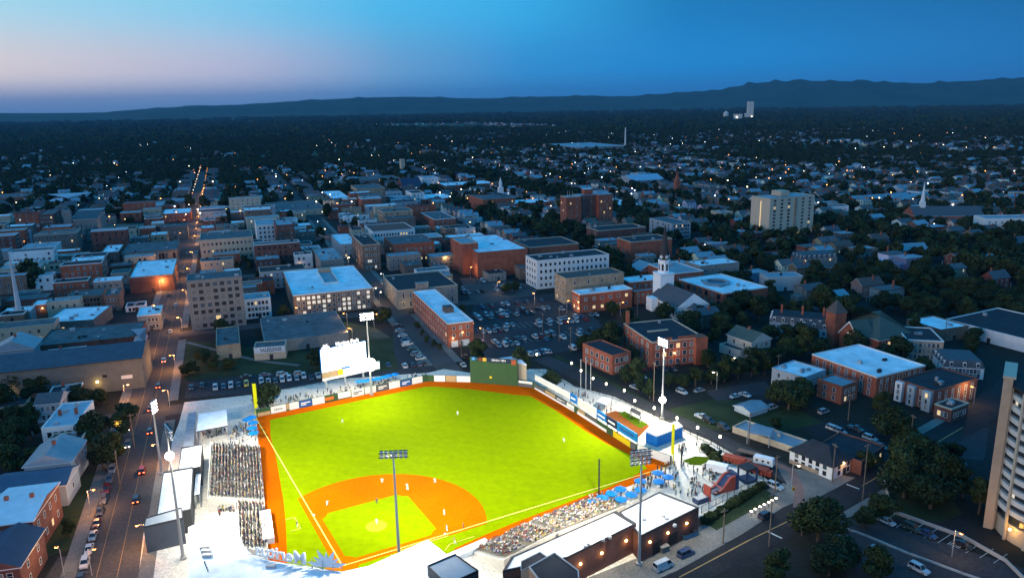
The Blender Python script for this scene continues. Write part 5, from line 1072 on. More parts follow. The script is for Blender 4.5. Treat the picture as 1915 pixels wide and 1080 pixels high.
for f in range(nf): part(t, 'balcony_band', cyl(RR, zb2+f*fh, zb2+f*fh+fh*.46), mat('band_white', (.60, .59, .55), .8, .06))
for i in range(16):
    a = 2*math.pi*i/16+.1; part(t, 'rib', MB().box(-.25, .25, -.3, .3, 0, zt2), TRT, (cen[0]+(RR+.15)*math.cos(a), cen[1]+(RR+.15)*math.sin(a), 0), a)
for i in range(10):
    a = R_(150+i*17); f = rnd.randrange(nf); part(t, 'lit_window', MB().box(-.08, .02, -.6, .6, 0, 1.1), LITW, (cen[0]+(RR-.86)*math.cos(a), cen[1]+(RR-.86)*math.sin(a), zb2+f*fh+fh*.5), a)
l = bpy.data.lights.new('entrance_glow', 'POINT'); l.energy = 1500; l.color = (1, .50, .10); l.shadow_soft_size = .4
ll = G(1884, 1018)-g0; ob('entrance_glow', l, t, (ll[0], ll[1], 4.2)); part(t, 'entrance_lamp', MB().ball((0, 0, 0), .35, 8), WARM, (ll[0], ll[1], 4.2)); part(t, 'lobby_wall', cyl(RR-.4, 0, 4.4), CRM)
occ([g0-d0*18, g0+rgt*40-d0*18, g0+rgt*40+d0*30, g0+d0*30], 8)
# grain works on the horizon
g = G(1403, 225); t = thing('grain_elevator', 'pale tall concrete works and round silo far off below the hills', 'silo', (*g, 0)); D = np.linalg.norm(g); sc_ = D/CF
HZ = mat('pale_concrete', (.60, .57, .50), .9, .1)
part(t, 'tower', MB().box(-sc_*5, sc_*5, 0, 20, 0, sc_*32), HZ); part(t, 'annexe', MB().box(-sc_*9, -sc_*5.02, 0, 20, 0, sc_*12), HZ)
part(t, 'silo', MB().cone((-sc_*42, 10, 0), (-sc_*42, 10, sc_*13), sc_*4.5, sc_*4.5, 16).cone((-sc_*42, 10, sc_*13), (-sc_*42, 10, sc_*17), sc_*4.5, .5, 16), HZ); part(t, 'conveyor_hall', MB().box(-sc_*28, -sc_*14, 0, 20, 0, sc_*11), HZ)
for i, x in enumerate((-24, 2)): part(t, 'work_light', MB().ball((x*sc_, -3, sc_*6), 3, 8), GLOBE)
# ---------------------------------------------------------------- filling the town: houses and blocks along the street grid
import re as _re
def short(l): 
    l = _re.split(r' (?:with|beside|behind|below|by|at the|near|among|along|right|left|in|on|and|glowing|between|just|seen|beyond|above|attached|to) ', l)[0]; return ' '.join(l.split(',')[0].split()[:6])
LMK = [(short(b[0]), b[1]) for b in BL]
def place_words(p):
    best = min(LMK, key=lambda b: (b[1][0]-p[0])**2+(b[1][1]-p[1])**2); d = np.array(p)-best[1]; x = d@ua; y = d@ud; dist = math.hypot(x, y)
    pre = '' if dist < 60 else 'some way ' if dist < 160 else 'far '
    w = ('behind' if y > 0 else 'in front of') if abs(y) > abs(x) else ('right of' if x > 0 else 'left of')
    return '%s%s the %s' % (pre, w, best[0])
USED = {}
def lab_group(label, grp):
    label = ' '.join(label.split()[:16]); return label, grp
HW = {}
def house_mesh(kind):
    if kind in HW: return HW[kind]
    r = random.Random(kind*13+1); W_, D_, H_ = r.choice([8, 9, 10]), r.choice([11, 13, 15]), r.choice([5.6, 6.4, 7.2]); rs = r.choice([2.2, 2.8, 3.4]); flat = kind % 4 == 3
    rm = [SLT, SHG, MTL, RFM, GSH, RFG, SLT, RFG][kind % 8]
    wall = MB().box(-W_/2, W_/2, 0, D_, 0, H_); roof = MB(); e = .45
    if flat:
        roof.box(-W_/2-.15, W_/2+.15, -.15, D_+.15, H_, H_+.5)
    else:
        wall.face([(-W_/2, 0, H_), (W_/2, 0, H_), (0, 0, H_+rs)]).face([(W_/2, D_, H_), (-W_/2, D_, H_), (0, D_, H_+rs)])
        x = W_/2+e; z = H_-e*rs/(W_/2)
        for s in (1, -1):
            a = [(s*x, -e, z), (s*x, D_+e, z), (0, D_+e, H_+rs), (0, -e, H_+rs)]; a = a if s > 0 else a[::-1]; roof.face(a); roof.face([(p[0], p[1], p[2]-.2) for p in a[::-1]])
            roof.face([(s*x, -e, z-.2), (s*x, D_+e, z-.2), (s*x, D_+e, z), (s*x, -e, z)][::s]); roof.face([(0, -e, H_+rs-.2), (s*x, -e, z-.2), (s*x, -e, z), (0, -e, H_+rs)][::s], 1)
    porch = MB().box(-W_/2, W_/2, -2.2, -.01, 2.6, 2.8)
    for q in (-1, 1): porch.box(q*W_*.45-.08, q*W_*.45+.08, -2.1, -1.94, 0, 2.6, 1)
    wing = MB().box(-W_*.42, W_*.2, D_+.02, D_+4.5, 0, H_*.55); ch = MB().box(W_*.18, W_*.18+.7, D_*.6, D_*.6+.7, H_, H_+rs+1.3)
    wins = []
    for z in (1, 3.9):
        for x in (-W_*.3, 0, W_*.3): wins.append((x, 0, z, 0))
        for k in range(3):
            y = D_*(k+.6)/3.3; wins.append((-W_/2, y, z, R_(-90))); wins.append((W_/2, y, z, R_(90)))
    HW[kind] = (W_, D_, H_, rs, wall, roof, porch, wing, ch, wins, rm, flat); return HW[kind]
WALLC = [('white', (.34, .34, .33)), ('grey', (.17, .18, .19)), ('cream', (.32, .28, .21)), ('red brick', (.20, .065, .04)), ('pale blue', (.20, .25, .29)), ('brown brick', (.18, .11, .08)), ('tan', (.24, .19, .14))]
ROOFN = {'slate': 'slate', 'brown_shingle': 'brown', 'standing_seam_metal': 'pale metal', 'white_membrane': 'flat white', 'green_shingle': 'green', 'grey_roofing': 'flat grey', 'pale_grey_membrane': 'flat pale'}
NEARH, FARH = {}, {}
def near_proto(kind):
    if kind in NEARH: return NEARH[kind]
    W_, D_, H_, rs, wall, roof, porch, wing, ch, wins, rm, flat = house_mesh(kind)
    t = thing('house', 'x', 'house')
    wall.build('wall', WOBJ, t); roof.build('roof', [rm, TRW], t); porch.build('porch', [rm, TRW], t); wing.build('rear_wing', WOBJ, t); ch.build('chimney', BR, t)
    for w in wins: add_win(t, TRW, LITW if rnd.random() < .05 else GLS, .9, 1.4, w[0], w[1], w[2], w[3])
    NEARH[kind] = reg(t); t['first'] = 1; return t
def far_mesh(kind):
    if kind in FARH: return FARH[kind]
    W_, D_, H_, rs, wall, roof, porch, wing, ch, wins, rm, flat = house_mesh(kind); m_ = MB()
    for src, mi in ((wall, 0), (wing, 0), (roof, 1), (ch, 2)):
        o = len(m_.v); m_.v += src.v; m_.f += [tuple(i+o for i in f) for f in src.f]; m_.m += [mi]*len(src.f)
    for w in wins:
        c_, s_ = math.cos(w[3]), math.sin(w[3]); q = [(-.5, 0), (.5, 0), (.5, 1.4), (-.5, 1.4)]
        m_.face([(w[0]+x*c_+.03*s_, w[1]+x*s_-.03*c_, w[2]+z) for x, z in q], 3)
    FARH[kind] = m_.mesh('house', [WOBJ, rm, BR, GLS]); return FARH[kind]
houses, blocks = [], []
CORE = lambda t, n: 395 <= t < 905 and -330 < n < 215
for k in range(len(NS)-1):
    for j in range(len(TS)-1):
        n0, n1, t0, t1 = NS[k]+7.5, NS[k+1]-7.5, TS[j]+7, TS[j+1]-7; rows = [(n0, 1), (n1, -1)]
        cen = tn((t0+t1)/2, (n0+n1)/2)
        if not vis(cen, mx=260): continue
        if n0 < 100 and t0 < 300: continue
        core = CORE(t0, (n0+n1)/2)
        t = t0
        for (ne, sgn) in rows+([((n0+n1)/2-8, 1), ((n0+n1)/2+10, -1)] if core else [((n0+n1)/2, 1)] if rnd.random() < .6 else []):
            t = t0+rnd.uniform(0, 3)
            while t < t1-8:
                if core:
                    w = rnd.uniform(9, 22); d = rnd.uniform(15, 32)
                    if rnd.random() < .95:
                        nc = ne+sgn*d/2; blocks.append((t+w/2, nc, w, d, sgn, rnd.uniform(6, 14)*(1.1 if rnd.random() < .8 else 1.4)))
                    t += w+rnd.choice([.4, .4, 1, 6])
                else:
                    w = rnd.uniform(10, 13.5)
                    if rnd.random() < (.82 if t < 1200 else .6): houses.append((t+w/2, ne+sgn*3, sgn, rnd.randrange(16)))
                    t += w+rnd.uniform(.5, 6)
for i in range(5200):
    t, n = rnd.uniform(300, 900), rnd.uniform(-420, 210)
    if not (CORE(t, n) or (t < 395 and n < -45) or (t > 395 and n < -320)): continue
    blocks.append((t, n, rnd.uniform(8, 17), rnd.uniform(9, 22), 1, rnd.uniform(4.5, 11)))
hc = []
for (t, n, sgn, kind) in houses:
    W_, D_, *_r = house_mesh(kind); p = tn(t, n); rz = GA+(-math.pi/2 if sgn > 0 else math.pi/2); dv = ua*sgn
    pts = [p+dv*a+ud*b for a in (0, D_/2, D_+4) for b in (-W_/2, 0, W_/2)]
    if not vis(p) or occ_hit(pts, 1 | 2 | 8): continue
    occ([p+ud*-W_/2, p+ud*W_/2, p+ud*W_/2+dv*(D_+4), p-ud*W_/2+dv*(D_+4)], 8); hc.append((np.linalg.norm(p), p, rz, kind))
# strays: houses off the grid in the wide outer suburbs
for i in range(6500):
    d = 900+3800*rnd.random()**1.35; a = R_(rnd.uniform(-37, 37) if rnd.random() < .6 else rnd.uniform(-5, 37)); p = np.array([math.sin(a)*d, math.cos(a)*d])
    cl = math.sin(p[0]*.006+1)*math.sin(p[1]*.005)+.5*math.sin(p[0]*.013+p[1]*.009)
    if cl < (-.15 if p[0] > -150 else .3): continue
    W_, D_ = 9, 13; pts = [p, p+[8, 0], p-[8, 0], p+[0, 8]]
    if not vis(p) or occ_hit(pts, 2 | 8) : continue
    occ([p-[7, 7], p+[7, -7], p+[7, 7], p+[-7, 7]], 8)
    hc.append((d, p, GA+rnd.choice([0, 1, 2, 3])*math.pi/2+rnd.gauss(0, .15), rnd.randrange(16)))
hc.sort(key=lambda h: h[0]); hr = random.Random(5)
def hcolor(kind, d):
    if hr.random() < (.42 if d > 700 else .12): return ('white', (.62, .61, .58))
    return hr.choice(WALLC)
rest = []
for i, (d, p, rz, kind) in enumerate(hc):
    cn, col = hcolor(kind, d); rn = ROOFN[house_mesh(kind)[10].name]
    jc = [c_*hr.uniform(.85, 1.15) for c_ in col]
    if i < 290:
        label = ' '.join(('%s house with %s roof %s' % (cn, rn, place_words(p))).split()[:16]); grp = 'town houses alike: '+label[:60]
        if d < 760:
            pr = near_proto(kind)
            if pr.get('first'):
                pr.location = (*p, 0); pr.rotation_euler.z = rz; pr['label'] = label; pr['group'] = grp; del pr['first']
                for c_ in pr.children: c_.color = (*jc, 1)
            else:
                dup(pr, (*p, 0), rz, label, grp, color=jc)
        else:
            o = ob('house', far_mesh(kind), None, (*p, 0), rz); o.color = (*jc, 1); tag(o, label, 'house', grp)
    else: rest.append((p, rz, kind, jc))
# the rest of the suburbs read as one mass of roofs
def merged(name, items, kindmesh, mats_, label, cat):
    """items: (pos, rz, kind, colour, scale); one mesh with a colour attribute"""
    V, F, Mi, Cc = [], [], [], []; off = 0
    for (p, rz, kind, col) in items:
        v, f, mi = kindmesh(kind); c_, s_ = math.cos(rz), math.sin(rz); w = np.empty_like(v); w[:, 0] = v[:, 0]*c_-v[:, 1]*s_+p[0]; w[:, 1] = v[:, 0]*s_+v[:, 1]*c_+p[1]; w[:, 2] = v[:, 2]+(p[2] if len(p) > 2 else 0)
        V.append(w); F.append(f+off); Mi.append(mi); Cc.append(np.tile((*col, 1), (len(f), 1))); off += len(v)
    V = np.concatenate(V); F = np.concatenate(F); Mi = np.concatenate(Mi); Cc = np.concatenate(Cc)
    me = bpy.data.meshes.new(name); me.vertices.add(len(V)); me.vertices.foreach_set('co', V.ravel().astype(np.float32))
    me.loops.add(len(F)*4); me.loops.foreach_set('vertex_index', F.ravel().astype(np.int32)); me.polygons.add(len(F)); me.polygons.foreach_set('loop_start', np.arange(0, len(F)*4, 4, dtype=np.int32))
    for q in mats_: me.materials.append(q)
    me.polygons.foreach_set('material_index', Mi.astype(np.int32)); at = me.attributes.new('tint', 'FLOAT_COLOR', 'FACE'); at.data.foreach_set('color', Cc.ravel().astype(np.float32)); me.update(calc_edges=True); me.validate()
    return tag(ob(name, me), label, cat, kind='stuff')
def attr_mat(name, rough=.9):
    m_ = bpy.data.materials.new(name); m_.use_nodes = True; t = m_.node_tree; a = t.nodes.new('ShaderNodeAttribute'); a.attribute_name = 'tint'; b = t.nodes['Principled BSDF']; b.inputs['Roughness'].default_value = rough; t.links.new(a.outputs['Color'], b.inputs['Base Color']); return m_
HK = {}
def hk(kind):
    if kind in HK: return HK[kind]
    me = far_mesh(kind); v = np.array([q.co[:] for q in me.vertices]); f = []; mi = []
    roofi = {'slate': 1, 'brown_shingle': 2, 'standing_seam_metal': 3, 'white_membrane': 4, 'green_shingle': 1, 'grey_roofing': 1, 'pale_grey_membrane': 3}[house_mesh(kind)[10].name]
    for q in me.polygons:
        vi = list(q.vertices); 
        if len(vi) == 3: vi = vi+[vi[2]]
        f.append(vi); mi.append([0, roofi, 5, 6][q.material_index])
    HK[kind] = (v, np.array(f), np.array(mi)); return HK[kind]
# triangles cannot repeat a corner, so gables are cut as thin quads
def hk2(kind):
    v, f, mi = hk(kind)
    v = list(map(tuple, v)); f2 = []
    for q in f:
        q = list(q)
        if q[2] == q[3]:
            m_ = tuple((np.array(v[q[2]])+np.array(v[q[0]]))/2); v.append(m_); q[3] = len(v)-1
        f2.append(q)
    return np.array(v), np.array(f2), mi
HK2 = {k: hk2(k) for k in range(16)}
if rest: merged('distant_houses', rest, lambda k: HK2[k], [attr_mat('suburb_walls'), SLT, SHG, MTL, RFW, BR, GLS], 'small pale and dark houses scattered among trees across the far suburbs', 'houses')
# commercial blocks of the town centre
br = random.Random(11); nb = 0
for (t, n, w, d, sgn, h) in blocks:
    c0 = tn(t, n); pts = [c0+ud*a+ua*b for a in (-w/2, -w/4, 0, w/4, w/2) for b in (-d/2, -d/4, 0, d/4, d/2)]
    if not vis(c0) or occ_hit(pts, 1 | 2 | 8): continue
    if nb >= 285: break
    nb += 1; dist = np.linalg.norm(c0)
    org = c0-ua*d/2-ud*w/2; occ([org, org+ua*d, org+ua*d+ud*w, org+ud*w], 8)
    wn, wm = br.choice([('red brick', BR), ('red brick', BR), ('dark brick', BRD), ('brown brick', BRB), ('tan brick', BRT), ('white painted', WHT), ('grey stone', STN), ('pale blue sided', BLP), ('cream', CRM), ('grey rendered', GRN)])
    rn, rm = br.choice([('white', RFW), ('pale grey', RFM), ('grey', RFG), ('black', RFD), ('pale grey', RFM), ('grey', RFG), ('black', RFD)])
    fl = max(1, int(h/3.6)); label = ' '.join(('%s %s storey building with %s flat roof %s' % (wn, ['', 'one', 'two', 'three', 'four', 'five', 'six'][min(fl, 6)], rn, place_words(c0))).split()[:16])
    tt = thing('commercial_building', label, 'building', (*org, 0), GA, 'town centre buildings alike: '+label[:60])
    MB().box(0, d, 0, w, 0, h-.5).build('wall', wm, tt); i = .3; k = MB(); k.box(-.05, d+.05, -.05, i, h-.5, h).box(-.05, d+.05, w-i, w+.05, h-.5, h).box(-.05, i, i, w-i, h-.5, h).box(d-i, d+.05, i, w-i, h-.5, h); k.build('parapet', br.choice([wm, wm, TRT, TRW]), tt)
    MB().box(i, d-i, i, w-i, h-.495, h-.38).build('roof', rm, tt)
    for u in range(br.randrange(0, 4)):
        x, y = br.uniform(1, d-3), br.uniform(1, w-3); MB().box(x, x+br.uniform(.8, 2), y, y+br.uniform(.8, 1.6), h-.38, h+br.uniform(.3, 1.2)).build('roof_unit', br.choice([STL, RFM, RFD, MTL]), tt)
    if br.random() < .4: MB().box(d*.3, d*.3+.9, w-1.4, w-.6, h, h+1.3).build('chimney', BR, tt)
    if br.random() < .30:
        xx = br.uniform(2, d-2); MB().box(xx, xx+.5, -.45, -.05, 2.8, 3.2).build('wall_lamp', WARM, tt)
        if dist < 620 and br.random() < .5: l = bpy.data.lights.new('wall_lamp_glow', 'POINT'); l.energy = 160; l.color = (1, .5, .16); ob('wall_lamp_glow', l, tt, (xx, -1.3, 2.8))
    tr = br.choice([TRW, TRW, TRD, TRT]); cm = max(1, int(d/(3.6 if dist < 650 else 5))); sm = max(1, int(w/3.8))
    if dist < 1000: face(tt, (0, 0), (d, 0), .3, h-.9, fl, cm, tr, 1.1, 1.6, .035, br.choice([LIT, LITW]), None, .12)
    if dist < 750:
        if c0[0]/dist < -.30: face(tt, (d, 0), (d, w), .3, h-.9, fl, sm, tr, 1.1, 1.6, .03, LIT)
        else: face(tt, (0, w), (0, 0), .3, h-.9, fl, sm, tr, 1.1, 1.6, .05, LIT)
print('houses', len(hc), 'blocks', nb)
# ---------------------------------------------------------------- trees
TRUNK = mat('bark', (.09, .07, .05), .95, .2)
def leafmat():
    m_ = bpy.data.materials.new('leaves'); m_.use_nodes = True; t = m_.node_tree; b = t.nodes['Principled BSDF']; b.inputs['Roughness'].default_value = .75; b.inputs['Specular IOR Level'].default_value = .2
    oi = t.nodes.new('ShaderNodeObjectInfo'); g = t.nodes.new('ShaderNodeNewGeometry'); tcn = t.nodes.new('ShaderNodeTexCoord'); n = t.nodes.new('ShaderNodeTexNoise'); n.inputs['Scale'].default_value = .45; t.links.new(tcn.outputs['Object'], n.inputs[0])
    mx = t.nodes.new('ShaderNodeMix'); mx.data_type = 'RGBA'; mx.inputs[6].default_value = (.013, .027, .009, 1); mx.inputs[7].default_value = (.040, .052, .013, 1); t.links.new(oi.outputs['Random'], mx.inputs[0])
    ad_ = t.nodes.new('ShaderNodeMath'); ad_.operation = 'ADD'; t.links.new(n.outputs[0], ad_.inputs[0]); t.links.new(g.outputs['Random Per Island'], ad_.inputs[1])
    mr_ = t.nodes.new('ShaderNodeMapRange'); mr_.inputs[1].default_value = .3; mr_.inputs[2].default_value = 1.6; mr_.inputs[3].default_value = .55; mr_.inputs[4].default_value = 1.5; t.links.new(ad_.outputs[0], mr_.inputs[0])
    vm_ = t.nodes.new('ShaderNodeVectorMath'); vm_.operation = 'SCALE'; t.links.new(mx.outputs[2], vm_.inputs[0]); t.links.new(mr_.outputs[0], vm_.inputs['Scale']); t.links.new(vm_.outputs[0], b.inputs['Base Color']); return m_
LEAF = leafmat()
def crown_mesh(seed, nleaf, leaf, R=4.5, H=9, trunk=2.4):
    r = np.random.RandomState(seed); lobes = []
    for i in range(9+seed % 4):
        a = r.uniform(0, 2*math.pi); q = r.uniform(.15, .68)*R; z = trunk+H*(.18+.62*r.rand()); lobes.append((q*math.cos(a), q*math.sin(a), z, R*r.uniform(.34, .55)*(1-.25*abs(z-trunk-H*.4)/H)))
    lobes.append((0, 0, trunk+H*.78, R*.42)); V = np.zeros((nleaf*4, 3)); wt = np.array([l[3]**2 for l in lobes]); wt /= wt.sum(); idx = r.choice(len(lobes), nleaf, p=wt)
    L_ = np.array(lobes)[idx]; d = r.normal(size=(nleaf, 3)); d /= np.linalg.norm(d, axis=1, keepdims=True); rad = L_[:, 3]*r.uniform(.62, 1.08, nleaf)
    c_ = L_[:, :3]+d*rad[:, None]*np.array([1, 1, .82]); nrm = d+r.normal(scale=.55, size=(nleaf, 3)); nrm /= np.linalg.norm(nrm, axis=1, keepdims=True)
    a = np.cross(nrm, r.normal(size=(nleaf, 3))); a /= np.linalg.norm(a, axis=1, keepdims=True); b = np.cross(nrm, a); s = leaf*r.uniform(.55, 1.3, nleaf)[:, None]
    V[0::4] = c_-a*s-b*s*.6; V[1::4] = c_+a*s-b*s*.6; V[2::4] = c_+a*s*.7+b*s*.8+nrm*s*.25; V[3::4] = c_-a*s*.7+b*s*.8
    F = np.arange(nleaf*4).reshape(-1, 4); me = bpy.data.meshes.new('crown'); me.from_pydata(V.tolist(), [], F.tolist()); me.materials.append(LEAF); me.update(); return me
def trunk_mesh(seed, H=9, trunk=2.4):
    r = random.Random(seed); m_ = MB(); m_.cone((0, 0, 0), (.1, 0, trunk+1), .38, .26, 8).cone((.1, 0, trunk+1), (0, .1, trunk+H*.6), .26, .1, 6)
    for i in range(5): a = 2*math.pi*i/5+r.random(); z = trunk+r.uniform(0, 2); m_.cone((0, 0, z), (2.2*math.cos(a), 2.2*math.sin(a), z+r.uniform(1.5, 3)), .15, .05, 5)
    return m_.mesh('trunk', TRUNK)
TP = []
for s in range(6):
    cm = crown_mesh(s+3, 3400, .30, R=[4.5, 5, 4, 4.6, 5.4, 3.4][s], H=[9, 8, 10, 7.5, 8.5, 10][s]); tm = trunk_mesh(s); TP.append((cm, tm))
MIDT = [crown_mesh(s+20, 520, .72, R=[4.6, 5.2, 4.2, 4.8][s], H=[9, 8, 10, 7.5][s], trunk=1.6) for s in range(4)]
FART = [crown_mesh(s+40, 260, 1.9, R=[13, 15][s], H=[10, 9][s], trunk=0) for s in range(2)]
trees = []
# trees read off the photograph: base pixel, crown width in pixels
hand = [((195, 880), 62), ((215, 860), 50), ((180, 830), 55), ((225, 820), 48), ((1720, 935), 105), ((1690, 930), 70), ((1760, 930), 80), ((1730, 885), 90), ((1530, 1010), 80), ((1500, 1000), 55), ((1570, 1060), 70), ((1550, 1075), 60), ((1640, 1085), 60), ((1450, 1085), 55),
 ((1475, 765), 64), ((1500, 760), 50), ((1450, 755), 40), ((1670, 818), 56), ((1655, 812), 40), ((1690, 825), 40), ((1500, 668), 50), ((1470, 655), 46), ((1530, 670), 40), ((1440, 640), 40), ((1330, 718), 34), ((1355, 714), 36), ((1380, 708), 38), ((1405, 704), 38), ((1300, 722), 34), ((1275, 724), 32), ((1430, 700), 40), ((1455, 690), 36), ((1250, 722), 30),
 ((1170, 715), 34), ((1215, 745), 34), ((1195, 732), 26), ((1145, 590), 34), ((718, 605), 32), ((700, 600), 22), ((798, 640), 14), ((812, 648), 14), ((790, 628), 12), ((823, 655), 14), ((780, 612), 12), ((365, 700), 22), ((400, 690), 26), ((380, 680), 30), ((430, 690), 24), ((590, 690), 40), ((620, 690), 30),
 ((1390, 590), 50), ((1420, 600), 44), ((1360, 600), 40), ((1355, 470), 42), ((1850, 510), 90), ((1820, 500), 70), ((1880, 520), 70), ((1800, 490), 50), ((1690, 560), 60), ((1640, 545), 56), ((1720, 545), 56), ((1600, 530), 46), ((1560, 590), 60), ((1535, 585), 50), ((1580, 600), 44), ((1790, 590), 50), ((1830, 570), 46), ((1880, 585), 44), ((950, 548), 26), ((965, 545), 20), ((1740, 600), 40), ((1700, 590), 40),
 ((75, 540), 44), ((60, 530), 36), ((210, 408), 36), ((222, 404), 30), ((355, 385), 26), ((385, 390), 24), ((615, 410), 26), ((665, 430), 26), ((600, 445), 20), ((545, 412), 20), ((1210, 400), 24), ((1225, 405), 22), ((1170, 392), 22), ((1010, 405), 40), ((985, 402), 30), ((1165, 425), 26), ((1195, 430), 26), ((1225, 432), 20), ((990, 355), 34), ((1000, 350), 40), ((850, 335), 36), ((880, 330), 36), ((830, 330), 30), ((1450, 800), 20), ((350, 700), 26), ((20, 800), 40), ((60, 790), 36), ((20, 880), 50), ((60, 880), 40), ((30, 745), 50), ((60, 760), 44), ((10, 770), 46), ((85, 745), 40), ((40, 830), 46), ((10, 850), 50), ((240, 790), 40), ((150, 760), 40), ((185, 755), 30), ((130, 1000), 26), ((1650, 970), 50), ((1615, 985), 40), ((1830, 960), 50), ((1800, 930), 44), ((1620, 880), 40), ((1870, 500), 60), ((1780, 880), 46),
 ((1350, 860), 12), ((1345, 852), 12)]
for (b, w) in hand:
    g = G(*b); D_ = np.linalg.norm([g[0], g[1], CH]); s = w/CF*D_/9.6
    if s > 1.55:
        # a wide crown in the photograph is a clump of several trees
        k_ = min(9, int((s/1.05)**2)+1)
        for q_ in range(k_):
            a_ = q_*2.4; r_ = 4.6*s*math.sqrt((q_+.3)/k_)*.85; g2 = g+np.array([math.cos(a_)*r_, math.sin(a_)*r_*.8])
            if occ_hit([g2], 8): continue
            trees.append((np.linalg.norm(g2), g2, 1.0+.45*((q_*37) % 10)/10, 'hand'))
    else: trees.append((np.linalg.norm(g), g, s, 'hand'))
tr_ = random.Random(21); placed = {}
def tree_at(p, s, mask):
    if not vis(p, mx=60, my=1150): return
    r = 3.6*s if np.linalg.norm(p) < 700 else 2.6*s
    if occ_hit([p, p+[r, 0], p-[r, 0], p+[0, r], p-[0, r]], mask): return
    key = (int(p[0]//5), int(p[1]//5))
    if key in placed: return
    placed[key] = 1; trees.append((np.linalg.norm(p), p, s, 'x'))
for i in range(26000):
    d = 190+1500*math.sqrt(tr_.random()); a = R_(tr_.uniform(-37, 37)); p = np.array([math.sin(a)*d, math.cos(a)*d]); n = p@ua; t = p@ud
    core = CORE(t, n); dens = .15 if core else .62 if d < 600 else .7
    if p[0] > 120 and d > 330: dens = max(dens, .5)
    if tr_.random() > dens: continue
    tree_at(p, tr_.uniform(.7, 1.25) if not core else tr_.uniform(.4, .75), 1 | 2 | 8)
trees.sort(key=lambda q: q[0]); far_items = []
KT = ['round leafy tree', 'broad spreading tree', 'tall leafy tree', 'compact dark tree', 'wide dark tree', 'narrow upright tree']
for i, (d, p, s, src) in enumerate(trees):
    k = i*7 % 6
    if i < 290:
        lb = ' '.join(('%s %s' % (KT[k], place_words(p))).split()[:16])
        t = thing('tree', lb, 'tree', (*p, 0), tr_.uniform(0, 6.28), 'trees alike: '+lb[:60]); t.scale = (s*tr_.uniform(.92, 1.1), s*tr_.uniform(.92, 1.1), s*tr_.uniform(.85, 1.1))
        ob('crown', TP[k][0], t, (0, 0, -1.1)); ob('trunk', TP[k][1], t)
    else: far_items.append((p[0], p[1], s, tr_.randrange(4)))
print('trees', len(trees))
rr = np.random.RandomState(3)
def scatter(name, pts, protos, label, cat):
    """pts: x, y, scale, index -> one object whose points carry copies of the tree meshes"""
    pts = np.array(pts); me = bpy.data.meshes.new(name); me.vertices.add(len(pts)); co = np.zeros((len(pts), 3)); co[:, :2] = pts[:, :2]
    if pts.shape[1] > 4: co[:, 2] = pts[:, 4]
    me.vertices.foreach_set('co', co.ravel())
    a = me.attributes.new('sc', 'FLOAT', 'POINT'); a.data.foreach_set('value', pts[:, 2].astype(np.float32)); a = me.attributes.new('ix', 'INT', 'POINT'); a.data.foreach_set('value', pts[:, 3].astype(np.int32)); a = me.attributes.new('rt', 'FLOAT', 'POINT'); a.data.foreach_set('value', (rr.rand(len(pts))*6.28).astype(np.float32))
    o = tag(ob(name, me), label, cat, kind='stuff'); c_ = bpy.data.collections.new(name+'_shapes')
    for k, m_ in enumerate(protos):
        q = bpy.data.objects.new('shape_%02d' % k, m_); c_.objects.link(q)
    g = bpy.data.node_groups.new(name, 'GeometryNodeTree'); g.interface.new_socket('Geometry', in_out='INPUT', socket_type='NodeSocketGeometry'); g.interface.new_socket('Geometry', in_out='OUTPUT', socket_type='NodeSocketGeometry')
    N = g.nodes.new; gi, go, ip, ci = N('NodeGroupInput'), N('NodeGroupOutput'), N('GeometryNodeInstanceOnPoints'), N('GeometryNodeCollectionInfo'); ci.inputs['Collection'].default_value = c_; ci.inputs['Separate Children'].default_value = True; ci.inputs['Reset Children'].default_value = True
    def na(n_, ty): x = N('GeometryNodeInputNamedAttribute'); x.data_type = ty; x.inputs[0].default_value = n_; return x.outputs[0]
    cb = N('ShaderNodeCombineXYZ'); k = g.links.new; k(na('rt', 'FLOAT'), cb.inputs[2]); k(gi.outputs[0], ip.inputs['Points']); k(ci.outputs[0], ip.inputs['Instance']); ip.inputs['Pick Instance'].default_value = True
    k(na('ix', 'INT'), ip.inputs['Instance Index']); k(cb.outputs[0], ip.inputs['Rotation']); k(na('sc', 'FLOAT'), ip.inputs['Scale']); k(ip.outputs[0], go.inputs[0]); md_ = o.modifiers.new('scatter', 'NODES'); md_.node_group = g; return o
for i in range(17000):
    d = 1450+1700*math.sqrt(tr_.random()); a = R_(tr_.uniform(-37, 37)); p = np.array([math.sin(a)*d, math.cos(a)*d])
    if occ_hit([p], 8 | 2): continue
    far_items.append((p[0], p[1], tr_.uniform(.7, 1.4), tr_.randrange(4)))
scatter('suburban_trees', far_items, MIDT, 'countless dark leafy trees filling the suburbs behind the town', 'trees')
fw = []
for i in range(15000):
    d = 2900+9000*tr_.random()**1.6; a = R_(tr_.uniform(-37, 37)); x, y = math.sin(a)*d, math.cos(a)*d
    if math.sin(x*.0016+2)*math.sin(y*.0011)+.4*math.sin(x*.004+y*.003) < -.75: continue
    fw.append((x, y, tr_.uniform(.8, 1.5)*(1+d/9000), tr_.randrange(2), -2))
scatter('far_woodland', fw, FART, 'dark wooded plain stretching to the hills', 'woodland')
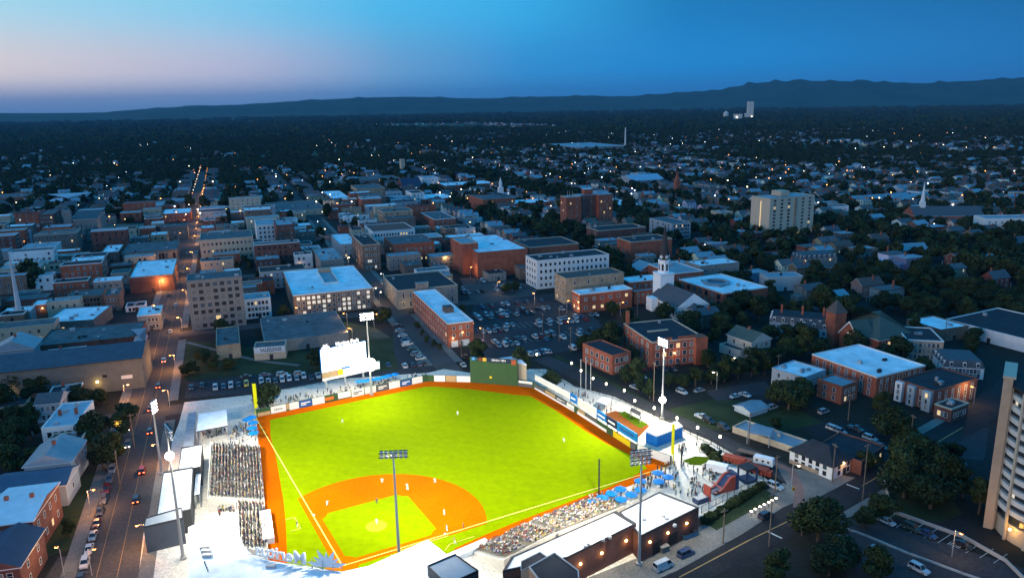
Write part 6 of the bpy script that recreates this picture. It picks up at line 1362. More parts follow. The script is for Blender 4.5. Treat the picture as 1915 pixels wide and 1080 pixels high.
# planted beds and hedge
def bush(loc, s, label, cat='bush', grp=None, name='bush'):
    o = ob(name, BUSHM, None, (*loc, .1), tr_.uniform(0, 6)); o.scale = (s,)*3; return tag(o, label, cat, grp)
BUSHM = crown_mesh(90, 500, .22, R=1.0, H=1.3, trunk=.0)
for i in range(40):
    f = i/39; x, y = 1318+f*112, 978-f*70; bush(G(x, y), tr_.uniform(.7, 1.5), 'low shrub in the planted bank below the black railing', 'bush', 'shrubs in the planted bank')
lot('planted_bank', [(1310, 972), (1425, 908), (1450, 930), (1340, 992)], LAWN, .16, 0)
for i in range(9): bush(G(1318+i*3.2, 842+i*2.6), tr_.uniform(1.0, 1.8), 'leafy shrub by the globe lamps at the plaza edge', 'bush', 'plaza edge shrubs')

# ---------------------------------------------------------------- cars
CARP = bpy.data.materials.new('car_paint'); CARP.use_nodes = True; _b = CARP.node_tree.nodes['Principled BSDF']; _oi = CARP.node_tree.nodes.new('ShaderNodeObjectInfo'); CARP.node_tree.links.new(_oi.outputs['Color'], _b.inputs['Base Color']); _b.inputs['Roughness'].default_value = .28; _b.inputs['Coat Weight'].default_value = .6
TYR = mat('tyre_rubber', (.015, .015, .015), .9, 0); HDL = mat('headlight_on', (1, .9, .7), .4, 0, emit=12, sample=False); HDO = mat('headlight_off', (.6, .62, .65), .2, 0); TLO = mat('tail_light', (.25, .01, .01), .3, 0); TLE = mat('tail_light_on', (1, .10, .03), .4, 0, emit=14, sample=False)
def car_body(kind):
    """rings along the length: (x, half width, z low, z shoulder, roof z, half roof width)"""
    L_, Wd, zr = dict(sedan=(4.7, .90, 1.42), suv=(4.7, .95, 1.75), van=(5.4, .98, 2.2), pickup=(5.5, .97, 1.8))[kind]; m_ = MB(); sh = zr*.58
    if kind == 'sedan': cab = [(-.33, sh), (-.17, zr), (.12, zr), (.27, sh)]
    elif kind == 'suv': cab = [(-.47, sh), (-.41, zr), (.12, zr), (.25, sh)]
    elif kind == 'van': cab = [(-.49, sh), (-.48, zr), (.26, zr), (.38, sh)]
    else: cab = [(-.10, sh), (-.06, zr), (.16, zr), (.27, sh)]
    xs = [(-.5, .86, .92*sh), (-.46, 1, sh), (cab[0][0], 1, sh), (cab[3][0], 1, sh*.98), (.45, .97, sh*.88), (.5, .82, sh*.72)]
    xs = sorted(xs, key=lambda a: a[0]); pr = []
    for (fx, wf, z) in xs:
        x = fx*L_; w = Wd*wf; i = len(m_.v); m_.v += [(x, -w, .28), (x, w, .28), (x, w*1.0, z*.62), (x, w*.94, z), (x, -w*.94, z), (x, -w*1.0, z*.62)]; pr.append(i)
    for a, b in zip(pr, pr[1:]):
        for k in range(6): m_.f.append((a+k, a+(k+1) % 6, b+(k+1) % 6, b+k)); m_.m.append(0)
    m_.f.append(tuple(pr[0]+k for k in reversed(range(6)))); m_.m.append(0); m_.f.append(tuple(pr[-1]+k for k in range(6))); m_.m.append(0)
    g = MB(); c_ = [(f*L_, z) for f, z in cab]; lw, uw = Wd*.90, Wd*.74
    P_ = [(c_[0][0], lw, c_[0][1]), (c_[1][0], uw, c_[1][1]), (c_[2][0], uw, c_[2][1]), (c_[3][0], lw, c_[3][1])]
    g.face([(x, -w, z-.02) for x, w, z in P_]); g.face([(x, w, z-.02) for x, w, z in P_[::-1]]); g.face([(P_[0][0], -lw, sh-.02), (P_[0][0], lw, sh-.02), (P_[1][0], uw, zr-.02), (P_[1][0], -uw, zr-.02)][::-1]); g.face([(P_[3][0], -lw, sh-.02), (P_[3][0], lw, sh-.02), (P_[2][0], uw, zr-.02), (P_[2][0], -uw, zr-.02)])
    r = MB(); r.face([(P_[1][0], -uw, zr), (P_[2][0], -uw, zr), (P_[2][0], uw, zr), (P_[1][0], uw, zr)])
    for s in (-1, 1):
        for (a, b) in ((0, 1), (2, 3)): r.cone((P_[a][0], s*P_[a][1], P_[a][2]), (P_[b][0], s*P_[b][1], P_[b][2]), .05, .05, 5)
        mx_ = (P_[1][0]+P_[2][0])/2; r.cone((mx_, s*lw, sh), (mx_, s*uw, zr), .05, .05, 5)
        if kind == 'van': r.face([(P_[0][0], s*lw*1.0, sh), (L_*.12, s*lw*1.0, sh), (L_*.12, s*uw*1.02, zr), (P_[1][0], s*uw*1.02, zr)][::s])
    return m_, g, r, L_, Wd, sh
CARS = {}
def car_proto(kind):
    if kind in CARS: return CARS[kind]
    b, g, r, L_, Wd, sh = car_body(kind); t = thing({'van': 'van', 'pickup': 'pickup_truck'}.get(kind, 'parked_car'), 'x', {'van': 'van', 'pickup': 'pickup'}.get(kind, 'car'))
    b.build('body', CARP, t); r.build('roof', CARP, t); g.build('windows', GLS, t)
    for sx2 in (-.31, .31):
        for sy in (-1, 1): wh_ = MB().cone((0, -.12, 0), (0, .12, 0), .34, .34, 14).build('wheel', TYR, t, (sx2*L_, sy*(Wd-.1), .34)); MB().cone((0, -.13, 0), (0, .13, 0), .17, .17, 10).build('rim', STL, wh_)
    for sy in (-1, 1): MB().box(0, .06, -.17, .17, -.08, .08).build('headlight', HDO, t, (L_*.5-.02, sy*Wd*.6, sh*.62)); MB().box(-.06, 0, -.15, .15, -.1, .1).build('tail_light', TLO, t, (-L_*.5+.02, sy*Wd*.62, sh*.72))
    CARS[kind] = reg(t); t['first'] = 1; return t
FCAR = {}
def far_car(kind):
    if kind in FCAR: return FCAR[kind]
    b, g, r, L_, Wd, sh = car_body(kind); m_ = MB()
    w = MB()
    for sx2 in (-.31, .31):
        for sy in (-1, 1): w.cone((sx2*L_, sy*Wd-.1, .34), (sx2*L_, sy*Wd+.02, .34), .34, .34, 8)
    for src, mi in ((b, 0), (r, 0), (g, 1), (w, 2)):
        o = len(m_.v); m_.v += src.v; m_.f += [tuple(i+o for i in f) for f in src.f]; m_.m += [mi]*len(src.f)
    FCAR[kind] = m_.mesh('parked_car', [CARP, GLS, TYR]); return FCAR[kind]
CCOL = dict(white=(.48, .49, .50), silver=(.27, .28, .30), grey=(.13, .135, .14), black=(.015, .016, .018), blue=(.03, .06, .14), red=(.22, .02, .015), yellow=(.6, .38, .02), dark=(.035, .04, .05), green=(.04, .07, .05), orange=(.45, .10, .02))
ncar = 0
def car(px, rz, kind, cn, label, grp=None, lights=False, world=None):
    global ncar
    g = world if world is not None else G(*px); d = np.linalg.norm(g); ncar += 1; z = .075
    if not vis(g, mx=30, my=1110): return None
    if d < 330 or lights:
        pr = car_proto(kind)
        if pr.get('first') and not lights:
            pr.location = (*g, z); pr.rotation_euler.z = rz; pr['label'] = label; del pr['first']
            if grp: pr['group'] = grp
            for c_ in pr.children: c_.color = (*CCOL[cn], 1)
            o = pr
        else: o = dup(pr, (*g, z), rz, label, grp, color=CCOL[cn]); 
        if 'first' in o and o is not pr: del o['first']
        if lights:
            for c_ in [q for q in bpy.data.objects if q.parent == o]:
                if c_.name.startswith('headlight'): c_.data = HDME
                if c_.name.startswith('tail_light'): c_.data = TLME
        return o
    o = ob('parked_car', far_car(kind), None, (*g, z), rz); o.color = (*CCOL[cn], 1); return tag(o, label, 'car', grp)
HDME = MB().box(0, .08, -.2, .2, -.1, .1).mesh('headlight', HDL); TLME = MB().box(-.08, 0, -.2, .2, -.12, .12).mesh('tail_light', TLE)
cr = random.Random(9)
ordn = ['first', 'second', 'third', 'fourth', 'fifth', 'sixth', 'seventh', 'eighth', 'ninth', 'eleventh', 'twelfth']
up_ = TH; ac_ = GA
for i, (x, y, kd, cn) in enumerate([(489, 715, 'suv', 'white'), (502, 714, 'sedan', 'white'), (515, 714, 'sedan', 'black'), (528, 712, 'suv', 'white'), (541, 710, 'suv', 'white'), (555, 709, 'sedan', 'silver'), (568, 705, 'suv', 'white'), (595, 704, 'pickup', 'white'), (582, 708, 'sedan', 'dark')]):
    car((x, y), up_+math.pi, kd, cn, '%s %s, %s in the row behind the left field terrace' % (cn, kd, ordn[i]), None)
for i, (x, y, kd, cn) in enumerate([(495, 703, 'sedan', 'blue'), (528, 702, 'suv', 'white'), (560, 701, 'suv', 'silver'), (460, 706, 'sedan', 'dark')]): car((x, y), ac_, kd, cn, '%s %s on the drive left of the glowing scoreboard, %s along' % (cn, kd, ordn[i]))
for i, (x, y, kd, cn) in enumerate([(403, 727, 'suv', 'white'), (418, 724, 'sedan', 'blue'), (432, 723, 'suv', 'white'), (446, 721, 'sedan', 'dark'), (461, 720, 'suv', 'yellow'), (358, 726, 'sedan', 'dark'), (378, 722, 'sedan', 'black')]): car((x, y), up_+math.pi, kd, cn, '%s %s, %s in the row beside the left foul pole' % (cn, kd, ordn[i]))
for i, (x, y, kd, cn) in enumerate([(744, 612, 'suv', 'dark'), (748, 620, 'sedan', 'silver'), (753, 629, 'sedan', 'white'), (757, 637, 'sedan', 'blue'), (762, 646, 'van', 'white'), (770, 655, 'sedan', 'green'), (778, 664, 'suv', 'silver'), (787, 672, 'suv', 'white'), (791, 681, 'sedan', 'black')]): car((x, y), ac_+.2, kd, cn, '%s %s, %s down the angled row left of the brick warehouse' % (cn, kd, ordn[i]))
for i, (x, y, kd, cn) in enumerate([(726, 684, 'sedan', 'blue'), (757, 686, 'suv', 'white'), (772, 684, 'sedan', 'dark'), (784, 683, 'sedan', 'grey')]): car((x, y), up_, kd, cn, '%s %s, %s in the short row right of the scoreboard' % (cn, kd, ordn[i]))
# the big car park right of the warehouse, in rows on the town grid
rown = ['nearest the ball park', 'second', 'third', 'fourth', 'fifth', 'sixth', 'seventh', 'eighth', 'ninth', 'tenth', 'farthest']
k = 0
for ri, t in enumerate([296, 313, 319, 336, 342, 359, 365, 381, 415, 425, 440]):
    ci_ = 0
    for n in np.arange(103, 190, 2.9):
        p = tn(t, n); x, y = PX(*p)
        if not ((888 < x < 1120 and 560 < y < 668 and t < 395) or (862 < x < 1000 and 522 < y < 560 and t > 400)): continue
        if occ_hit([p, p+ua*1.5, p-ua*1.5], 8) or cr.random() > .5: continue
        kd = cr.choice(['sedan', 'sedan', 'suv', 'suv', 'pickup', 'van']); cn = cr.choice(['white', 'white', 'silver', 'grey', 'black', 'dark', 'blue', 'silver', 'red']); ci_ += 1
        car(None, up_+(math.pi if cr.random() < .5 else 0), kd, cn, '%s %s in the %s row of the big car park' % (cn, kd, rown[ri]), 'cars in the %s row of the big car park' % rown[ri], world=p)
for (x, y, kd, cn, tx) in [(870, 669, 'suv', 'black', 'driving past the lower end of the brick warehouse'), (898, 652, 'suv', 'white', 'at the corner of the big car park by the warehouse'), (866, 684, 'sedan', 'white', 'behind the left edge of the tall green screen'), (990, 664, 'suv', 'white', 'beside the screen building'), (1019, 659, 'suv', 'white', 'by the first globe lamp'),
 (1213, 692, 'sedan', 'red', 'against the red brick school wall'), (1240, 693, 'suv', 'black', 'in the middle by the red brick school wall'), (1258, 692, 'sedan', 'dark', 'last along the red brick school wall'), (1200, 706, 'suv', 'white', 'at the school wing corner'), (1187, 726, 'sedan', 'white', 'under the small tree by the right side road'), (1275, 735, 'suv', 'white', 'at the end of the long hedge'), (1308, 732, 'sedan', 'silver', 'behind the long hedge'), (1362, 686, 'suv', 'white', 'beside the off-white gable house'),
 (1375, 743, 'sedan', 'white', 'left of the pair above the pale blue shed'), (1393, 740, 'sedan', 'white', 'right of the pair above the pale blue shed'), (1540, 772, 'suv', 'silver', 'alone on the grass beyond the shed'), (1444, 764, 'suv', 'white', 'beside the big round tree'), (1558, 804, 'suv', 'white', 'left of the pair behind the corner shop'), (1570, 809, 'suv', 'silver', 'right of the pair behind the corner shop'), (1600, 804, 'pickup', 'dark', 'behind the corner shop with boards on top'),
 (1627, 822, 'suv', 'white', 'longest light one behind the corner shop'), (1645, 836, 'sedan', 'silver', 'blue tinted beside the long white one'), (1657, 977, 'sedan', 'white', 'nearest the lawn in the tower car park'), (1705, 990, 'suv', 'green', 'second in the tower car park row'), (1733, 1001, 'sedan', 'blue', 'third in the tower car park row'), (1800, 1021, 'sedan', 'black', 'beside the hatched bay by the round tower'), (1580, 1012, 'sedan', 'silver', 'under the trees at the lower car park'), (1643, 1037, 'suv', 'silver', 'in the middle of the lower car park'), (1718, 1067, 'suv', 'white', 'brightest at the bottom edge by the tower'), (1765, 870, 'sedan', 'dark', 'behind the big dark tree'), (1790, 868, 'suv', 'dark', 'near the base of the round tower')]:
    car((x, y), R_(cr.choice([-60, 30, -55])) if x > 1150 else up_, kd, cn, '%s %s %s' % (cn, kd, tx))
car((1312, 782), R_(-58), 'pickup', 'white', 'white pickup, first of three on the right side road'); car((1325, 789), R_(-58), 'suv', 'black', 'black suv, second of three on the right side road'); car((1353, 801), R_(-58), 'suv', 'dark', 'dark suv, last of three on the right side road')
car((1240, 1062), R_(33), 'van', 'white', 'white delivery van parked beside the long brick stadium building'); car((1282, 1038), R_(33), 'suv', 'blue', 'dark blue suv parked ahead of the white delivery van'); car((1432, 967), R_(33), 'suv', 'dark', 'dark suv beside the glowing globe bollards'); car((1449, 912), R_(-50), 'suv', 'white', 'long white suv at the curved kerb beside the planted bank')
# western street: parked line and moving cars
for i, t in enumerate(np.arange(112, 262, 6.6)):
    cn = {5: 'white', 6: 'white', 10: 'white'}.get(i, cr.choice(['black', 'dark', 'grey', 'red', 'silver', 'black'])) if i not in (12, 13) else 'white'
    p = tn(t, -35.5-5.6); kd = cr.choice(['sedan', 'suv', 'sedan'])
    car(None, TH+math.pi, kd, cn, '%s %s parked along the left kerb of the western street' % (cn, kd), 'cars parked along the western street kerb', world=p)
for (t, n, dr, cn, tx) in [(352, -33, 0, 'white', 'heading away at the top by the depot end'), (318, -33, 0, 'dark', 'with red tail lights beside the dark lawn'), (293, -34, 0, 'grey', 'with red tail lights just above the side road'), (271, -32.5, 0, 'dark', 'under the slim floodlight pole'), (262, -38.5, 1, 'grey', 'with bright headlights by the left kerb'), (240, -32.4, 0, 'red', 'with red tail lights beside the lower plaza wall'), (221, -32.4, 0, 'dark', 'with glowing lights nearest the stadium office'), (277, -40, 1, 'orange', 'turning at the side road corner')]:
    car(None, TH+(math.pi if dr else 0), 'suv', cn, '%s car driving on the western street %s' % (cn, tx), None, True, world=tn(t, n))
for i in range(9):
    t = 400+i*28; car(None, TH+(math.pi if i % 2 else 0), 'sedan', cr.choice(['dark', 'grey', 'white']), '%s car far up the western street' % ordn[i], 'cars far up the western street', False, world=tn(t, -35.5+(2.6 if i % 2 == 0 else -2.6)))
# vehicles beside the plaza: camper, trailers and red skips
def skip(px, rz, label):
    t = thing('cargo_skip', label, 'skip', (*G(*px), .1), rz); m_ = MB(); m_.prism([(-3.2, -1.2), (3.2, -1.2), (3.2, 1.2), (-3.2, 1.2)], .5, 2.0); m_.build('body', mat('rust_red_paint', (.30, .05, .025), .7, .25, 1), t)
    MB().box(-3.3, 3.3, -1.3, 1.3, 2.0, 2.2).build('lid', mat('rust_red_paint', (.3, .05, .025)), t)
    for x in (-2.2, -1.0, 2.4):
        for y in (-1.1, 1.1): MB().cone((x, y-.14, .42), (x, y+.14, .42), .42, .42, 12).build('wheel', TYR, t)
    for k in range(5): MB().box(-2.8+k*1.35, -2.7+k*1.35, -1.26, 1.26, .55, 1.98).build('rib', BLK, t)
    MB().box(3.2, 4.6, -.9, .9, .5, 1.9).build('cab', mat('rust_red_paint', (.3, .05, .025)), t); MB().box(4.3, 4.63, -.8, .8, 1.2, 1.8).build('windscreen', GLS, t)
skip((1373, 866), R_(-35), 'rust red wheeled container nearest the plaza lawn'); skip((1415, 885), R_(-40), 'rust red wheeled container nearest the white camper')
t = thing('camper', 'white camper with small square windows at the plaza corner', 'camper', (*G(1428, 870), .1), R_(-35)); MB().prism([(-2.9, -1.15), (2.9, -1.15), (2.9, 1.15), (-2.9, 1.15)], .6, 2.7).build('body', WHT, t); MB().prism([(-2.6, -1), (2.6, -1), (2.6, 1), (-2.6, 1)], 2.7, 2.85).build('roof', RFW, t)
for x in (-1.8, 0, 1.6): MB().box(x-.35, x+.35, -1.18, -1.152, 1.5, 2.1).build('window', GLS, t)
for x in (-1.6, 1.8):
    for y in (-1, 1): MB().cone((x, y-.13, .4), (x, y+.13, .4), .4, .4, 12).build('wheel', TYR, t)
t = thing('trailer', 'flat brown trailer behind the white camper', 'trailer', (*G(1400, 851), .1), R_(-35)); MB().box(-3.4, 3.4, -1.1, 1.1, .9, 1.15).build('deck', WOD, t); MB().box(3.4, 4.8, -.1, .1, .8, .95).build('drawbar', BLK, t)
for x in (-.5, .7):
    for y in (-1, 1): MB().cone((x, y-.13, .45), (x, y+.13, .45), .45, .45, 12).build('wheel', TYR, t)
t = thing('refrigerated_trailer', 'white box trailer on the plaza beside the inflatable slide', 'trailer', (*G(1341, 884), .1), R_(-30)); MB().box(-3, 3, -1.2, 1.2, .8, 3.0).build('box', RFW, t); MB().box(3, 4.3, -.1, .1, .6, .75).build('drawbar', BLK, t)
for y in (-1.1, 1.1): MB().cone((0, y-.13, .45), (0, y+.13, .45), .45, .45, 12).build('wheel', TYR, t)
# inflatable slide
SR, SBL = mat('inflatable_red', (.34, .06, .04), .5, .05), mat('inflatable_navy', (.02, .04, .10), .5, .05)
t = thing('inflatable_slide', 'red and navy inflatable slide with a tall back by the black railing', 'slide', (*G(1356, 914), .1), R_(25)); t.scale = (.72,)*3
prof_ = [(-7, 0), (3, 0), (3, 6.0), (.6, 5.6), (-2.6, 2.2), (-4.6, 1.2), (-7, .7)]
for y0, y1, m_ in ((-2.4, -1.5, SR), (1.5, 2.4, SR), (-1.48, 1.48, SBL)):
    k = MB(); n_ = len(prof_); s = .35 if m_ is SBL else 0
    k.face([(x, y0, max(z-s, 0)) for x, z in prof_]); k.face([(x, y1, max(z-s, 0)) for x, z in prof_[::-1]])
    for i in range(n_):
        a, b = prof_[i], prof_[(i+1) % n_]; k.face([(a[0], y1, max(a[1]-s, 0)), (b[0], y1, max(b[1]-s, 0)), (b[0], y0, max(b[1]-s, 0)), (a[0], y0, max(a[1]-s, 0))])
    k.build('side_tube' if m_ is SR else 'slide_bed', m_, t)
MB().box(3, 4.6, -2.5, 2.5, 0, 6.4).build('back_tower', SBL, t); MB().box(-4.6, -4.0, -2.5, 2.5, 2.6, 2.9).build('arch', SR, t)
t = thing('bounce_house', 'dark bouncy game box with a black frame beside the tall slide', 'bouncy castle', (*G(1397, 898), .1), R_(25)); MB().box(-2, 2, -2, 2, 0, .8).build('base', SBL, t)
for x in (-1.8, 1.8):
    for y in (-1.8, 1.8): MB().cone((x, y, .8), (x, y, 4), .3, .3, 8).build('column', SBL, t)
MB().box(-2, 2, -2, 2, 4, 4.5).build('roof', BLK, t)
t = thing('game_booth', 'navy carnival game booth with red upright panel by the plaza crowd', 'booth', (*G(1313, 937), .1), R_(28)); MB().box(-2.5, 1.5, -1.2, 1.2, 0, 1.3).build('counter', SBL, t); MB().box(1.6, 2.0, -1.3, 1.3, 0, 4.2).build('panel', SR, t); MB().box(-2.3, 1.3, -1, 1, 1.3, 1.5).build('tray', STL, t)
t = thing('dumpster', 'open blue dumpster by the service doors', 'dumpster', (*G(1287, 1003), .1), R_(30)); MB().face([(-2, -1, 0), (2, -1, 0), (2, 1, 0), (-2, 1, 0)][::-1]).face([(-2, -1, 0), (2, -1, 0), (2.3, -1.1, 1.5), (-2.3, -1.1, 1.5)]).face([(2, 1, 0), (-2, 1, 0), (-2.3, 1.1, 1.5), (2.3, 1.1, 1.5)]).face([(2, -1, 0), (2, 1, 0), (2.3, 1.1, 1.5), (2.3, -1.1, 1.5)]).face([(-2, 1, 0), (-2, -1, 0), (-2.3, -1.1, 1.5), (-2.3, 1.1, 1.5)]).build('bin', mat('dumpster_blue', (.08, .18, .26), .6, .2), t); MB().box(.9, 2.3, -1.1, 1.1, 1.5, 1.6).build('lid', BLK, t)
t = thing('transformer', 'grey green electrical cabinet on the service pavement', 'cabinet', (*G(1241, 1030), .1), R_(30)); MB().box(-1.1, 1.1, -.8, .8, 0, 1.5).build('cabinet', GRN, t); MB().box(-1.2, 1.2, -.9, .9, 1.5, 1.6).build('lid', STN, t)
sgn = thing('warning_sign', 'small yellow diamond warning sign on the curved pavement', 'sign', (*G(1483, 929), .14), R_(20)); MB().cone((0, 0, 0), (0, 0, 2.6), .05, .05, 6).build('post', STL, sgn); k = MB().cone((0, -.06, 0), (0, -.02, 0), .75, .75, 4).build('panel', mat('sign_amber', (.8, .42, .02), .5, 0), sgn, (0, 0, 2.4)); k.rotation_euler.y = 0; MB().cone((0, -.065, 0), (0, -.062, 0), .3, .3, 8).build('symbol', INK, sgn, (0, 0, 2.4))
# ---------------------------------------------------------------- poles and lamps
def utility(b, ty, label, arm=2.0, grp=None):
    g = G(*b); h = height_on(b, ty); t = thing('utility_pole', label, 'utility pole', (*g, 0), GA+cr.choice([0, 1.57]), grp); MB().cone((0, 0, 0), (0, 0, h), .19, .12, 8).build('pole', WOD, t); MB().box(-arm/2, arm/2, -.08, .08, h-.9, h-.72).build('crossarm', WOD, t)
    for x in (-.9, -.3, .3, .9): MB().cone((x*arm/2, 0, h-.72), (x*arm/2, 0, h-.5), .05, .05, 6).build('insulator', TRT, t)
for (b, ty, tx) in [((198, 998), 912, 'broad wooden utility pole beside the left lawn'), ((226, 915), 841, 'wooden utility pole by the two white parked cars'), ((252, 838), 772, 'wooden utility pole beside the big left tree'), ((1454, 702), 662, 'wooden pole beside the dark trees left of the blue roofed apartments'), ((1613, 934), 828, 'tall wooden utility pole with long crossarm right of the corner shop'), ((1556, 903), 828, 'dark pole directly in front of the corner shop'), ((1586, 786), 735, 'leaning wooden pole on the grass behind the corner shop'), ((1702, 829), 774, 'wooden pole beside the white and brown apartments'), ((1449, 922), 850, 'thin pole at the curved kerb by the white suv'),
 ((1015, 622), 585, 'lamp pole in the middle of the big car park'), ((1046, 638), 577, 'taller pole at the lower side of the big car park'), ((1067, 656), 610, 'pole at the lower right of the big car park'), ((1222, 750), 676, 'leaning pole left of the floodlight with the lower uplight'), ((863, 668), 625, 'pole by the garage doors of the brick warehouse'), ((1400, 830), 770, 'steel pole beside the pale blue shed'), ((1192, 590), 545, 'pole by the two storey office'), ((1352, 1016), 950, 'dark lamp pole on the pale pavement above the road'), ((1438, 1022), 920, 'tall pole on the road edge near the dark trees'), ((1757, 590), 555, 'pole among the right hand trees'), ((1500, 565), 530, 'pole beside the pale modern hall'), ((1766, 640), 600, 'pole at the corner of the huge dark warehouse')]: utility(b, ty, tx)
# slender lit steeple left
g = G(40, 606); t = thing('needle_steeple', 'tall slender pale steeple lit at its foot near the left edge', 'steeple', (*g, 0)); hS = height_on((40, 606), 470); MB().cone((0, 0, 6), (0, 0, hS), 1.5, .25, 8).build('spire', mat('steeple_metal', (.50, .52, .54), .6, .1), t); MB().box(-2.2, 2.2, -2.2, 2.2, 0, 6).build('base', STN, t); l = bpy.data.lights.new('steeple_lamp', 'POINT'); l.energy = 500; l.color = (1, .8, .5); ob('steeple_lamp', l, t, (0, -3.4, 7))
OLAMP = mat('sodium_lamp', (1, .34, .07), .5, 0, emit=10, sample=False); WLAMP = mat('white_lamp', (1, .78, .50), .5, 0, emit=18, sample=False); CLAMP = mat('cool_lamp', (.95, .97, 1), .5, 0, emit=12, sample=False)
SL = {}
def lamp_proto(m_, arm=True):
    if m_.name in SL: return SL[m_.name]
    t = thing('street_lamp', 'x', 'street lamp'); MB().cone((0, 0, 0), (0, 0, 7), .12, .08, 8).cone((0, 0, 6.9), (1.5, 0, 7.2), .06, .05, 6).build('pole', STL, t); MB().box(1.2, 1.95, -.22, .22, 7.1, 7.3).build('lamp_housing', BLK, t); MB().ball((1.55, 0, 7.0), .42, 8, sz=.5).build('lamp', m_, t)
    SL[m_.name] = reg(t); t['first'] = 1; return t
def street_lamp(p, m_, rz, label, grp, glow=0, col=(1, .42, .12)):
    pr = lamp_proto(m_)
    if pr.get('first'): pr.location = (*p, 0); pr.rotation_euler.z = rz; pr['label'] = label; pr['group'] = grp; del pr['first']; o = pr
    else: o = dup(pr, (*p, 0), rz, label, grp)
    if glow: l = bpy.data.lights.new('street_glow', 'POINT'); l.energy = glow; l.color = col; l.shadow_soft_size = .3; ob('street_glow', l, None, (p[0]+1.5*math.cos(rz), p[1]+1.5*math.sin(rz), 6.6))
    return o
for i, t in enumerate(list(np.arange(118, 300, 25))+list(np.arange(305, 640, 32))):
    sd_ = -1 if i % 2 == 0 else 1; street_lamp(tn(t, -35.5+sd_*8), OLAMP, GA+(0 if sd_ < 0 else math.pi), 'orange street lamp on the %s kerb of the western street' % ('depot side' if sd_ < 0 else 'stadium side'), 'orange lamps of the western street', 4500 if t < 300 else 6500)
street_lamp(G(172, 1075), OLAMP, 0, 'orange street lamp lighting the corner car park at the lower left', 'orange corner lamps', 900)
for i, t in enumerate(np.arange(650, 1560, 21)):
    street_lamp(tn(t, -35.5+(6 if i % 2 else -6)), OLAMP if i % 4 else WLAMP, GA, 'street lamp far up the western street', 'lamps far up the western street', 5000 if (t < 1100 and i % 2) else 0)
for (px, e) in [((660, 640), 800), ((650, 610), 800), ((700, 612), 500), ((560, 600), 700), ((880, 632), 700), ((905, 640), 500), ((1000, 570), 600), ((1060, 585), 400), ((930, 548), 500), ((1160, 590), 400), ((1340, 728), 250), ((1820, 760), 800), ((1780, 1040), 500), ((120, 1075), 500), ((880, 520), 500), ((835, 500), 400), ((215, 435), 900), ((235, 445), 900), ((15, 420), 900), ((620, 395), 700), ((1480, 910), 150), ((700, 560), 300), ((1380, 700), 200), ((40, 725), 300)]:
    street_lamp(G(*px), OLAMP if e > 300 else WLAMP, cr.uniform(0, 6), 'lone street lamp %s' % place_words(G(*px)), 'lone street lamps', e*2.2, (1, .55, .2) if e > 300 else (1, .8, .55))
nl = 0
for k_, n in enumerate(NS):
    if n == -35.5: continue
    for t in np.arange(400, 1500, 62):
        p = tn(t+cr.uniform(-12, 12), n+cr.choice([-6, 6]))
        if not vis(p) or occ_hit([p], 8) or nl > 150: continue
        x_, y_ = PX(*p); nl += 1
        street_lamp(p, cr.choice([OLAMP, WLAMP, WLAMP, CLAMP]), cr.uniform(0, 6), 'street lamp %s' % place_words(p), 'street lamps about town', 1500 if (t < 760 and -300 < n < 330 and cr.random() < .6) else 0, (1, .6, .28))
FL = []
for i in range(640):
    d = 800+4600*cr.random()**1.4; a = R_(cr.uniform(-36, 36)); x, y = math.sin(a)*d, math.cos(a)*d
    FL.append(((x, y), 0, cr.choice([0, 1, 1, 2]), (1, 1, 1)))
lm = MB().box(-.12, .12, -.12, .12, 0, 8).box(-.36, .36, -.36, .36, 8, 8.7, 1); lv = np.array(lm.v); lf = np.array([f for f in lm.f])
merged('distant_lamps', FL, lambda k: (lv, lf, np.array([0 if m_ == 0 else 1+k for m_ in lm.m])), [STL, WLAMP, OLAMP, CLAMP], 'tiny scattered lamps across the far suburbs', 'lamps')
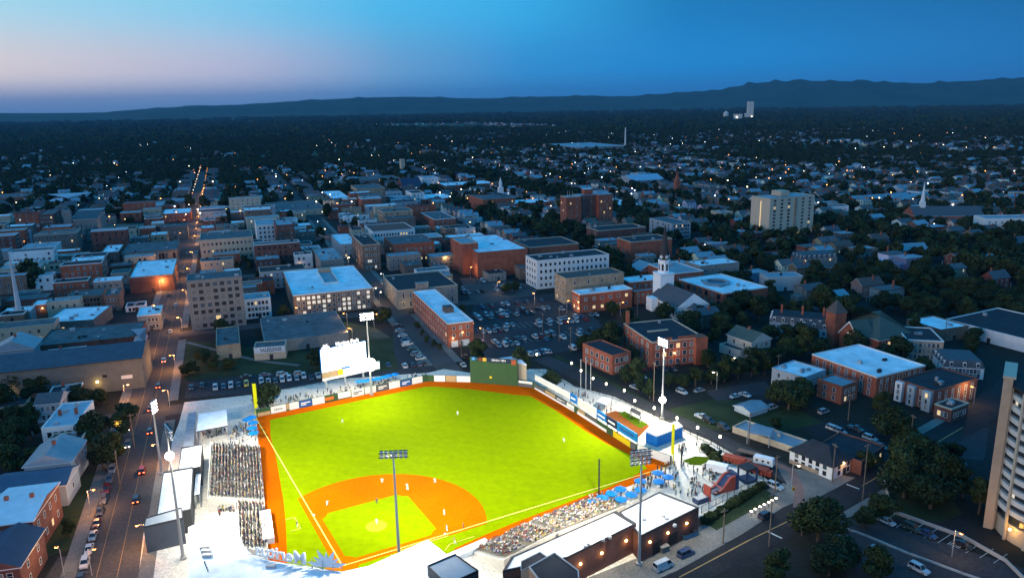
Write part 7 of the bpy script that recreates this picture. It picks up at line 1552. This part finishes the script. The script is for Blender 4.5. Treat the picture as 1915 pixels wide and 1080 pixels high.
# ---------------------------------------------------------------- people
SKIN = mat('skin', (.42, .25, .17), .6, 0); HAIR = mat('hair', (.035, .022, .015), .8, 0); SHIRT = mat('shirt_cloth', (1, 1, 1), .9, 0, obcol=True); TRS = mat('trousers', (.05, .06, .09), .9, 0); WTR = mat('white_trousers', (.72, .72, .70), .9, 0); SHOE = mat('shoes', (.02, .02, .02), .7, 0)
def person_mesh(name, J, seated, trs, cap=None, sub=0):
    """J: joints; edges grown into one continuous skin, coloured by region"""
    P, E, Rd, Rg = [], [], [], []
    def add(p, r, reg_): P.append(p); Rd.append(r); Rg.append(reg_); return len(P)-1
    pel = add(J['pel'], .15, 't'); wai = add(J['waist'], .135, 's'); che = add(J['chest'], .17, 's'); nec = add(J['neck'], .062, 'k'); hd = add(J['head'], .105, 'k'); top = add(J['top'], .085, 'h')
    E += [(pel, wai), (wai, che), (che, nec), (nec, hd), (hd, top)]
    for s in 'LR':
        sh_ = add(J['sh'+s], .075, 's'); el = add(J['el'+s], .05, 's'); wr = add(J['wr'+s], .034, 'k'); ha = add(J['ha'+s], .045, 'k'); E += [(che, sh_), (sh_, el), (el, wr), (wr, ha)]
        hp = add(J['hp'+s], .105, 't'); kn = add(J['kn'+s], .072, 't'); an = add(J['an'+s], .048, 't'); to = add(J['to'+s], .045, 'f'); E += [(pel, hp), (hp, kn), (kn, an), (an, to)]
        hx = J['ha'+s]; wv = Vector(hx)-Vector(J['wr'+s]); wv.normalize(); sd_ = Vector((1, 0, 0)) if s == 'R' else Vector((-1, 0, 0))
        for f_, off_ in enumerate((-.028, -.010, .010, .028)):
            q = Vector(hx)+wv*(.075-.008*abs(f_-1.5))+Vector((0, off_, 0)); fi = add(tuple(q), .011, 'k'); E.append((ha, fi))
        th_ = add(tuple(Vector(hx)+wv*.02-sd_*.05), .013, 'k'); E.append((ha, th_))
    me = bpy.data.meshes.new(name); me.from_pydata(P, E, []); o = bpy.data.objects.new('tmp', me); COL.objects.link(o)
    m_ = o.modifiers.new('s', 'SKIN'); m_.use_smooth_shade = True
    for i, v in enumerate(me.skin_vertices[0].data): v.radius = (Rd[i], Rd[i]*(.72 if i in (0, 1, 2) else 1)); v.use_root = (i == 0)
    if sub: o.modifiers.new('u', 'SUBSURF').levels = sub; 
    dg = bpy.context.evaluated_depsgraph_get(); dg.update(); ev = o.evaluated_get(dg); out = bpy.data.meshes.new_from_object(ev, depsgraph=dg); out.name = name
    bpy.data.objects.remove(o); out.materials.clear()
    for q in (SKIN, SHIRT, trs, HAIR if cap is None else cap, SHOE): out.materials.append(q)
    PP = np.array(P); A = np.array([e[0] for e in E]); B = np.array([e[1] for e in E]); codes = dict(k=0, s=1, t=2, h=3, f=4)
    for pl_ in out.polygons:
        c_ = np.array(pl_.center); ab = PP[B]-PP[A]; tt = np.clip(((c_-PP[A])*ab).sum(1)/(ab**2).sum(1), 0, 1); dd = np.linalg.norm(PP[A]+ab*tt[:, None]-c_, axis=1)-np.array(Rd)[A]*.8; e_ = dd.argmin(); vi = A[e_] if tt[e_] < .5 else B[e_]
        pl_.material_index = codes[Rg[vi]]; pl_.use_smooth = True
        if c_[2] > J['head'][2]+.035 or (c_[2] > J['head'][2]-.06 and c_[1] < J['head'][1]-.05): pl_.material_index = 3
    # face: nose, eyes and mouth pressed out of the head's front (+y)
    return out
def joints(seated=False, lean=0, arms='rest', stride=0, crouch=0, la=0):
    J = {}; h = .52 if seated else .95-crouch
    J['pel'] = (0, 0, h); J['waist'] = (0, .02+lean*.3, h+.18); J['chest'] = (0, .02+lean, h+.40); J['neck'] = (0, .03+lean*1.3, h+.60); J['head'] = (0, .06+lean*1.4, h+.70); J['top'] = (0, .045+lean*1.4, h+.77)
    for s, sg in (('L', -1), ('R', 1)):
        J['sh'+s] = (sg*.20, .0+lean, h+.50)
        if arms == 'rest': J['el'+s] = (sg*.27, -.02+lean, h+.23); J['wr'+s] = (sg*.27, .08+lean, h+.0); J['ha'+s] = (sg*.27, .10+lean, h-.08)
        elif arms == 'lap': J['el'+s] = (sg*.27, .0+lean, h+.24); J['wr'+s] = (sg*.12, .25+lean, h+.14); J['ha'+s] = (sg*.08, .32+lean, h+.13)
        elif arms == 'up': J['el'+s] = (sg*.33, .08+lean, h+.62); J['wr'+s] = (sg*.27, .14+lean, h+.88); J['ha'+s] = (sg*.25, .15+lean, h+.96)
        elif arms == 'out': J['el'+s] = (sg*.36, .14+lean, h+.34); J['wr'+s] = (sg*.30, .38+lean, h+.36); J['ha'+s] = (sg*.28, .46+lean, h+.37)
        J['hp'+s] = (sg*.10, 0, h-.06)
        if seated: J['kn'+s] = (sg*.13, .44, h-.02); J['an'+s] = (sg*.13, .42, .08); J['to'+s] = (sg*.14, .58, .04)
        else:
            st = stride*sg; J['kn'+s] = (sg*(.11+crouch*.5), .02+st*.5+crouch*.9, .50-crouch*.3); J['an'+s] = (sg*(.12+crouch*.6), -.02+st-crouch*.1, .08); J['to'+s] = (sg*(.13+crouch*.6), .14+st, .04)
    return J
sit = person_mesh('person', joints(True, .06, 'lap'), True, TRS); sit2 = person_mesh('person', joints(True, .02, 'up'), True, TRS); std = person_mesh('person', joints(False, 0, 'rest', .06), False, TRS); std2 = person_mesh('person', joints(False, .02, 'out', .16), False, TRS)
CAPB = mat('navy_cap', (.02, .03, .09), .8, 0); CAPR = mat('red_cap', (.35, .03, .03), .8, 0)
pl_std = person_mesh('person', joints(False, .05, 'rest', .14), False, WTR, CAPB, 1); pl_cr = person_mesh('person', joints(False, .16, 'out', .10, .16), False, WTR, CAPB, 1); pl_run = person_mesh('person', joints(False, .10, 'out', .32), False, WTR, CAPR, 1); ump = person_mesh('person', joints(False, .05, 'rest', .08), False, TRS, CAPB, 1)
def tofield(p): d = FP(10, 10)-np.array(p); return math.atan2(d[1], d[0])-math.pi/2
players = [((640.5, 791), pl_cr, (.75, .75, .72), 'player in white standing alone in left field'), ((856, 777), pl_std, (.75, .75, .72), 'player in white standing alone in centre field'), ((1055, 827), pl_cr, (.75, .75, .72), 'player in white bending in right field'), ((715, 903), pl_cr, (.75, .75, .72), 'player in white on the clay left of second base'), ((814, 903), pl_cr, (.75, .75, .72), 'player in white on the clay right of second base'), ((762, 914), pl_run, (.55, .56, .58), 'player in grey leading off at second base'),
 ((612, 945), pl_cr, (.75, .75, .72), 'player in white crouching near third base'), ((705, 942), ump, (.03, .03, .04), 'umpire in black standing behind the mound grass edge'), ((705, 981), pl_std, (.75, .75, .72), 'pitcher in white on top of the pale mound'), ((831, 963), pl_std, (.75, .75, .72), 'tall looking player in white beside the first base path'), ((836, 993), pl_std, (.75, .75, .72), 'player in white holding the bag at first base'), ((867, 989), ump, (.03, .03, .04), 'umpire in black by the right foul line'), ((851, 1017), pl_run, (.45, .12, .08), 'coach with a red cap in the box beside first base'), ((556, 986), pl_std, (.10, .10, .12), 'dark clothed coach in the box beside third base')]
PS = 1.12
for (b, me, col, lb) in players:
    g = G(*b); o = ob('person', me, None, (*g, Z0+.03), tofield(g)); o.color = (*col, 1); o.scale = (1.1,)*3; tag(o, lb, 'person')
pr = random.Random(4); SC_ = [(.80, .80, .78), (.76, .72, .62), (.03, .03, .05), (.05, .09, .25), (.30, .05, .04), (.12, .13, .14), (.62, .58, .50), (.55, .45, .12), (.06, .18, .09), (.42, .48, .56), (.02, .02, .02), (.60, .40, .34)]
SN = ['white', 'cream', 'black', 'blue', 'red', 'grey', 'beige', 'yellow', 'green', 'pale blue', 'black', 'pink']
ppl = []
for (x, y, z, rz, r) in ROWS: ppl.append((x, y, z+.1-.42+.40, rz, 'seat', r))
def field_of(poly_px, n, standing=True):
    P_ = gp(*poly_px); P_ = np.array(P_); k_ = 0
    while k_ < n:
        x, y = pr.uniform(P_[:, 0].min(), P_[:, 0].max()), pr.uniform(P_[:, 1].min(), P_[:, 1].max()); ins = False
        for i in range(len(P_)):
            (x1, y1), (x2, y2) = P_[i], P_[(i+1) % len(P_)]
            if (y1 > y) != (y2 > y) and x < (x2-x1)*(y-y1)/(y2-y1)+x1: ins = not ins
        if ins: ppl.append((x, y, .1, pr.uniform(0, 6.28), 'stand', 0)); k_ += 1
field_of([(1215, 880), (1265, 866), (1340, 880), (1330, 930), (1300, 940), (1240, 915)], 95)
field_of([(1190, 905), (1220, 885), (1240, 915), (1200, 910)], 26)
field_of([(1270, 830), (1320, 835), (1300, 850), (1265, 855)], 10)
field_of([(405, 835), (440, 825), (438, 960), (395, 970), (395, 880)], 120)
field_of([(440, 800), (478, 782), (482, 830), (420, 832)], 45)
field_of([(375, 810), (425, 800), (430, 815), (385, 822)], 24)
field_of([(480, 757), (620, 729), (700, 712), (800, 700), (800, 709), (625, 745), (482, 772)], 110)
field_of([(1020, 705), (1060, 722), (1150, 765), (1140, 775), (1060, 745), (1010, 715)], 34)
field_of([(1100, 935), (1190, 905), (1215, 912), (1150, 948)], 40)
ppl.sort(key=lambda q: q[0]**2+q[1]**2)
stuff = []
for i, (x, y, z, rz, kd, r) in enumerate(ppl):
    ci = pr.randrange(12); col = SC_[ci]
    if not vis((x, y), z): continue
    if kd == 'seat': me = 0 if pr.random() < .85 else 1
    else: me = 2 if pr.random() < .7 else 3
    if i < 270:
        o = ob('person', (sit, sit2, std, std2)[me], None, (x, y, z if kd == 'stand' else z-.05), rz); o.color = (*col, 1)
        if kd == 'seat': lb = 'spectator in a %s top seated in the first base side crowd, row %s' % (SN[ci], ['one', 'two', 'three', 'four', 'five', 'six', 'seven', 'eight', 'nine', 'ten', 'eleven', 'twelve', 'thirteen', 'fourteen', 'fifteen', 'sixteen'][min(r, 15)]); gp_ = 'seated spectators in %s by first base row %d' % (SN[ci], r)
        else: lb = 'person in a %s top standing on the concourse %s' % (SN[ci], 'of the first base side' if x > -20 else 'west of the crowd'); gp_ = 'standing people in %s %s' % (SN[ci], 'east' if x > -20 else 'west')
        tag(o, lb, 'person', gp_)
    else: stuff.append(((x, y, z if kd == 'stand' else z-.05), rz, me, col))
PM = {}
for k, m_ in enumerate((sit, sit2, std, std2)):
    v = np.array([q.co[:] for q in m_.vertices]); f, mi = [], []; v = list(map(tuple, v))
    for q in m_.polygons:
        vi = list(q.vertices)
        if len(vi) == 3: v.append(tuple((np.array(v[vi[0]])+np.array(v[vi[2]]))/2)); vi.append(len(v)-1)
        if len(vi) != 4: continue
        f.append(vi); mi.append(q.material_index)
    PM[k] = (np.array(v), np.array(f), np.array(mi))
merged('crowd', stuff, lambda k: PM[k], [SKIN, attr_mat('crowd_shirts'), TRS, HAIR, SHOE], 'dense crowd of spectators filling the stands and terraces', 'crowd')
print('people', len(ppl), 'stuff', len(stuff), 'cars', ncar)

# ---------------------------------------------------------------- evening haze
hm = bpy.data.materials.new('evening_haze'); hm.use_nodes = True; ht = hm.node_tree; ht.nodes.clear()
hv = ht.nodes.new('ShaderNodeVolumePrincipled'); hv.inputs['Color'].default_value = (.24, .60, 1, 1); hv.inputs['Density'].default_value = 2.7e-5; ho = ht.nodes.new('ShaderNodeOutputMaterial'); ht.links.new(hv.outputs[0], ho.inputs['Volume'])
tag(MB().box(-S-50, S+50, -3100, 1.2*S+50, -3, 620).build('haze', hm), 'thin blue evening haze over the whole town', 'haze', kind='stuff')
